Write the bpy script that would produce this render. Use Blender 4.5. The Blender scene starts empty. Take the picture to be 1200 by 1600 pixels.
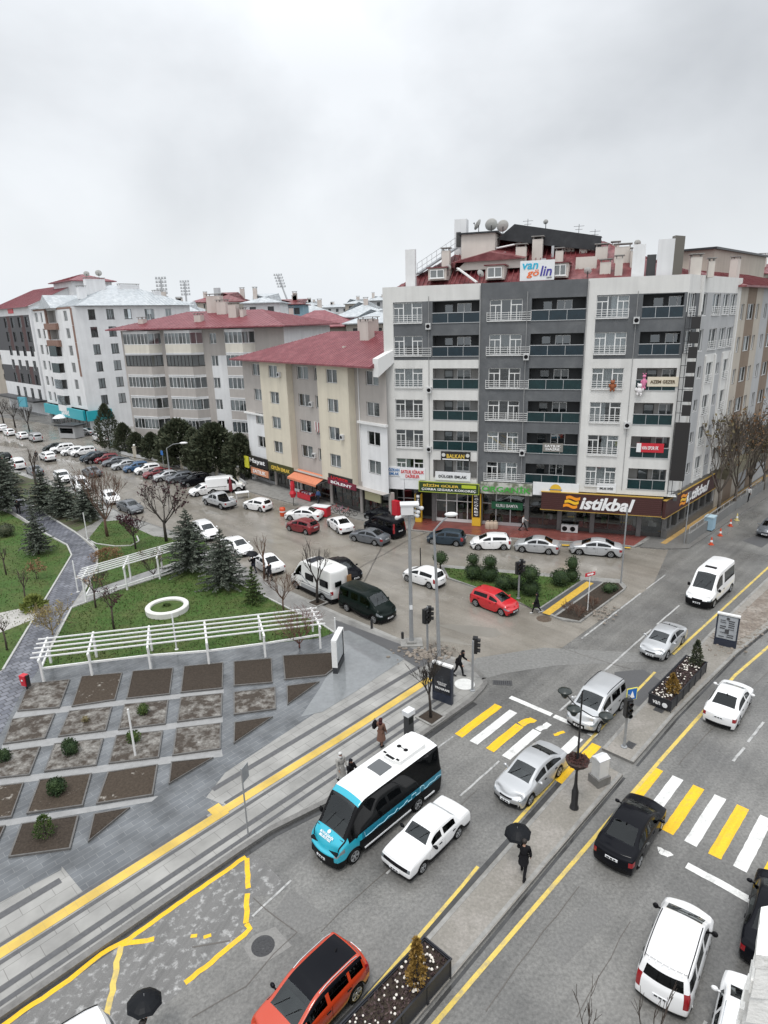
import bpy, bmesh, math, random
from mathutils import Matrix, Vector
random.seed(7)
S = bpy.context.scene
COL = S.collection
R = math.radians
# ------------------------------------------------------------------ camera, sky, sun, exposure
CAM_H = 21.5; FPX = 1000.0; ROLL = R(1.6); PITCH = math.atan(303/FPX)
cam_d = bpy.data.cameras.new('camera'); cam = bpy.data.objects.new('camera', cam_d); COL.objects.link(cam)
cam_d.sensor_fit = 'VERTICAL'; cam_d.sensor_height = 36.0; cam_d.lens = 36.0*FPX/1600.0
cam_d.clip_start = 0.1; cam_d.clip_end = 6000
cam.matrix_world = Matrix.Translation((0, 0, CAM_H)) @ Matrix.Rotation(math.pi/2-PITCH, 4, 'X') @ Matrix.Rotation(-ROLL, 4, 'Z')
S.camera = cam
S.render.resolution_x = 768; S.render.resolution_y = 1024
S.view_settings.view_transform = 'Standard'; S.view_settings.look = 'None'
S.view_settings.exposure = 0.22; S.view_settings.gamma = 1.0
S.cycles.max_bounces = 6; S.cycles.transparent_max_bounces = 8
S.cycles.diffuse_bounces = 3; S.cycles.glossy_bounces = 3
SUN_EL, SUN_AZ = R(68), R(200)          # azimuth of the sun, clockwise from +Y
W = bpy.data.worlds.new('World'); S.world = W; W.use_nodes = True
nt = W.node_tree; nt.nodes.clear()
def wn(t, **k):
    n = nt.nodes.new(t)
    for a, b in k.items(): setattr(n, a, b)
    return n
out = wn('ShaderNodeOutputWorld'); sky = wn('ShaderNodeTexSky', sky_type='NISHITA')
sky.sun_disc = False; sky.sun_elevation = SUN_EL; sky.sun_rotation = SUN_AZ; sky.dust_density = 4
bg1 = wn('ShaderNodeBackground'); bg1.inputs[1].default_value = 0.10; nt.links.new(sky.outputs[0], bg1.inputs[0])
tc = wn('ShaderNodeTexCoord'); sep = wn('ShaderNodeSeparateXYZ'); nt.links.new(tc.outputs['Generated'], sep.inputs[0])
mp = wn('ShaderNodeMapping'); mp.inputs['Scale'].default_value = (1.0, 1.0, 1.25); mp.inputs['Location'].default_value = (1.35, .2, .1); nt.links.new(tc.outputs['Generated'], mp.inputs[0])
nz = wn('ShaderNodeTexNoise'); nz.inputs['Scale'].default_value = 1.6; nz.inputs['Detail'].default_value = 6; nz.inputs['Roughness'].default_value = .5
nz.inputs['Distortion'].default_value = .25
nt.links.new(mp.outputs[0], nz.inputs[0])
cr = wn('ShaderNodeValToRGB')           # cloud layer, darker and lighter banks
cr.color_ramp.elements[0].position = .27; cr.color_ramp.elements[0].color = (.55, .575, .605, 1)
cr.color_ramp.elements[1].position = .54; cr.color_ramp.elements[1].color = (.90, .93, .965, 1)
nt.links.new(nz.outputs[0], cr.inputs[0])
hr = wn('ShaderNodeValToRGB')           # overcast luminance: paler at the horizon, brightest overhead
e = hr.color_ramp.elements
e[0].position = 0.0; e[0].color = (.92, .935, .955, 1)
e[1].position = 1.0; e[1].color = (1.8, 1.8, 1.8, 1)
for p_, c_ in ((.10, .93), (.30, .92), (.5, 1.25)):
    q = e.new(p_); q.color = (c_, c_, c_, 1)
nt.links.new(sep.outputs[2], hr.inputs[0])
hb = wn('ShaderNodeMix', data_type='RGBA')   # horizon band hides the cloud banks
mr = wn('ShaderNodeMapRange'); mr.inputs[1].default_value = 0.0; mr.inputs[2].default_value = .22; nt.links.new(sep.outputs[2], mr.inputs[0])
nt.links.new(mr.outputs[0], hb.inputs[0]); hb.inputs[6].default_value = (.84, .87, .895, 1); nt.links.new(cr.outputs[0], hb.inputs[7])
mul = wn('ShaderNodeMix', data_type='RGBA', blend_type='MULTIPLY'); mul.inputs[0].default_value = 1
nt.links.new(hb.outputs[2], mul.inputs[6]); nt.links.new(hr.outputs[0], mul.inputs[7])
mul.clamp_result = False
bg2 = wn('ShaderNodeBackground'); bg2.inputs[1].default_value = 1.0; nt.links.new(mul.outputs[2], bg2.inputs[0])
ms = wn('ShaderNodeMixShader'); ms.inputs[0].default_value = .93
nt.links.new(bg1.outputs[0], ms.inputs[1]); nt.links.new(bg2.outputs[0], ms.inputs[2]); nt.links.new(ms.outputs[0], out.inputs[0])
sd = bpy.data.lights.new('sun', 'SUN'); sd.energy = 1.35; sd.angle = R(14); sd.color = (1, .97, .93)
sun = bpy.data.objects.new('sun', sd); COL.objects.link(sun)
sun.rotation_euler = Vector((math.sin(SUN_AZ)*math.cos(SUN_EL), math.cos(SUN_AZ)*math.cos(SUN_EL), math.sin(SUN_EL))).to_track_quat('Z', 'Y').to_euler()

# ------------------------------------------------------------------ survey: where a point of the photograph lies in the world
_c, _s, _cp, _sp = math.cos(ROLL), math.sin(ROLL), math.cos(PITCH), math.sin(PITCH)
def ray(x, y):
    dx, dy = x-600, y-800
    X = (dx*_c-dy*_s)/FPX; Y = (dx*_s+dy*_c)/FPX
    return Vector((X, _cp-Y*_sp, -_sp-Y*_cp))
def at(x, y, z=0.0):
    d = ray(x, y); t = (z-CAM_H)/d.z
    return Vector((d.x*t, d.y*t, z))
def at2(x, y, z=0.0):
    p = at(x, y, z); return (p.x, p.y)
UA = R(45.5); UX, UY = math.cos(UA), math.sin(UA)
def uv(u, v): return (u*UX-v*UY, u*UY+v*UX)      # along / across the avenue
def top_z(p, y):
    lo, hi = -5.0, 90.0
    for _ in range(50):
        m = (lo+hi)/2; Z = m-CAM_H
        a = p[1]*_cp-Z*_sp; b = p[1]*_sp+Z*_cp
        if 800-(p[0]/a*FPX)*_s-(b/a*FPX)*_c > y: lo = m
        else: hi = m
    return lo

# ------------------------------------------------------------------ mesh builder and object helpers
class MB:
    def __init__(s, M=None): s.v = []; s.f = []; s.m = []; s.M = M
    def add(s, vs, fs, mat=0):
        o = len(s.v)
        for p in vs:
            p = Vector(p)
            s.v.append(s.M @ p if s.M else p)
        for f in fs: s.f.append([i+o for i in f]); s.m.append(mat)
        return s
    def box(s, x0, x1, y0, y1, z0, z1, mat=0):
        return s.add([(x0,y0,z0),(x1,y0,z0),(x1,y1,z0),(x0,y1,z0),(x0,y0,z1),(x1,y0,z1),(x1,y1,z1),(x0,y1,z1)],
              [(3,2,1,0),(4,5,6,7),(0,1,5,4),(1,2,6,5),(2,3,7,6),(3,0,4,7)], mat)
    def quad(s, a, b, c, d, mat=0): return s.add([a,b,c,d], [(0,1,2,3)], mat)
    def prism(s, poly, z0, z1, mat=0, bottom=False, smat=None):
        n = len(poly)
        if sum(poly[i][0]*poly[(i+1)%n][1]-poly[(i+1)%n][0]*poly[i][1] for i in range(n)) < 0: poly = poly[::-1]
        s.add([(p[0],p[1],z0) for p in poly]+[(p[0],p[1],z1) for p in poly], [list(range(n, 2*n))]+([list(range(n))[::-1]] if bottom else []), mat)
        s.add([(p[0],p[1],z0) for p in poly]+[(p[0],p[1],z1) for p in poly], [(i,(i+1)%n,n+(i+1)%n,n+i) for i in range(n)], mat if smat is None else smat)
        return s
    def tube(s, pts, r, n=6, mat=0, cap=True):
        pts = [Vector(p) for p in pts]; k = len(pts)
        rs = r if isinstance(r, (list, tuple)) else [r]*k
        vs = []; X = None
        for i, p in enumerate(pts):
            t = (pts[min(i+1,k-1)]-pts[max(i-1,0)])
            if t.length < 1e-9: t = Vector((0,0,1))
            t.normalize()
            if X is None: X = t.orthogonal().normalized()
            else:
                X = X-t*X.dot(t); X = X.normalized() if X.length > 1e-6 else t.orthogonal().normalized()
            Y = t.cross(X)
            for j in range(n):
                a = 2*math.pi*j/n; vs.append(p+(X*math.cos(a)+Y*math.sin(a))*rs[i])
        fs = [(i*n+j, i*n+(j+1)%n, (i+1)*n+(j+1)%n, (i+1)*n+j) for i in range(k-1) for j in range(n)]
        if cap: fs += [list(range(n))[::-1], list(range((k-1)*n, k*n))]
        return s.add(vs, fs, mat)
    def bar(s, a, b, w, h, mat=0):                 # rectangular bar from a to b
        a, b = Vector(a), Vector(b); t = (b-a).normalized()
        X = t.cross(Vector((0,0,1)))
        X = X.normalized() if X.length > 1e-4 else Vector((1,0,0))
        Y = X.cross(t)
        vs = [p+X*sx*w/2+Y*sy*h/2 for p in (a, b) for sx, sy in ((-1,-1),(1,-1),(1,1),(-1,1))]
        return s.add(vs, [(3,2,1,0),(4,5,6,7),(0,1,5,4),(1,2,6,5),(2,3,7,6),(3,0,4,7)], mat)
    def lathe(s, prof, n=16, c=(0,0,0), mat=0, axis='z', jit=0):
        vs = []
        for r, z in prof:
            for j in range(n):
                a = 2*math.pi*j/n; rr = r*(1+(random.uniform(-jit, jit) if jit else 0))
                x, y = rr*math.cos(a), rr*math.sin(a)
                p = (x,y,z) if axis == 'z' else ((x,z,y) if axis == 'y' else (z,x,y))
                vs.append((p[0]+c[0], p[1]+c[1], p[2]+c[2]))
        k = len(prof)
        fs = [(i*n+j, i*n+(j+1)%n, (i+1)*n+(j+1)%n, (i+1)*n+j) for i in range(k-1) for j in range(n)]
        return s.add(vs, fs, mat)
    def ball(s, c, rx, ry=None, rz=None, nu=10, nv=7, mat=0):
        ry = ry or rx; rz = rz or rx
        vs = [(c[0]+rx*math.sin(math.pi*i/nv)*math.cos(2*math.pi*j/nu), c[1]+ry*math.sin(math.pi*i/nv)*math.sin(2*math.pi*j/nu), c[2]+rz*math.cos(math.pi*i/nv)) for i in range(nv+1) for j in range(nu)]
        fs = [((i+1)*nu+j, (i+1)*nu+(j+1)%nu, i*nu+(j+1)%nu, i*nu+j) for i in range(nv) for j in range(nu)]
        return s.add(vs, fs, mat)
    def build(s, name, mats, parent=None, smooth=False, fix=False, loc=None, rz=None):
        me = bpy.data.meshes.new(name)
        me.from_pydata([tuple(p) for p in s.v], [], s.f)
        if not isinstance(mats, (list, tuple)): mats = [mats]
        for m in mats: me.materials.append(m)
        me.polygons.foreach_set('material_index', s.m)
        if smooth: me.polygons.foreach_set('use_smooth', [True]*len(s.f))
        if fix:
            bm = bmesh.new(); bm.from_mesh(me); bmesh.ops.remove_doubles(bm, verts=bm.verts, dist=1e-5)
            bmesh.ops.recalc_face_normals(bm, faces=bm.faces); bm.to_mesh(me); bm.free()
        me.update()
        return link(name, me, parent, loc, rz)
def link(name, me, parent=None, loc=None, rz=None):
    o = bpy.data.objects.new(name, me); COL.objects.link(o)
    if parent: o.parent = parent
    if loc is not None: o.location = loc
    if rz is not None: o.rotation_euler.z = rz
    return o
def tag(o, label, cat, group=None, kind=None):
    o['label'] = label; o['category'] = cat
    if group: o['group'] = group
    if kind: o['kind'] = kind
    return o
def thing(name, label, cat, loc=(0,0,0), rz=0.0, group=None):
    o = bpy.data.objects.new(name, None); COL.objects.link(o); o.empty_display_size = .3
    o.location = loc; o.rotation_euler = (0,0,rz)
    return tag(o, label, cat, group)
def struct(o): o['kind'] = 'structure'; return o
def kids(o): return [c for c in bpy.data.objects if c.parent == o]
CH = {}
def children_of(o):
    if o.name not in CH: CH[o.name] = kids(o)
    return CH[o.name]
def dup(root, loc, rz, label=None, group=None, cat=None, scale=None):
    r = root.copy(); COL.objects.link(r); r.location = loc; r.rotation_euler = (0,0,rz)
    if scale: r.scale = (scale,)*3 if not isinstance(scale, (tuple, list)) else scale
    if label: r['label'] = label
    if group: r['group'] = group
    if cat: r['category'] = cat
    for ch in children_of(root):
        c = ch.copy(); COL.objects.link(c); c.parent = r
        for g in children_of(ch):
            d = g.copy(); COL.objects.link(d); d.parent = c
    return r
def text_mesh(name, body, size, mat, parent=None, M=None, shear=0.0, bold=0.0, ext=.01, align='CENTER', fit=None):
    cu = bpy.data.curves.new(name, 'FONT'); cu.body = body; cu.size = size; cu.shear = shear; cu.offset = bold; cu.extrude = ext
    cu.align_x = align; cu.align_y = 'CENTER'; cu.resolution_u = 2
    t = bpy.data.objects.new(name, cu); COL.objects.link(t)
    dg = bpy.context.evaluated_depsgraph_get(); me = bpy.data.meshes.new_from_object(t.evaluated_get(dg))
    bpy.data.objects.remove(t); bpy.data.curves.remove(cu)
    if fit:                                       # fit = (width, height)
        xs = [v.co.x for v in me.vertices]; ys = [v.co.y for v in me.vertices]
        if xs:
            sx = fit[0]/max(1e-6, max(xs)-min(xs)); sy = fit[1]/max(1e-6, max(ys)-min(ys)); cx = (max(xs)+min(xs))/2; cy = (max(ys)+min(ys))/2
            for v in me.vertices: v.co.x = (v.co.x-cx)*sx; v.co.y = (v.co.y-cy)*sy
    me.transform(Matrix.Rotation(math.pi/2, 4, 'X'))   # stand the text up: reads from -Y
    if M: me.transform(M)
    me.materials.clear(); me.materials.append(mat)
    return link(name, me, parent)

# ------------------------------------------------------------------ materials
MAT = {}
def mat(name, col, rough=.6, metal=0.0, spec=.5, var=0.0, vscale=3.0, bump=0.0, bscale=20.0, coat=0.0, col2=None, c2scale=1.0, c2pos=(.45,.6), rvar=0.0, detail=4, emit=0.0, streak=None):
    if name in MAT: return MAT[name]
    m = bpy.data.materials.new(name); m.use_nodes = True; n = m.node_tree; b = n.nodes['Principled BSDF']
    b.inputs['Roughness'].default_value = rough; b.inputs['Metallic'].default_value = metal
    b.inputs['Specular IOR Level'].default_value = spec; b.inputs['Coat Weight'].default_value = coat; b.inputs['Coat Roughness'].default_value = .05
    c = (*col, 1) if len(col) == 3 else col
    b.inputs['Base Color'].default_value = c
    src = None
    if var or col2 or bump or rvar: tcn = n.nodes.new('ShaderNodeNewGeometry')
    if col2:
        t = n.nodes.new('ShaderNodeTexNoise'); t.inputs['Scale'].default_value = c2scale; t.inputs['Detail'].default_value = 7; t.inputs['Roughness'].default_value = .62
        n.links.new(tcn.outputs['Position'], t.inputs[0])
        rp = n.nodes.new('ShaderNodeValToRGB'); rp.color_ramp.elements[0].position = c2pos[0]; rp.color_ramp.elements[1].position = c2pos[1]
        rp.color_ramp.elements[0].color = c; rp.color_ramp.elements[1].color = (*col2, 1)
        n.links.new(t.outputs[0], rp.inputs[0]); src = rp.outputs[0]
    if var:
        t = n.nodes.new('ShaderNodeTexNoise'); t.inputs['Scale'].default_value = vscale; t.inputs['Detail'].default_value = detail; t.inputs['Roughness'].default_value = .65
        n.links.new(tcn.outputs['Position'], t.inputs[0])
        mr = n.nodes.new('ShaderNodeMapRange'); mr.inputs[1].default_value = .25; mr.inputs[2].default_value = .75
        mr.inputs[3].default_value = 1-var; mr.inputs[4].default_value = 1+var; n.links.new(t.outputs[0], mr.inputs[0])
        mx = n.nodes.new('ShaderNodeMix'); mx.data_type = 'RGBA'; mx.blend_type = 'MULTIPLY'; mx.inputs[0].default_value = 1
        if src: n.links.new(src, mx.inputs[6])
        else: mx.inputs[6].default_value = c
        cb = n.nodes.new('ShaderNodeCombineColor')
        for i in range(3): n.links.new(mr.outputs[0], cb.inputs[i])
        n.links.new(cb.outputs[0], mx.inputs[7]); src = mx.outputs[2]
    if streak:                                    # long streaks: (turn about z, scale, amount)
        if not (var or col2 or bump or rvar): tcn = n.nodes.new('ShaderNodeNewGeometry')
        mpn = n.nodes.new('ShaderNodeMapping'); mpn.vector_type = 'TEXTURE'; mpn.inputs['Rotation'].default_value = (0,0,streak[0]); mpn.inputs['Scale'].default_value = [1/q for q in streak[1]]
        n.links.new(tcn.outputs['Position'], mpn.inputs[0]); t = n.nodes.new('ShaderNodeTexNoise'); t.inputs['Scale'].default_value = 1; t.inputs['Detail'].default_value = 5; t.inputs['Roughness'].default_value = .6; n.links.new(mpn.outputs[0], t.inputs[0])
        mr = n.nodes.new('ShaderNodeMapRange'); mr.inputs[1].default_value = .3; mr.inputs[2].default_value = .6; mr.inputs[3].default_value = 1-streak[2]; mr.inputs[4].default_value = 1+streak[2]*.25; n.links.new(t.outputs[0], mr.inputs[0])
        mx = n.nodes.new('ShaderNodeMix'); mx.data_type = 'RGBA'; mx.blend_type = 'MULTIPLY'; mx.inputs[0].default_value = 1
        if src: n.links.new(src, mx.inputs[6])
        else: mx.inputs[6].default_value = c
        cb = n.nodes.new('ShaderNodeCombineColor')
        for i in range(3): n.links.new(mr.outputs[0], cb.inputs[i])
        n.links.new(cb.outputs[0], mx.inputs[7]); src = mx.outputs[2]
    if src: n.links.new(src, b.inputs['Base Color'])
    if rvar:
        t = n.nodes.new('ShaderNodeTexNoise'); t.inputs['Scale'].default_value = .22; t.inputs['Detail'].default_value = 6
        n.links.new(tcn.outputs['Position'], t.inputs[0])
        mr = n.nodes.new('ShaderNodeMapRange'); mr.inputs[1].default_value = .35; mr.inputs[2].default_value = .65
        mr.inputs[3].default_value = max(.04, rough-rvar); mr.inputs[4].default_value = rough+rvar; n.links.new(t.outputs[0], mr.inputs[0]); n.links.new(mr.outputs[0], b.inputs['Roughness'])
    if bump:
        t = n.nodes.new('ShaderNodeTexNoise'); t.inputs['Scale'].default_value = bscale; t.inputs['Detail'].default_value = 3
        n.links.new(tcn.outputs['Position'], t.inputs[0])
        bp = n.nodes.new('ShaderNodeBump'); bp.inputs['Strength'].default_value = bump; bp.inputs['Distance'].default_value = .02
        n.links.new(t.outputs[0], bp.inputs['Height']); n.links.new(bp.outputs[0], b.inputs['Normal'])
    if emit:
        b.inputs['Emission Color'].default_value = c; b.inputs['Emission Strength'].default_value = emit
    MAT[name] = m; return m
def brick(name, c1, c2, mortar, w, h, msize=.02, rough=.45, angle=0.0, offset=.5, rvar=.15, var=.2, bump=.15):
    m = bpy.data.materials.new(name); m.use_nodes = True; n = m.node_tree; b = n.nodes['Principled BSDF']; MAT[name] = m
    tcn = n.nodes.new('ShaderNodeTexCoord'); mp = n.nodes.new('ShaderNodeMapping'); mp.inputs['Rotation'].default_value = (0,0,angle)
    n.links.new(tcn.outputs['Object'], mp.inputs[0])
    t = n.nodes.new('ShaderNodeTexBrick'); t.offset = offset; t.inputs['Scale'].default_value = 1; t.inputs['Brick Width'].default_value = w; t.inputs['Row Height'].default_value = h
    t.inputs['Mortar Size'].default_value = msize; t.inputs['Color1'].default_value = (*c1,1); t.inputs['Color2'].default_value = (*c2,1); t.inputs['Mortar'].default_value = (*mortar,1); t.inputs['Bias'].default_value = 0
    n.links.new(mp.outputs[0], t.inputs[0])
    z = n.nodes.new('ShaderNodeTexNoise'); z.inputs['Scale'].default_value = .7; z.inputs['Detail'].default_value = 8; n.links.new(tcn.outputs['Object'], z.inputs[0])
    mr = n.nodes.new('ShaderNodeMapRange'); mr.inputs[1].default_value = .3; mr.inputs[2].default_value = .7; mr.inputs[3].default_value = 1-var; mr.inputs[4].default_value = 1+var
    n.links.new(z.outputs[0], mr.inputs[0])
    mx = n.nodes.new('ShaderNodeMix'); mx.data_type = 'RGBA'; mx.blend_type = 'MULTIPLY'; mx.inputs[0].default_value = 1
    cb = n.nodes.new('ShaderNodeCombineColor')
    for i in range(3): n.links.new(mr.outputs[0], cb.inputs[i])
    n.links.new(t.outputs[0], mx.inputs[6]); n.links.new(cb.outputs[0], mx.inputs[7]); n.links.new(mx.outputs[2], b.inputs['Base Color'])
    z2 = n.nodes.new('ShaderNodeTexNoise'); z2.inputs['Scale'].default_value = .3; n.links.new(tcn.outputs['Object'], z2.inputs[0])
    m2 = n.nodes.new('ShaderNodeMapRange'); m2.inputs[1].default_value = .38; m2.inputs[2].default_value = .62; m2.inputs[3].default_value = max(.05, rough-rvar); m2.inputs[4].default_value = rough+rvar
    n.links.new(z2.outputs[0], m2.inputs[0]); n.links.new(m2.outputs[0], b.inputs['Roughness'])
    if bump:
        bp = n.nodes.new('ShaderNodeBump'); bp.inputs['Strength'].default_value = bump; bp.inputs['Distance'].default_value = .02; bp.invert = True
        n.links.new(t.outputs['Fac'], bp.inputs['Height']); n.links.new(bp.outputs[0], b.inputs['Normal'])
    return m
def glass_mat(name, tint, refl=.16, rough=.02):
    m = bpy.data.materials.new(name); m.use_nodes = True; n = m.node_tree; n.nodes.clear(); MAT[name] = m
    o = n.nodes.new('ShaderNodeOutputMaterial'); t = n.nodes.new('ShaderNodeBsdfTransparent'); t.inputs[0].default_value = (*tint, 1)
    g = n.nodes.new('ShaderNodeBsdfGlossy'); g.inputs['Roughness'].default_value = rough; g.inputs[0].default_value = (.9,.94,.96,1)
    lw = n.nodes.new('ShaderNodeLayerWeight'); lw.inputs[0].default_value = .25
    mr = n.nodes.new('ShaderNodeMapRange'); mr.inputs[3].default_value = refl; mr.inputs[4].default_value = .8; n.links.new(lw.outputs['Fresnel'], mr.inputs[0])
    x = n.nodes.new('ShaderNodeMixShader'); n.links.new(mr.outputs[0], x.inputs[0]); n.links.new(t.outputs[0], x.inputs[1]); n.links.new(g.outputs[0], x.inputs[2]); n.links.new(x.outputs[0], o.inputs[0])
    return m
# ------------------------------------------------------------------ the ground
asphalt = mat('wet_asphalt', (.118,.116,.111), streak=(UA, (.035,1.3,1), .22), rough=.36, rvar=.2, var=.42, vscale=8, detail=9, bump=.6, bscale=16, col2=(.19,.186,.175), c2scale=.2, c2pos=(.38,.62))
side_asph = mat('muddy_road', (.20,.182,.155), streak=(R(-47), (.05,.8,1), .2), rough=.2, rvar=.15, var=.16, vscale=7, detail=8, bump=.25, bscale=14, col2=(.265,.245,.215), c2scale=.35, c2pos=(.36,.66))
asph_new = mat('dark_asphalt', (.085,.085,.087), rough=.4, var=.25, vscale=40, bump=.4, bscale=40, rvar=.1)
scuff = mat('scuffed_asphalt', (.15,.147,.142), rough=.45, var=.3, vscale=38, bump=.4, bscale=45, col2=(.46,.46,.45), c2scale=3.4, c2pos=(.53,.74), rvar=.1, streak=(R(70), (.3,2.5,1), .3))
pave_lt = brick('light_paving', (.285,.28,.265), (.26,.255,.24), (.17,.165,.155), 1.2, .6, .012, rough=.24, angle=-UA, var=.25, bump=.08)
pave_gr = brick('grey_paving', (.235,.23,.22), (.205,.2,.19), (.16,.155,.15), .4, .2, .008, rough=.4, angle=R(47), var=.2)
slate = brick('slate_paving', (.122,.129,.136), (.095,.102,.11), (.17,.175,.178), .9, .3, .012, rough=.16, angle=-UA, var=.38, rvar=.1, bump=.08)
cobble = brick('dark_cobble', (.085,.09,.11), (.17,.175,.2), (.05,.052,.06), .5, .42, .035, rough=.4, angle=R(-50), var=.25)
red_pave = brick('red_paving', (.22,.058,.045), (.17,.05,.042), (.12,.06,.05), .4, .2, .012, rough=.3, angle=R(19), var=.25)
concrete = mat('kerb_concrete', (.27,.265,.25), rough=.6, var=.2, vscale=5, bump=.2, bscale=30, col2=(.18,.175,.165), c2scale=1.4, c2pos=(.45,.7))
median_m = mat('median_concrete', (.215,.2,.175), rough=.5, rvar=.15, var=.22, vscale=8, bump=.3, bscale=22, col2=(.27,.25,.225), c2scale=.5)
kerb_dk = mat('wet_kerb', (.155,.15,.142), rough=.4, var=.25, vscale=4, bump=.2)
lane_con = mat('bed_lane', (.27,.27,.268), rough=.35, var=.15, vscale=3, rvar=.12)
lawn_m = mat('lawn', (.050,.097,.022), rough=.8, spec=.2, var=.45, vscale=5, bump=.8, bscale=35, col2=(.080,.10,.032), c2scale=.45, c2pos=(.42,.68), detail=8)
soil_m = mat('soil', (.046,.036,.028), rough=.85, spec=.2, var=.4, vscale=9, bump=1.0, bscale=14)
soil_w = mat('soil_with_frost', (.058,.047,.038), rough=.8, spec=.25, var=.35, vscale=10, bump=1.0, bscale=14, col2=(.30,.29,.27), c2scale=1.9, c2pos=(.44,.74))
yel = mat('yellow_paint', (.78,.47,.012), rough=.5, var=.14, vscale=12, bump=.3, bscale=40, col2=(.46,.33,.10), c2scale=2.8, c2pos=(.52,.82), streak=(UA, (.5,6,1), .14))
yel_w = mat('worn_yellow_paint', (.62,.46,.10), rough=.5, var=.12, vscale=9, col2=(.36,.30,.17), c2scale=2.2, c2pos=(.47,.68))
wht = mat('white_paint', (.70,.70,.68), rough=.5, var=.16, vscale=11, detail=8, col2=(.36,.355,.34), c2scale=2.6, c2pos=(.50,.82), streak=(UA, (.5,6,1), .16))
wht_w = mat('worn_white_paint', (.42,.42,.41), rough=.5, var=.15, vscale=8, col2=(.2,.2,.195), c2scale=1.8, c2pos=(.48,.66))
tact = brick('tactile_yellow', (.60,.41,.075), (.55,.38,.085), (.50,.36,.10), .4, .4, .012, rough=.45, angle=-UA, offset=0, var=.2)
band_dk = mat('dark_band', (.085,.085,.088), rough=.34, var=.2, vscale=6)
water_m = mat('puddle', (.16,.16,.155), rough=.06, spec=.6)
pale_path = mat('pale_path', (.40,.385,.36), rough=.5, var=.15, vscale=2)
black_iron = mat('black_iron', (.018,.018,.02), rough=.4)

def sheet(name, poly, z, m, kind='structure'):
    b = MB(); n = len(poly)
    if sum(poly[i][0]*poly[(i+1)%n][1]-poly[(i+1)%n][0]*poly[i][1] for i in range(n)) < 0: poly = poly[::-1]
    b.add([(p[0], p[1], z) for p in poly], [list(range(n))])
    o = b.build(name, m); o['kind'] = kind; return o
def px(*pts, z=0.0): return [at2(x, y, z) for x, y in pts]
def slab(name, poly, z0, z1, m, side=None):
    b = MB(); b.prism(poly, z0, z1, 0, smat=1)
    return struct(b.build(name, [m, side or kerb_dk]))
def ribbon_pts(pts, w, z):
    pts = [Vector((p[0], p[1])) for p in pts]; L = []; Rr = []
    for i, p in enumerate(pts):
        t = pts[min(i+1, len(pts)-1)]-pts[max(i-1, 0)]; t.normalize(); nrm = Vector((-t.y, t.x))
        L.append(p+nrm*w/2); Rr.append(p-nrm*w/2)
    return L, Rr
def ribbon(mb, pts, w, z, mat=0):
    L, Rr = ribbon_pts(pts, w, z); n = len(L)
    mb.add([(p.x, p.y, z) for p in L]+[(p.x, p.y, z) for p in Rr], [(i, n+i, n+i+1, i+1) for i in range(n-1)], mat)
def kerb(mb, pts, w, z0, z1):
    L, Rr = ribbon_pts(pts, w, z0)
    for i in range(len(L)-1):
        mb.prism([L[i][:], Rr[i][:], Rr[i+1][:], L[i+1][:]], z0, z1)
def rough_line(pts, w, seg=.35, jit=.03):           # a hand painted line with uneven edges
    out = []
    for a, b in zip(pts, pts[1:]):
        a = Vector(a); b = Vector(b); n = max(1, int((b-a).length/seg))
        for i in range(n): out.append(a.lerp(b, i/n)+Vector((random.uniform(-jit, jit), random.uniform(-jit, jit))))
    out.append(Vector(pts[-1])); return out

g = MB(); g.add([(-4000,-300,0),(4000,-300,0),(4000,5000,0),(-4000,5000,0)], [(0,1,2,3)])
struct(g.build('ground', asphalt))
# the side street, muddy and pale, with a cobbled edge towards the avenue
side_poly = px((745,1062),(735,1035),(690,1022),(640,1005),(585,981),(530,958),(450,922),(395,893),(330,850),(200,806),(120,766),(0,722),(-200,655))+px((-200,625),(60,660),(180,690),(330,747),(450,785),(560,812),(640,829),(970,853),(1045,858))+px((1020,915),(940,968),(870,1018),(800,1050))
sheet('side_street', side_poly, .004, side_asph)
sheet('cobble_apron', px((752,1062),(733,1040),(745,1028),(850,1012),(1000,1020),(1010,1034),(870,1040),(790,1052)), .008, mat('apron', (.185,.183,.175), rough=.42, var=.3, vscale=6, bump=.7, bscale=9, rvar=.12))
# plateau of the left block: light pavement along the avenue, plaza, park
plateau = [uv(-14,20.0), uv(11.0,20.0), uv(12.6,19.95), uv(15.4,19.4), uv(26.5,19.35)]+px((752,1079),(758,1070),(757,1062),(750,1052),(735,1037),(690,1024),(640,1007),(585,983),(530,960),(450,924),(395,895),(330,853),(200,810),(120,770),(0,726),(-200,658))+[(-120,90),(-70,20),uv(-14,60)]
slab('left_pavement', plateau, -.3, .13, pave_lt)
Zp = .13
def pp(*pts): return px(*pts, z=Zp)
kb = MB(); kerb(kb, plateau[0:8]+pp((756,1061),(748,1051),(734,1037)), .28, .0, .142); struct(kb.build('avenue_kerb', kerb_dk))
sheet('side_pavement', pp((756,1060),(735,1038),(690,1026),(640,1009),(585,985),(530,962),(450,926),(395,897),(330,855),(310,842),(330,868),(362,906),(405,928),(450,951),(500,974),(522,990),(560,1000),(629,1028),(680,1050)), Zp+.0075, pave_gr)
dk = sheet('dark_asphalt_strip', pp((522,968),(640,1012),(690,1028),(650,1042),(629,1029),(560,992),(524,985)), Zp+.009, asph_new)
bl = MB()
for v_, w_ in ((20.34,.2),(20.86,.24),(21.93,.18)):
    ribbon(bl, [uv(-14,v_), uv(11.2,v_), uv(12.5,v_), uv(26.2 if v_ < 21.5 else 25.6, v_)], w_, Zp+.009)
for v_, w_, u0, u1 in ((22.68,.16,-14,11.1),(22.78,.18,12.1,26.6),(24.0,.32,-14,5.2),(24.0,.30,12.2,28.3)): ribbon(bl, [uv(u0,v_), uv(u1,v_)], w_, Zp+.0092)
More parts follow.
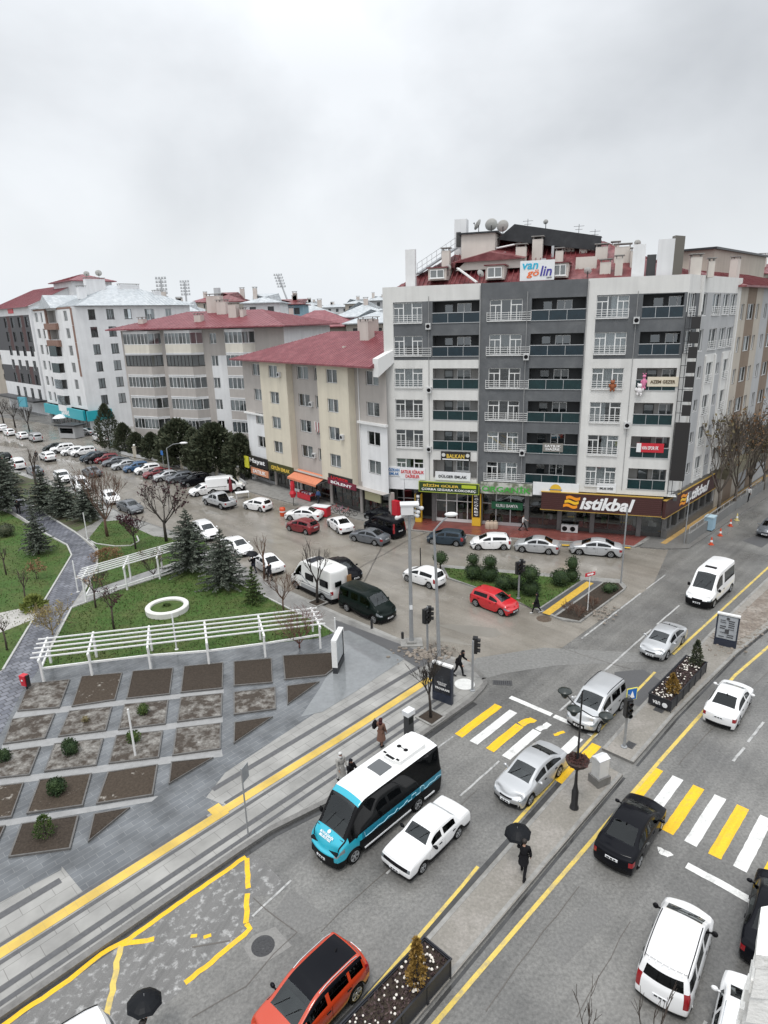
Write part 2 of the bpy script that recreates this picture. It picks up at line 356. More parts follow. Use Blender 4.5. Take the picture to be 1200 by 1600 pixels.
struct(bl.build('dark_paving_bands', band_dk))
tb = MB(); ribbon(tb, [uv(-14,22.3), uv(11.5,22.34)], .46, Zp+.013); ribbon(tb, [uv(11.5,22.42), uv(19,22.38), uv(26.6,22.55)], .46, Zp+.014); ribbon(tb, [uv(11.3,22.55), uv(11.9,22.55)], .9, Zp+.018)
struct(tb.build('tactile_strip', tact))
slate_poly = pp((40,1046),(300,1019),(500,997),(524,988),(560,1002),(629,1030),(490,1116),(352,1207),(322,1246))+[uv(12,22.75), uv(5.6,22.75), uv(5.5,24.7)]+pp((96,1359),(0,1410))+[uv(-14,24.9), uv(-14,45)]+pp((-60,1240),(0,1150),(30,1085))
sheet('slate_plaza', slate_poly, Zp+.005, slate)
sheet('wet_slab', pp((524,990),(545,985),(600,1012),(632,1030),(560,1078),(505,1112),(470,1120),(500,1075),(520,1040)), Zp+.011, mat('wet_slab', (.19,.20,.205), rough=.1, rvar=.06, var=.15, vscale=3))
path_poly = pp((-60,1240),(-60,1090),(5,1047),(112,868),(105,852),(75,836),(20,800),(-60,770),(-60,738),(0,758),(50,790),(120,834),(150,862),(149,880),(126,925),(110,950),(88,985),(62,1044),(32,1085),(0,1150))
sheet('park_path', path_poly, Zp+.009, cobble)
lawnA = pp((65,1043),(300,1019),(500,997),(521,989),(500,974),(450,951),(405,928),(362,906),(315,884),(298,887),(200,918),(112,951),(90,988))
lawnB = pp((152,884),(153,860),(138,842),(160,815),(185,813),(240,838),(318,846),(330,858),(297,870),(131,926))
lawnC = pp((-60,735),(0,755),(48,786),(120,831),(158,811),(115,772),(0,731),(-60,712))
lawnD = pp((-60,1085),(4,1046),(111,868),(104,853),(74,837),(16,803),(-60,775))
for nm, p_, m_ in (('lawn', lawnA, lawn_m), ('lawn', lawnB, lawn_m), ('planted_strip', lawnC, mat('leaf_litter', (.06,.055,.032), rough=.85, var=.4, vscale=6, bump=1, bscale=20, col2=(.06,.085,.025), c2scale=.6)), ('lawn', lawnD, lawn_m)): sheet(nm, p_, Zp+.016, m_)
sheet('paved_walk', pp((110,951),(131,927),(297,871),(318,862),(332,870),(315,883),(298,886),(200,917)), Zp+.013, mat('walk', (.30,.30,.295), rough=.3, rvar=.15, var=.2, vscale=2))
sheet('pale_path', pp((-60,978),(0,958),(55,946),(66,950),(57,966),(0,989),(-60,1012)), Zp+.022, pale_path)
ek = MB()
for pl in ([(5,1047),(112,868),(105,852),(75,836),(20,800),(-60,770)], [(64,1043),(112,950),(200,917),(300,886)], [(131,927),(152,884),(153,860),(138,842)], [(120,834),(50,790),(0,758)], [(315,884),(362,906),(405,928),(450,951),(500,974),(522,989)], [(137,843),(150,850),(180,854),(205,853),(217,846),(214,838)], [(152,858),(120,834)]):
    kerb(ek, pp(*pl), .14, .1, .22)
struct(ek.build('park_edging', mat('pale_edging', (.42,.42,.40), rough=.55, var=.2, vscale=4)))
# far pavements
struct(slab('shop_pavement', px((992,856),(970,853),(760,840),(640,829),(560,812),(450,785),(385,767),(330,747),(240,714),(180,690))+[(-62,146),(-45,146),(-14,96),(3,73),(26,66),(28.2,60.5)], -.3, .12, concrete))
sheet('red_pavement', px((988,854),(970,851),(760,838),(644,828), z=.12)+[(3.6,68),(10.3,65.8),(27,60.8)], .126, red_pave)
struct(slab('corner_pavement', px((1000,856),(1038,859),(1076,858),(1100,842),(1140,815),(1200,777),(1330,690))+[(75,112),(60,100),(28.2,61.5),(25.5,58.6)], -.3, .121, kerb_dk))
tr = MB(); ribbon(tr, [uv(59.7,21.35), uv(95,21.4)], .5, .131); struct(tr.build('tactile_strip', mat('tactile_tan', (.42,.27,.10), rough=.45, var=.2, vscale=4)))
kr = MB(); kerb(kr, px((992,856),(970,853),(760,840),(640,829),(560,812),(450,785),(385,767)), .25, 0, .135); struct(kr.build('shop_kerb', concrete))
ky = MB()
for a_, b_ in (((878,851.5),(890,852)),((972,855),(985,856))): ribbon(ky, px(a_, b_, z=.14), .28, .143)
struct(ky.build('kerb_paint', yel))
# medians
def strip_slab(name, pts, top): 
    o = slab(name, pts, -.3, .14, median_m); return o
med1 = [uv(-9,11.35), uv(13,11.55), uv(20,11.8), uv(25.6,12.0), uv(26.3,11.3), uv(26.2,10.1), uv(19,10.05), uv(-9,9.7)]
strip_slab('median', med1, .14)
med2 = [uv(27.4,11.75), uv(31,11.85), uv(45,11.95), uv(57.6,11.7), uv(90,11.4), uv(90,4), uv(60,7.6), uv(47.1,9.2), uv(41.9,9.7), uv(32.6,10.1), uv(27.4,10.1)]
strip_slab('median', med2, .14)
mk = MB()
for pl in ([uv(-9,11.25), uv(13,11.45), uv(20,11.7), uv(25.6,11.9)], [uv(-9,9.82), uv(19,10.17), uv(26.2,10.22)], [uv(27.4,10.22), uv(32.6,10.22), uv(41.9,9.82), uv(47.1,9.32), uv(60,7.7)], [uv(27.5,11.65), uv(31,11.75), uv(45,11.85), uv(57.6,11.6)]): kerb(mk, pl, .16, .05, .150)
struct(mk.build('median_kerb', concrete))
sheet('median_soil', [uv(44.2,11.3), uv(50,11.2), uv(56,11), uv(58,9.0), uv(50,9.3), uv(45,9.9)], .146, mat('gravel_soil', (.17,.14,.115), rough=.7, var=.4, vscale=5, bump=1, bscale=12, col2=(.25,.22,.19), c2scale=.8))
# traffic island with clipped shrubs
isl = px((688,884),(800,893),(909,903),(968,907),(979,918),(976,923),(907,974),(880,971),(856,962),(813,944),(742,919),(699,905))
slab('traffic_island', isl, -.3, .13, concrete, concrete)
islawn = px((694,887),(800,896),(908,906),(842,950),(832,951),(813,941),(742,916),(702,902), z=.13)
sheet('lawn', islawn, .14, lawn_m)
sheet('island_path', px((844,951),(912,906),(942,909),(866,961), z=.13), .137, band_dk)
it = MB(); ribbon(it, px((853,959.5),(922,910), z=.13), .62, .143); struct(it.build('tactile_strip', mat('tactile_deep', (.55,.35,.05), rough=.45, var=.2, vscale=5)))
sheet('island_soil', px((869,963),(905,970),(974,920),(966,911),(944,910), z=.13), .146, soil_m)
# painted markings
mw, my, mww, myw = MB(), MB(), MB(), MB()
for k in range(7):
    v_ = 17.93-.965*k; u0, u1 = 23.45+.06*k, 27.2+.07*k
    if k == 4: 
        ribbon(my, rough_line([uv(26.9,v_+.1), uv(27.5,v_-.15)], .2, .15, .06), .2, .0092); continue
    if k == 2: ribbon(my, rough_line([uv(u0,v_), uv(26.4,v_)], .5, .3, .012), .5, .0092); ribbon(my, rough_line([uv(26.4,v_), uv(27.4,v_-.25)], .4, .2, .07), .45, .0092); continue
    if k == 3: ribbon(mw, rough_line([uv(u0,v_), uv(26.6,v_)], .5, .3, .012), .5, .0091); ribbon(mw, rough_line([uv(26.7,v_), uv(27.6,v_-.15)], .4, .2, .05), .35, .0091); continue
    ribbon(my if k % 2 == 0 else mw, rough_line([uv(u0,v_), uv(u1,v_)], .5, .3, .012), .5, .009)
ribbon(mw, [uv(28.35,17.9), uv(28.4,15.2)], .34, .0095); ribbon(mw, [uv(28.4,15.05), uv(28.4,13.95)], .34, .0095); ribbon(mw, [uv(28.3,12.95), uv(28.3,12.5)], .4, .0095)
for k in range(10):
    v_ = 9.08-.95*k; ribbon(my if k % 2 == 0 else mw, rough_line([uv(24.15,v_), uv(27.9,v_)], .5, .3, .012), .5, .009)
ribbon(mw, rough_line([uv(23.0,7.1), uv(22.95,6.6)], .3, .1, .05), .33, .0094); ribbon(mw, rough_line([uv(22.95,5.95), uv(22.9,3.4)], .34, .3, .02), .36, .0093)
# edge lines
for pts, w, M in ([[uv(-9,11.25-.05), uv(9.6,11.62)], .14, myw], [[uv(9.6,11.62), uv(16,12.0), uv(17.2,12.1)], .14, myw], [[uv(19.5,12.25), uv(25.4,12.52), uv(30.8,12.68)], .16, myw], [[uv(33.5,12.7), uv(36.6,12.75)], .15, myw], [[uv(39.5,12.75), uv(59.8,12.35), uv(90,12.0)], .17, myw],
        [[uv(-9,9.0), uv(11.3,9.5), uv(23,9.32), uv(28.5,9.25)], .17, myw], [[uv(28.5,9.25), uv(34.4,9.1), uv(39.5,9.0), uv(44.6,8.5), uv(60,6.9)], .18, myw]): ribbon(M, pts, w, .0096)
for pts, w in (([uv(37.6,18.2), uv(47.5,18.3)], .13), ([uv(48.6,18.3), uv(52.5,18.3)], .1), ([uv(29,15.05), uv(31,15.1)], .12), ([uv(34,15.12), uv(42,15.2)], .12), ([uv(43,15.2), uv(47.2,15.2)], .12), ([uv(51,15.2), uv(56,15.2)], .1), ([uv(19.9,15.1), uv(23.2,15.15)], .1), ([uv(21.8,18.1), uv(23.2,18.1)], .09), ([uv(14.4,14.6), uv(15.9,14.7)], .1),
        ([uv(9.6,17.0), uv(11.6,17.2)], .09), ([uv(13.0,17.0), uv(13.9,17.1)], .08), ([uv(30.9,6.6), uv(32.4,6.5)], .12), ([uv(33,6.5), uv(35.4,6.4)], .12), ([uv(14.2,3.3), uv(14.9,3.3)], .12), ([uv(12.6,3.3), uv(13.2,3.3)], .12), ([uv(16,3.3), uv(17.2,3.3)], .1)): ribbon(mww, rough_line(pts, w, .4, .012), w, .0097)
for pl in ([(-60,1650),(20,1592),(110,1530),(158,1490),(200,1468),(300,1397),(350,1362),(384,1339)],):
    ribbon(my, rough_line(px(*pl), .2, .3, .03), .2, .0088)
for pl in ([(386,1342),(388,1388)], [(387,1397),(384,1443)], [(384,1443),(391,1452),(330,1503),(289,1536)], [(190,1476),(241,1467)]):
    ribbon(my, rough_line(px(*pl), .2, .25, .025), .2, .0098)
ribbon(myw, rough_line(px((189,1478),(181,1515),(173,1560),(163,1610)), .2, .25, .035), .2, .0093)
for a_, b_ in (((298,1463),(308,1462)),((318,1465),(330,1461))): ribbon(my, px(a_, b_), .14, .0093)
struct(mw.build('white_markings', wht)); struct(my.build('yellow_markings', yel)); struct(mww.build('worn_white_markings', wht_w)); struct(myw.build('worn_yellow_markings', yel_w))
sheet('scuffed_bay', px((-60,1660),(150,1500),(383,1340),(400,1335),(450,1385),(430,1400),(398,1400),(392,1452),(300,1535),(170,1640)), .004, scuff)
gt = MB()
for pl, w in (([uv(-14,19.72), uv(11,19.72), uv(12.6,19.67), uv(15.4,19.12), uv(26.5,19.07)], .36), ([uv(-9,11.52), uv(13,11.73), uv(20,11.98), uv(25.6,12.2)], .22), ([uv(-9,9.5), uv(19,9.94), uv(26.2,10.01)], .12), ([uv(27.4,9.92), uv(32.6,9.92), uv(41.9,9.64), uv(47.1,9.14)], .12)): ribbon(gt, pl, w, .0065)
struct(gt.build('wet_gutter_kerb_shade', mat('wet_gutter_kerb_shade', (.05,.05,.05), rough=.15, rvar=.08, var=.3, vscale=3)))  # wet gutters; right of the medians the strips paint in the kerb's shade
# patches, seams and covers
sheet('asphalt_patch', px((455,1388),(520,1440),(472,1462),(425,1428)), .0046, mat('patch_grey', (.15,.147,.14), rough=.4, var=.35, vscale=9, detail=8, rvar=.1)); sheet('asphalt_patch', px((850,1470),(930,1400),(960,1430),(880,1510)), .0046, MAT['patch_grey'])
sheet('asphalt_patch', px((960,1050),(1005,1046),(1050,1075),(1015,1110),(960,1090)), .0045, asph_new)
sheet('asphalt_patch', px((1160,845),(1192,832),(1215,838),(1190,856)), .0045, asph_new)
sheet('concrete_patch', px((395,1462),(430,1448),(456,1478),(418,1503),(392,1500),(380,1480)), .0045, mat('patch', (.20,.195,.185), rough=.5, var=.2, vscale=9, bump=.3))
sm = MB()
for pl, w in (([(560,888),(600,866),(636,845),(672,830)], .12), ([(596,856),(568,910)], .12), ([(300,1480),(360,1470)], .06), ([(395,1402),(440,1440),(464,1456),(428,1492),(385,1540),(300,1590)], .035), ([(500,1455),(560,1400),(640,1330),(745,1235)], .03), ([(760,1580),(830,1480),(905,1385)], .03), ([(900,1590),(985,1440)], .025), ([(1060,1195),(1130,1120),(1200,1050)], .03), ([(870,1010),(930,1030),(985,1045)], .04)): ribbon(sm, rough_line(px(*pl), w, .8, .04), w, .0102)
struct(sm.build('tar_seams', mat('tar', (.10,.09,.08), rough=.3)))
ps = MB()
for cx, cy, rx, ry in ((740,985,2.2,.7),(905,868,1.8,.5),(150,730,4,1.2),(240,755,3.5,.9),(700,1000,1.5,.4),(330,800,2.5,.8),(420,845,2.5,.6),(800,870,1.6,.4),(20,695,6,1.4),(560,845,1.4,.4),(110,720,4,1.0)):
    c_ = at(cx, cy); ang = R(random.uniform(-50,-20)); pts = []
    for j in range(18):
        a = 2*math.pi*j/18; r_ = 1+.35*math.sin(3*a+cx)*.6+random.uniform(-.15,.15)
        x_, y_ = rx*r_*math.cos(a), ry*r_*math.sin(a)
        pts.append((c_.x+x_*math.cos(ang)-y_*math.sin(ang), c_.y+x_*math.sin(ang)+y_*math.cos(ang), .0075))
    ps.add(pts, [list(range(18))])
struct(ps.build('puddles', mat('puddle_mud', (.22,.205,.18), rough=.05, spec=.7)))
def cover(name, label, p, r, m, z):
    b = MB(); b.lathe([(r,z-.02),(r,z+.004),(r*.93,z+.008),(r*.9,z+.003),(r*.3,z+.003),(r*.28,z+.008),(.01,z+.008)], 20, (p[0],p[1],0))
    for k in range(8):
        a = k*math.pi/4; b.box(p[0]+r*.6*math.cos(a)-.04, p[0]+r*.6*math.cos(a)+.04, p[1]+r*.6*math.sin(a)-.04, p[1]+r*.6*math.sin(a)+.04, z, z+.009)
    o = b.build(name, m); tag(o, label, 'manhole cover'); return o
cover('manhole_cover', 'round dark iron manhole cover in the road beside the yellow bay line', at(411,1478), .42, mat('iron', (.06,.06,.062), rough=.45, metal=.5, var=.3, vscale=15), .005)
cover('manhole_cover', 'white round manhole cover on the pavement corner by the traffic light', at(726,1069,Zp), .62, mat('white_lid', (.62,.62,.60), rough=.6, var=.15, vscale=4), Zp+.006)
cover('manhole_cover', 'brown round manhole cover in the road below the walking woman in black', at(850,967), .55, mat('rust_lid', (.10,.075,.055), rough=.5, var=.3, vscale=8), .009)
def grate(label, c_, rz, w, h, z):
    b = MB(); b.box(-w/2, w/2, -h/2, h/2, z-.02, z+.003, 1)
    for k in range(9): x_ = -w/2+w*(k+.5)/9; b.box(x_-w*.03, x_+w*.03, -h/2, h/2, z, z+.012)
    b.box(-w/2, w/2, -h/2, -h/2+.04, z, z+.013); b.box(-w/2, w/2, h/2-.04, h/2, z, z+.013)
    o = b.build('drain_grate', [mat('grate_iron', (.07,.07,.072), rough=.5), black_iron], loc=(c_[0], c_[1], 0), rz=rz); tag(o, label, 'drain grate')
grate('dark double drain grate in the road by the rounded pavement corner', at(785,1067), R(-8), 1.15, .5, .006)
grate('small dark grate at the foot of the pedestrian signal on the median', at(985,1164,.14), UA, .55, .42, .146)
grate('pale grate on the median in front of the long planter', at(1030,1109,.14), UA, .5, .5, .146)

# ------------------------------------------------------------------ planter beds on the plaza
def r1(x, y): return (x*.3, 1020+y*.3)
BEDS = [('muddy flower bed with pale frost, beside the red bin', [(150,160),(365,138),(310,285),(90,303)], 1), ('brown bed of bare soil, second from the left in the row under the white pergola', [(425,122),(638,103),(600,245),(372,280)], 2), ('brown bed of bare soil, third from the left in the row under the white pergola', [(690,95),(903,78),(885,215),(657,240)], 0), ('brown bed of bare soil under the pergola, left of the widest bed', [(957,70),(1163,50),(1160,185),(940,207)], 0),
 ('pale frosted bed at the left end of the second row, by the park path', [(62,345),(288,315),(235,445),(15,475)], 1), ('frosted bed with one thin wilted plant', [(360,303),(585,280),(552,405),(302,437)], 1), ('frosted bed with a small round bush behind the white pole', [(648,268),(878,245),(863,370),(615,400)], 1), ('frosted bed without plants at the right end of the second row', [(940,232),(1160,210),(1155,330),(922,360)], 1),
 ('frosted bed with a dark shrub at the left edge of the photo', [(-30,520),(212,487),(155,635),(-80,660)], 1), ('frosted bed with a round dark bush left of the white pole', [(283,473),(540,445),(502,585),(230,618)], 1), ('frosted bed in which the white pole stands', [(605,430),(850,405),(828,545),(565,577)], 1), ('frosted bed without plants at the right end of the third row', [(917,392),(1152,365),(1150,500),(897,535)], 1),
 ('bare soil bed cut off by the left edge of the photo, in the fourth row', [(-70,700),(125,675),(60,855),(-130,880)], 2), ('bed with a large round bush in its middle', [(205,660),(478,627),(432,795),(137,838)], 2), ('large bed of bare brown soil without plants in the fourth row', [(560,620),(823,580),(797,740),(500,787)], 2), ('nearest bed of dark soil with a leafy green bush', [(110,890),(412,845),(367,1020),(43,1065)], 0),
 ('corner of a bed at the left edge beside the nearest bed', [(-60,910),(30,898),(-10,985),(-90,1000)], 0)]
TRI = [('small three cornered bed below the frosted beds, nearest the avenue lane', [(488,838),(678,805),(458,985)], 0), ('three cornered bed of soil right of the big bare bed', [(890,568),(1112,545),(878,683)], 0)]
def r2(x, y): return (350+x*.3, 1020+y*.3)
BEDS2 = [('square soil bed left of the widest bed at the pergola end', [(50,45),(248,28),(255,155),(50,172)], 0), ('widest bed of brown soil beside the tall billboard', [(305,15),(568,-2),(572,85),(530,118),(315,140)], 0), ('square frosted bed next to a three cornered bed, right of the third column', [(50,205),(268,178),(272,292),(50,322)], 1), ('three cornered bed pointing at the billboard', [(325,172),(497,150),(330,270)], 0), ('three cornered bed between the frosted square bed and the plaza lane', [(52,362),(255,332),(50,472)], 0)]
bed_list = [(l, [r1(*q) for q in p], k) for l, p, k in BEDS+TRI]+[(l, [r2(*q) for q in p], k) for l, p, k in BEDS2]
kerb_bed = mat('bed_kerb', (.11,.105,.1), rough=.5, var=.25, vscale=4)
for l, pl, k in bed_list:
    pts = px(*pl, z=.2); c_ = Vector((sum(p[0] for p in pts)/len(pts), sum(p[1] for p in pts)/len(pts)))
    t = thing('flower_bed', l, 'flower bed', (c_.x, c_.y, Zp), 0, 'soil beds on the plaza')
    loc = [(p[0]-c_.x, p[1]-c_.y) for p in pts]; b = MB(); n = len(loc)
    inn = [(Vector(p)*(1-.10/max(.3, Vector(p).length)))[:] for p in loc]
    for i in range(n): b.prism([loc[i], loc[(i+1)%n], inn[(i+1)%n], inn[i]], 0, .10)
    b.build('bed_kerb', kerb_bed, t)
    s_ = MB(); nn = 14; vs = []
    q = inn if n == 4 else (inn+[inn[-1]] if n == 3 else None)
    if q:
        for i in range(nn+1):
            for j in range(nn+1):
                a, d = i/nn, j/nn
                p = Vector(q[0]).lerp(Vector(q[1]), a).lerp(Vector(q[3]).lerp(Vector(q[2]), a), d)
                ed = min(i, nn-i, j, nn-j); vs.append((p.x, p.y, .06+min(ed,2)*.02+random.uniform(0,.05)))
        s_.add(vs, [(i*(nn+1)+j, (i+1)*(nn+1)+j, (i+1)*(nn+1)+j+1, i*(nn+1)+j+1) for i in range(nn) for j in range(nn)])
    else: s_.add([(p[0],p[1],.07) for p in inn], [list(range(n))])
    s_.build('soil', [soil_m, soil_w, mat('soil_light', (.058,.045,.034), rough=.85, spec=.2, var=.35, vscale=8, bump=1, bscale=14, col2=(.3,.28,.25), c2scale=1.9, c2pos=(.62,.7))][k], t, smooth=True, fix=True)
ln = MB()
for a, b_, c_, d in (((85,306),(1165,190),(1165,210),(65,342)), ((12,478),(1160,333),(1160,362),(5,518)), ((-60,665),(1155,503),(1160,540),(-60,700)), ((-60,885),(825,745),(790,775),(-40,915))):
    ln.add([at(*r1(*q), Zp+.009) for q in (a, b_, c_, d)], [(0,1,2,3)])
struct(ln.build('bed_lanes', lane_con))
# ------------------------------------------------------------------ vehicles
def paint(name, col, rough=.32, metal=0.0):
    light = max(col) > .1; m = mat('paint_'+name, col, rough=rough, metal=metal, coat=.7 if light else .06, spec=.5 if light else .10)
    n = m.node_tree; b = n.nodes['Principled BSDF']; g_ = n.nodes.new('ShaderNodeNewGeometry'); x = n.nodes.new('ShaderNodeMix'); x.data_type = 'RGBA'   # the inner face of a panel is dark lining
    x.inputs[6].default_value = (*col,1); x.inputs[7].default_value = (.045,.045,.045,1); n.links.new(g_.outputs['Backfacing'], x.inputs[0]); n.links.new(x.outputs[2], b.inputs['Base Color']); return m
PAINT = {'white': paint('white', (.80,.80,.80)), 'silver': paint('silver', (.46,.47,.48), .35, .35), 'grey': paint('grey', (.12,.13,.145), .32, .3), 'black': paint('black', (.006,.0065,.009), .18),
 'red': paint('red', (.50,.012,.018)), 'dark_red': paint('dark_red', (.17,.008,.014)), 'blue_grey': paint('blue_grey', (.045,.062,.08), .3, .3), 'blue': paint('blue', (.03,.09,.19)), 'green_black': paint('green_black', (.006,.011,.0095), .2),
 'orange': paint('orange', (.46,.042,.010), .28), 'turquoise': paint('turquoise', (.010,.36,.48), .3), 'deep_teal': paint('deep_teal', (.010,.18,.27), .3), 'off_white': paint('off_white', (.72,.72,.70))}
def auto_glass(name, tint, refl):
    m = bpy.data.materials.new(name); m.use_nodes = True; n = m.node_tree; n.nodes.clear(); MAT[name] = m
    o = n.nodes.new('ShaderNodeOutputMaterial'); t = n.nodes.new('ShaderNodeBsdfTransparent'); t.inputs[0].default_value = (*tint, 1); g = n.nodes.new('ShaderNodeBsdfGlossy'); g.inputs['Roughness'].default_value = .03; g.inputs[0].default_value = (.9,.95,.97,1)
    lw = n.nodes.new('ShaderNodeFresnel'); lw.inputs[0].default_value = 1.45; ad = n.nodes.new('ShaderNodeMath'); ad.operation = 'ADD'; ad.inputs[1].default_value = refl; n.links.new(lw.outputs[0], ad.inputs[0])
    x = n.nodes.new('ShaderNodeMixShader'); n.links.new(ad.outputs[0], x.inputs[0]); n.links.new(t.outputs[0], x.inputs[1]); n.links.new(g.outputs[0], x.inputs[2]); n.links.new(x.outputs[0], o.inputs[0]); return m
car_glass = auto_glass('car_glass', (.20,.22,.22), .0); wind_glass = auto_glass('windscreen_glass', (.52,.57,.56), .035); black_glass = mat('black_glass', (.004,.0045,.005), rough=.04, spec=.2)
seat_m = mat('seat_grey', (.07,.07,.072), rough=.9); dash_m = mat('dashboard', (.035,.035,.037), rough=.7)
trim = mat('black_trim', (.007,.007,.008), rough=.5, spec=.15)
tyre_m = mat('tyre', (.010,.010,.010), rough=.8, spec=.15)
rim_m = mat('alloy', (.42,.43,.44), rough=.35, metal=.6)
rim_dk = mat('rim_gap', (.02,.02,.02), rough=.6)
lamp_m = mat('headlamp_lens', (.17,.19,.20), rough=.08, spec=.8, coat=.6, var=.5, vscale=9)
tail_m = mat('tail_lamp', (.26,.008,.012), rough=.18, coat=.6)
chrome = mat('chrome', (.6,.61,.62), rough=.2, metal=.9)
plate_m = mat('plate_white', (.74,.75,.76), rough=.5)
plate_k = mat('plate_black', (.02,.02,.02), rough=.5)

def interp(tab, x):
    if x <= tab[0][0]: return tab[0][1]
    for (a, va), (b, vb) in zip(tab, tab[1:]):
        if x <= b: return va+(vb-va)*(x-a)/(b-a) if b > a else vb
    return tab[-1][1]
NY = [-1, -.86, -.45, 0, .45, .86, 1]
WHEEL_CACHE = {}
def wheel_meshes(Rr, w):
    k = (round(Rr,3), round(w,3))
    if k in WHEEL_CACHE: return WHEEL_CACHE[k]
    t = MB(); t.lathe([(Rr*.66,-w*.5),(Rr*.9,-w*.52),(Rr*.99,-w*.38),(Rr,0),(Rr*.99,w*.38),(Rr*.9,w*.52),(Rr*.66,w*.5)], 22, mat=0, axis='y')
    to = t.build('tyre', tyre_m, smooth=True); tm = to.data; bpy.data.objects.remove(to)
    r = MB(); r.lathe([(Rr*.67,-w*.5),(Rr*.6,-w*.30),(Rr*.15,-w*.34),(.001,-w*.36)], 20, mat=1, axis='y')
    r.lathe([(Rr*.68,-w*.51),(Rr*.58,-w*.50)], 20, mat=0, axis='y')
    for q in range(5):
        a = q*2*math.pi/5; ca, sa = math.cos(a), math.sin(a)
        for da in (-.1,.1):
            c2, s2 = math.cos(a+da*1.6), math.sin(a+da*1.6)
            r.bar((ca*Rr*.1,-w*.44,sa*Rr*.1),(c2*Rr*.62,-w*.47,s2*Rr*.62), Rr*.13, .03, 0)
    r.lathe([(Rr*.17,-w*.40),(Rr*.14,-w*.50),(.001,-w*.5)], 10, mat=0, axis='y')
    ro = r.build('rim', [rim_m, rim_dk]); rm = ro.data; bpy.data.objects.remove(ro)
    h = MB(); h.lathe([(.001,w*.3),(Rr*.3,w*.3),(Rr*.3,-w*.2)], 8, axis='y'); ho = h.build('hub', trim); hm = ho.data; bpy.data.objects.remove(ho)
    WHEEL_CACHE[k] = (tm, rm, hm); return WHEEL_CACHE[k]

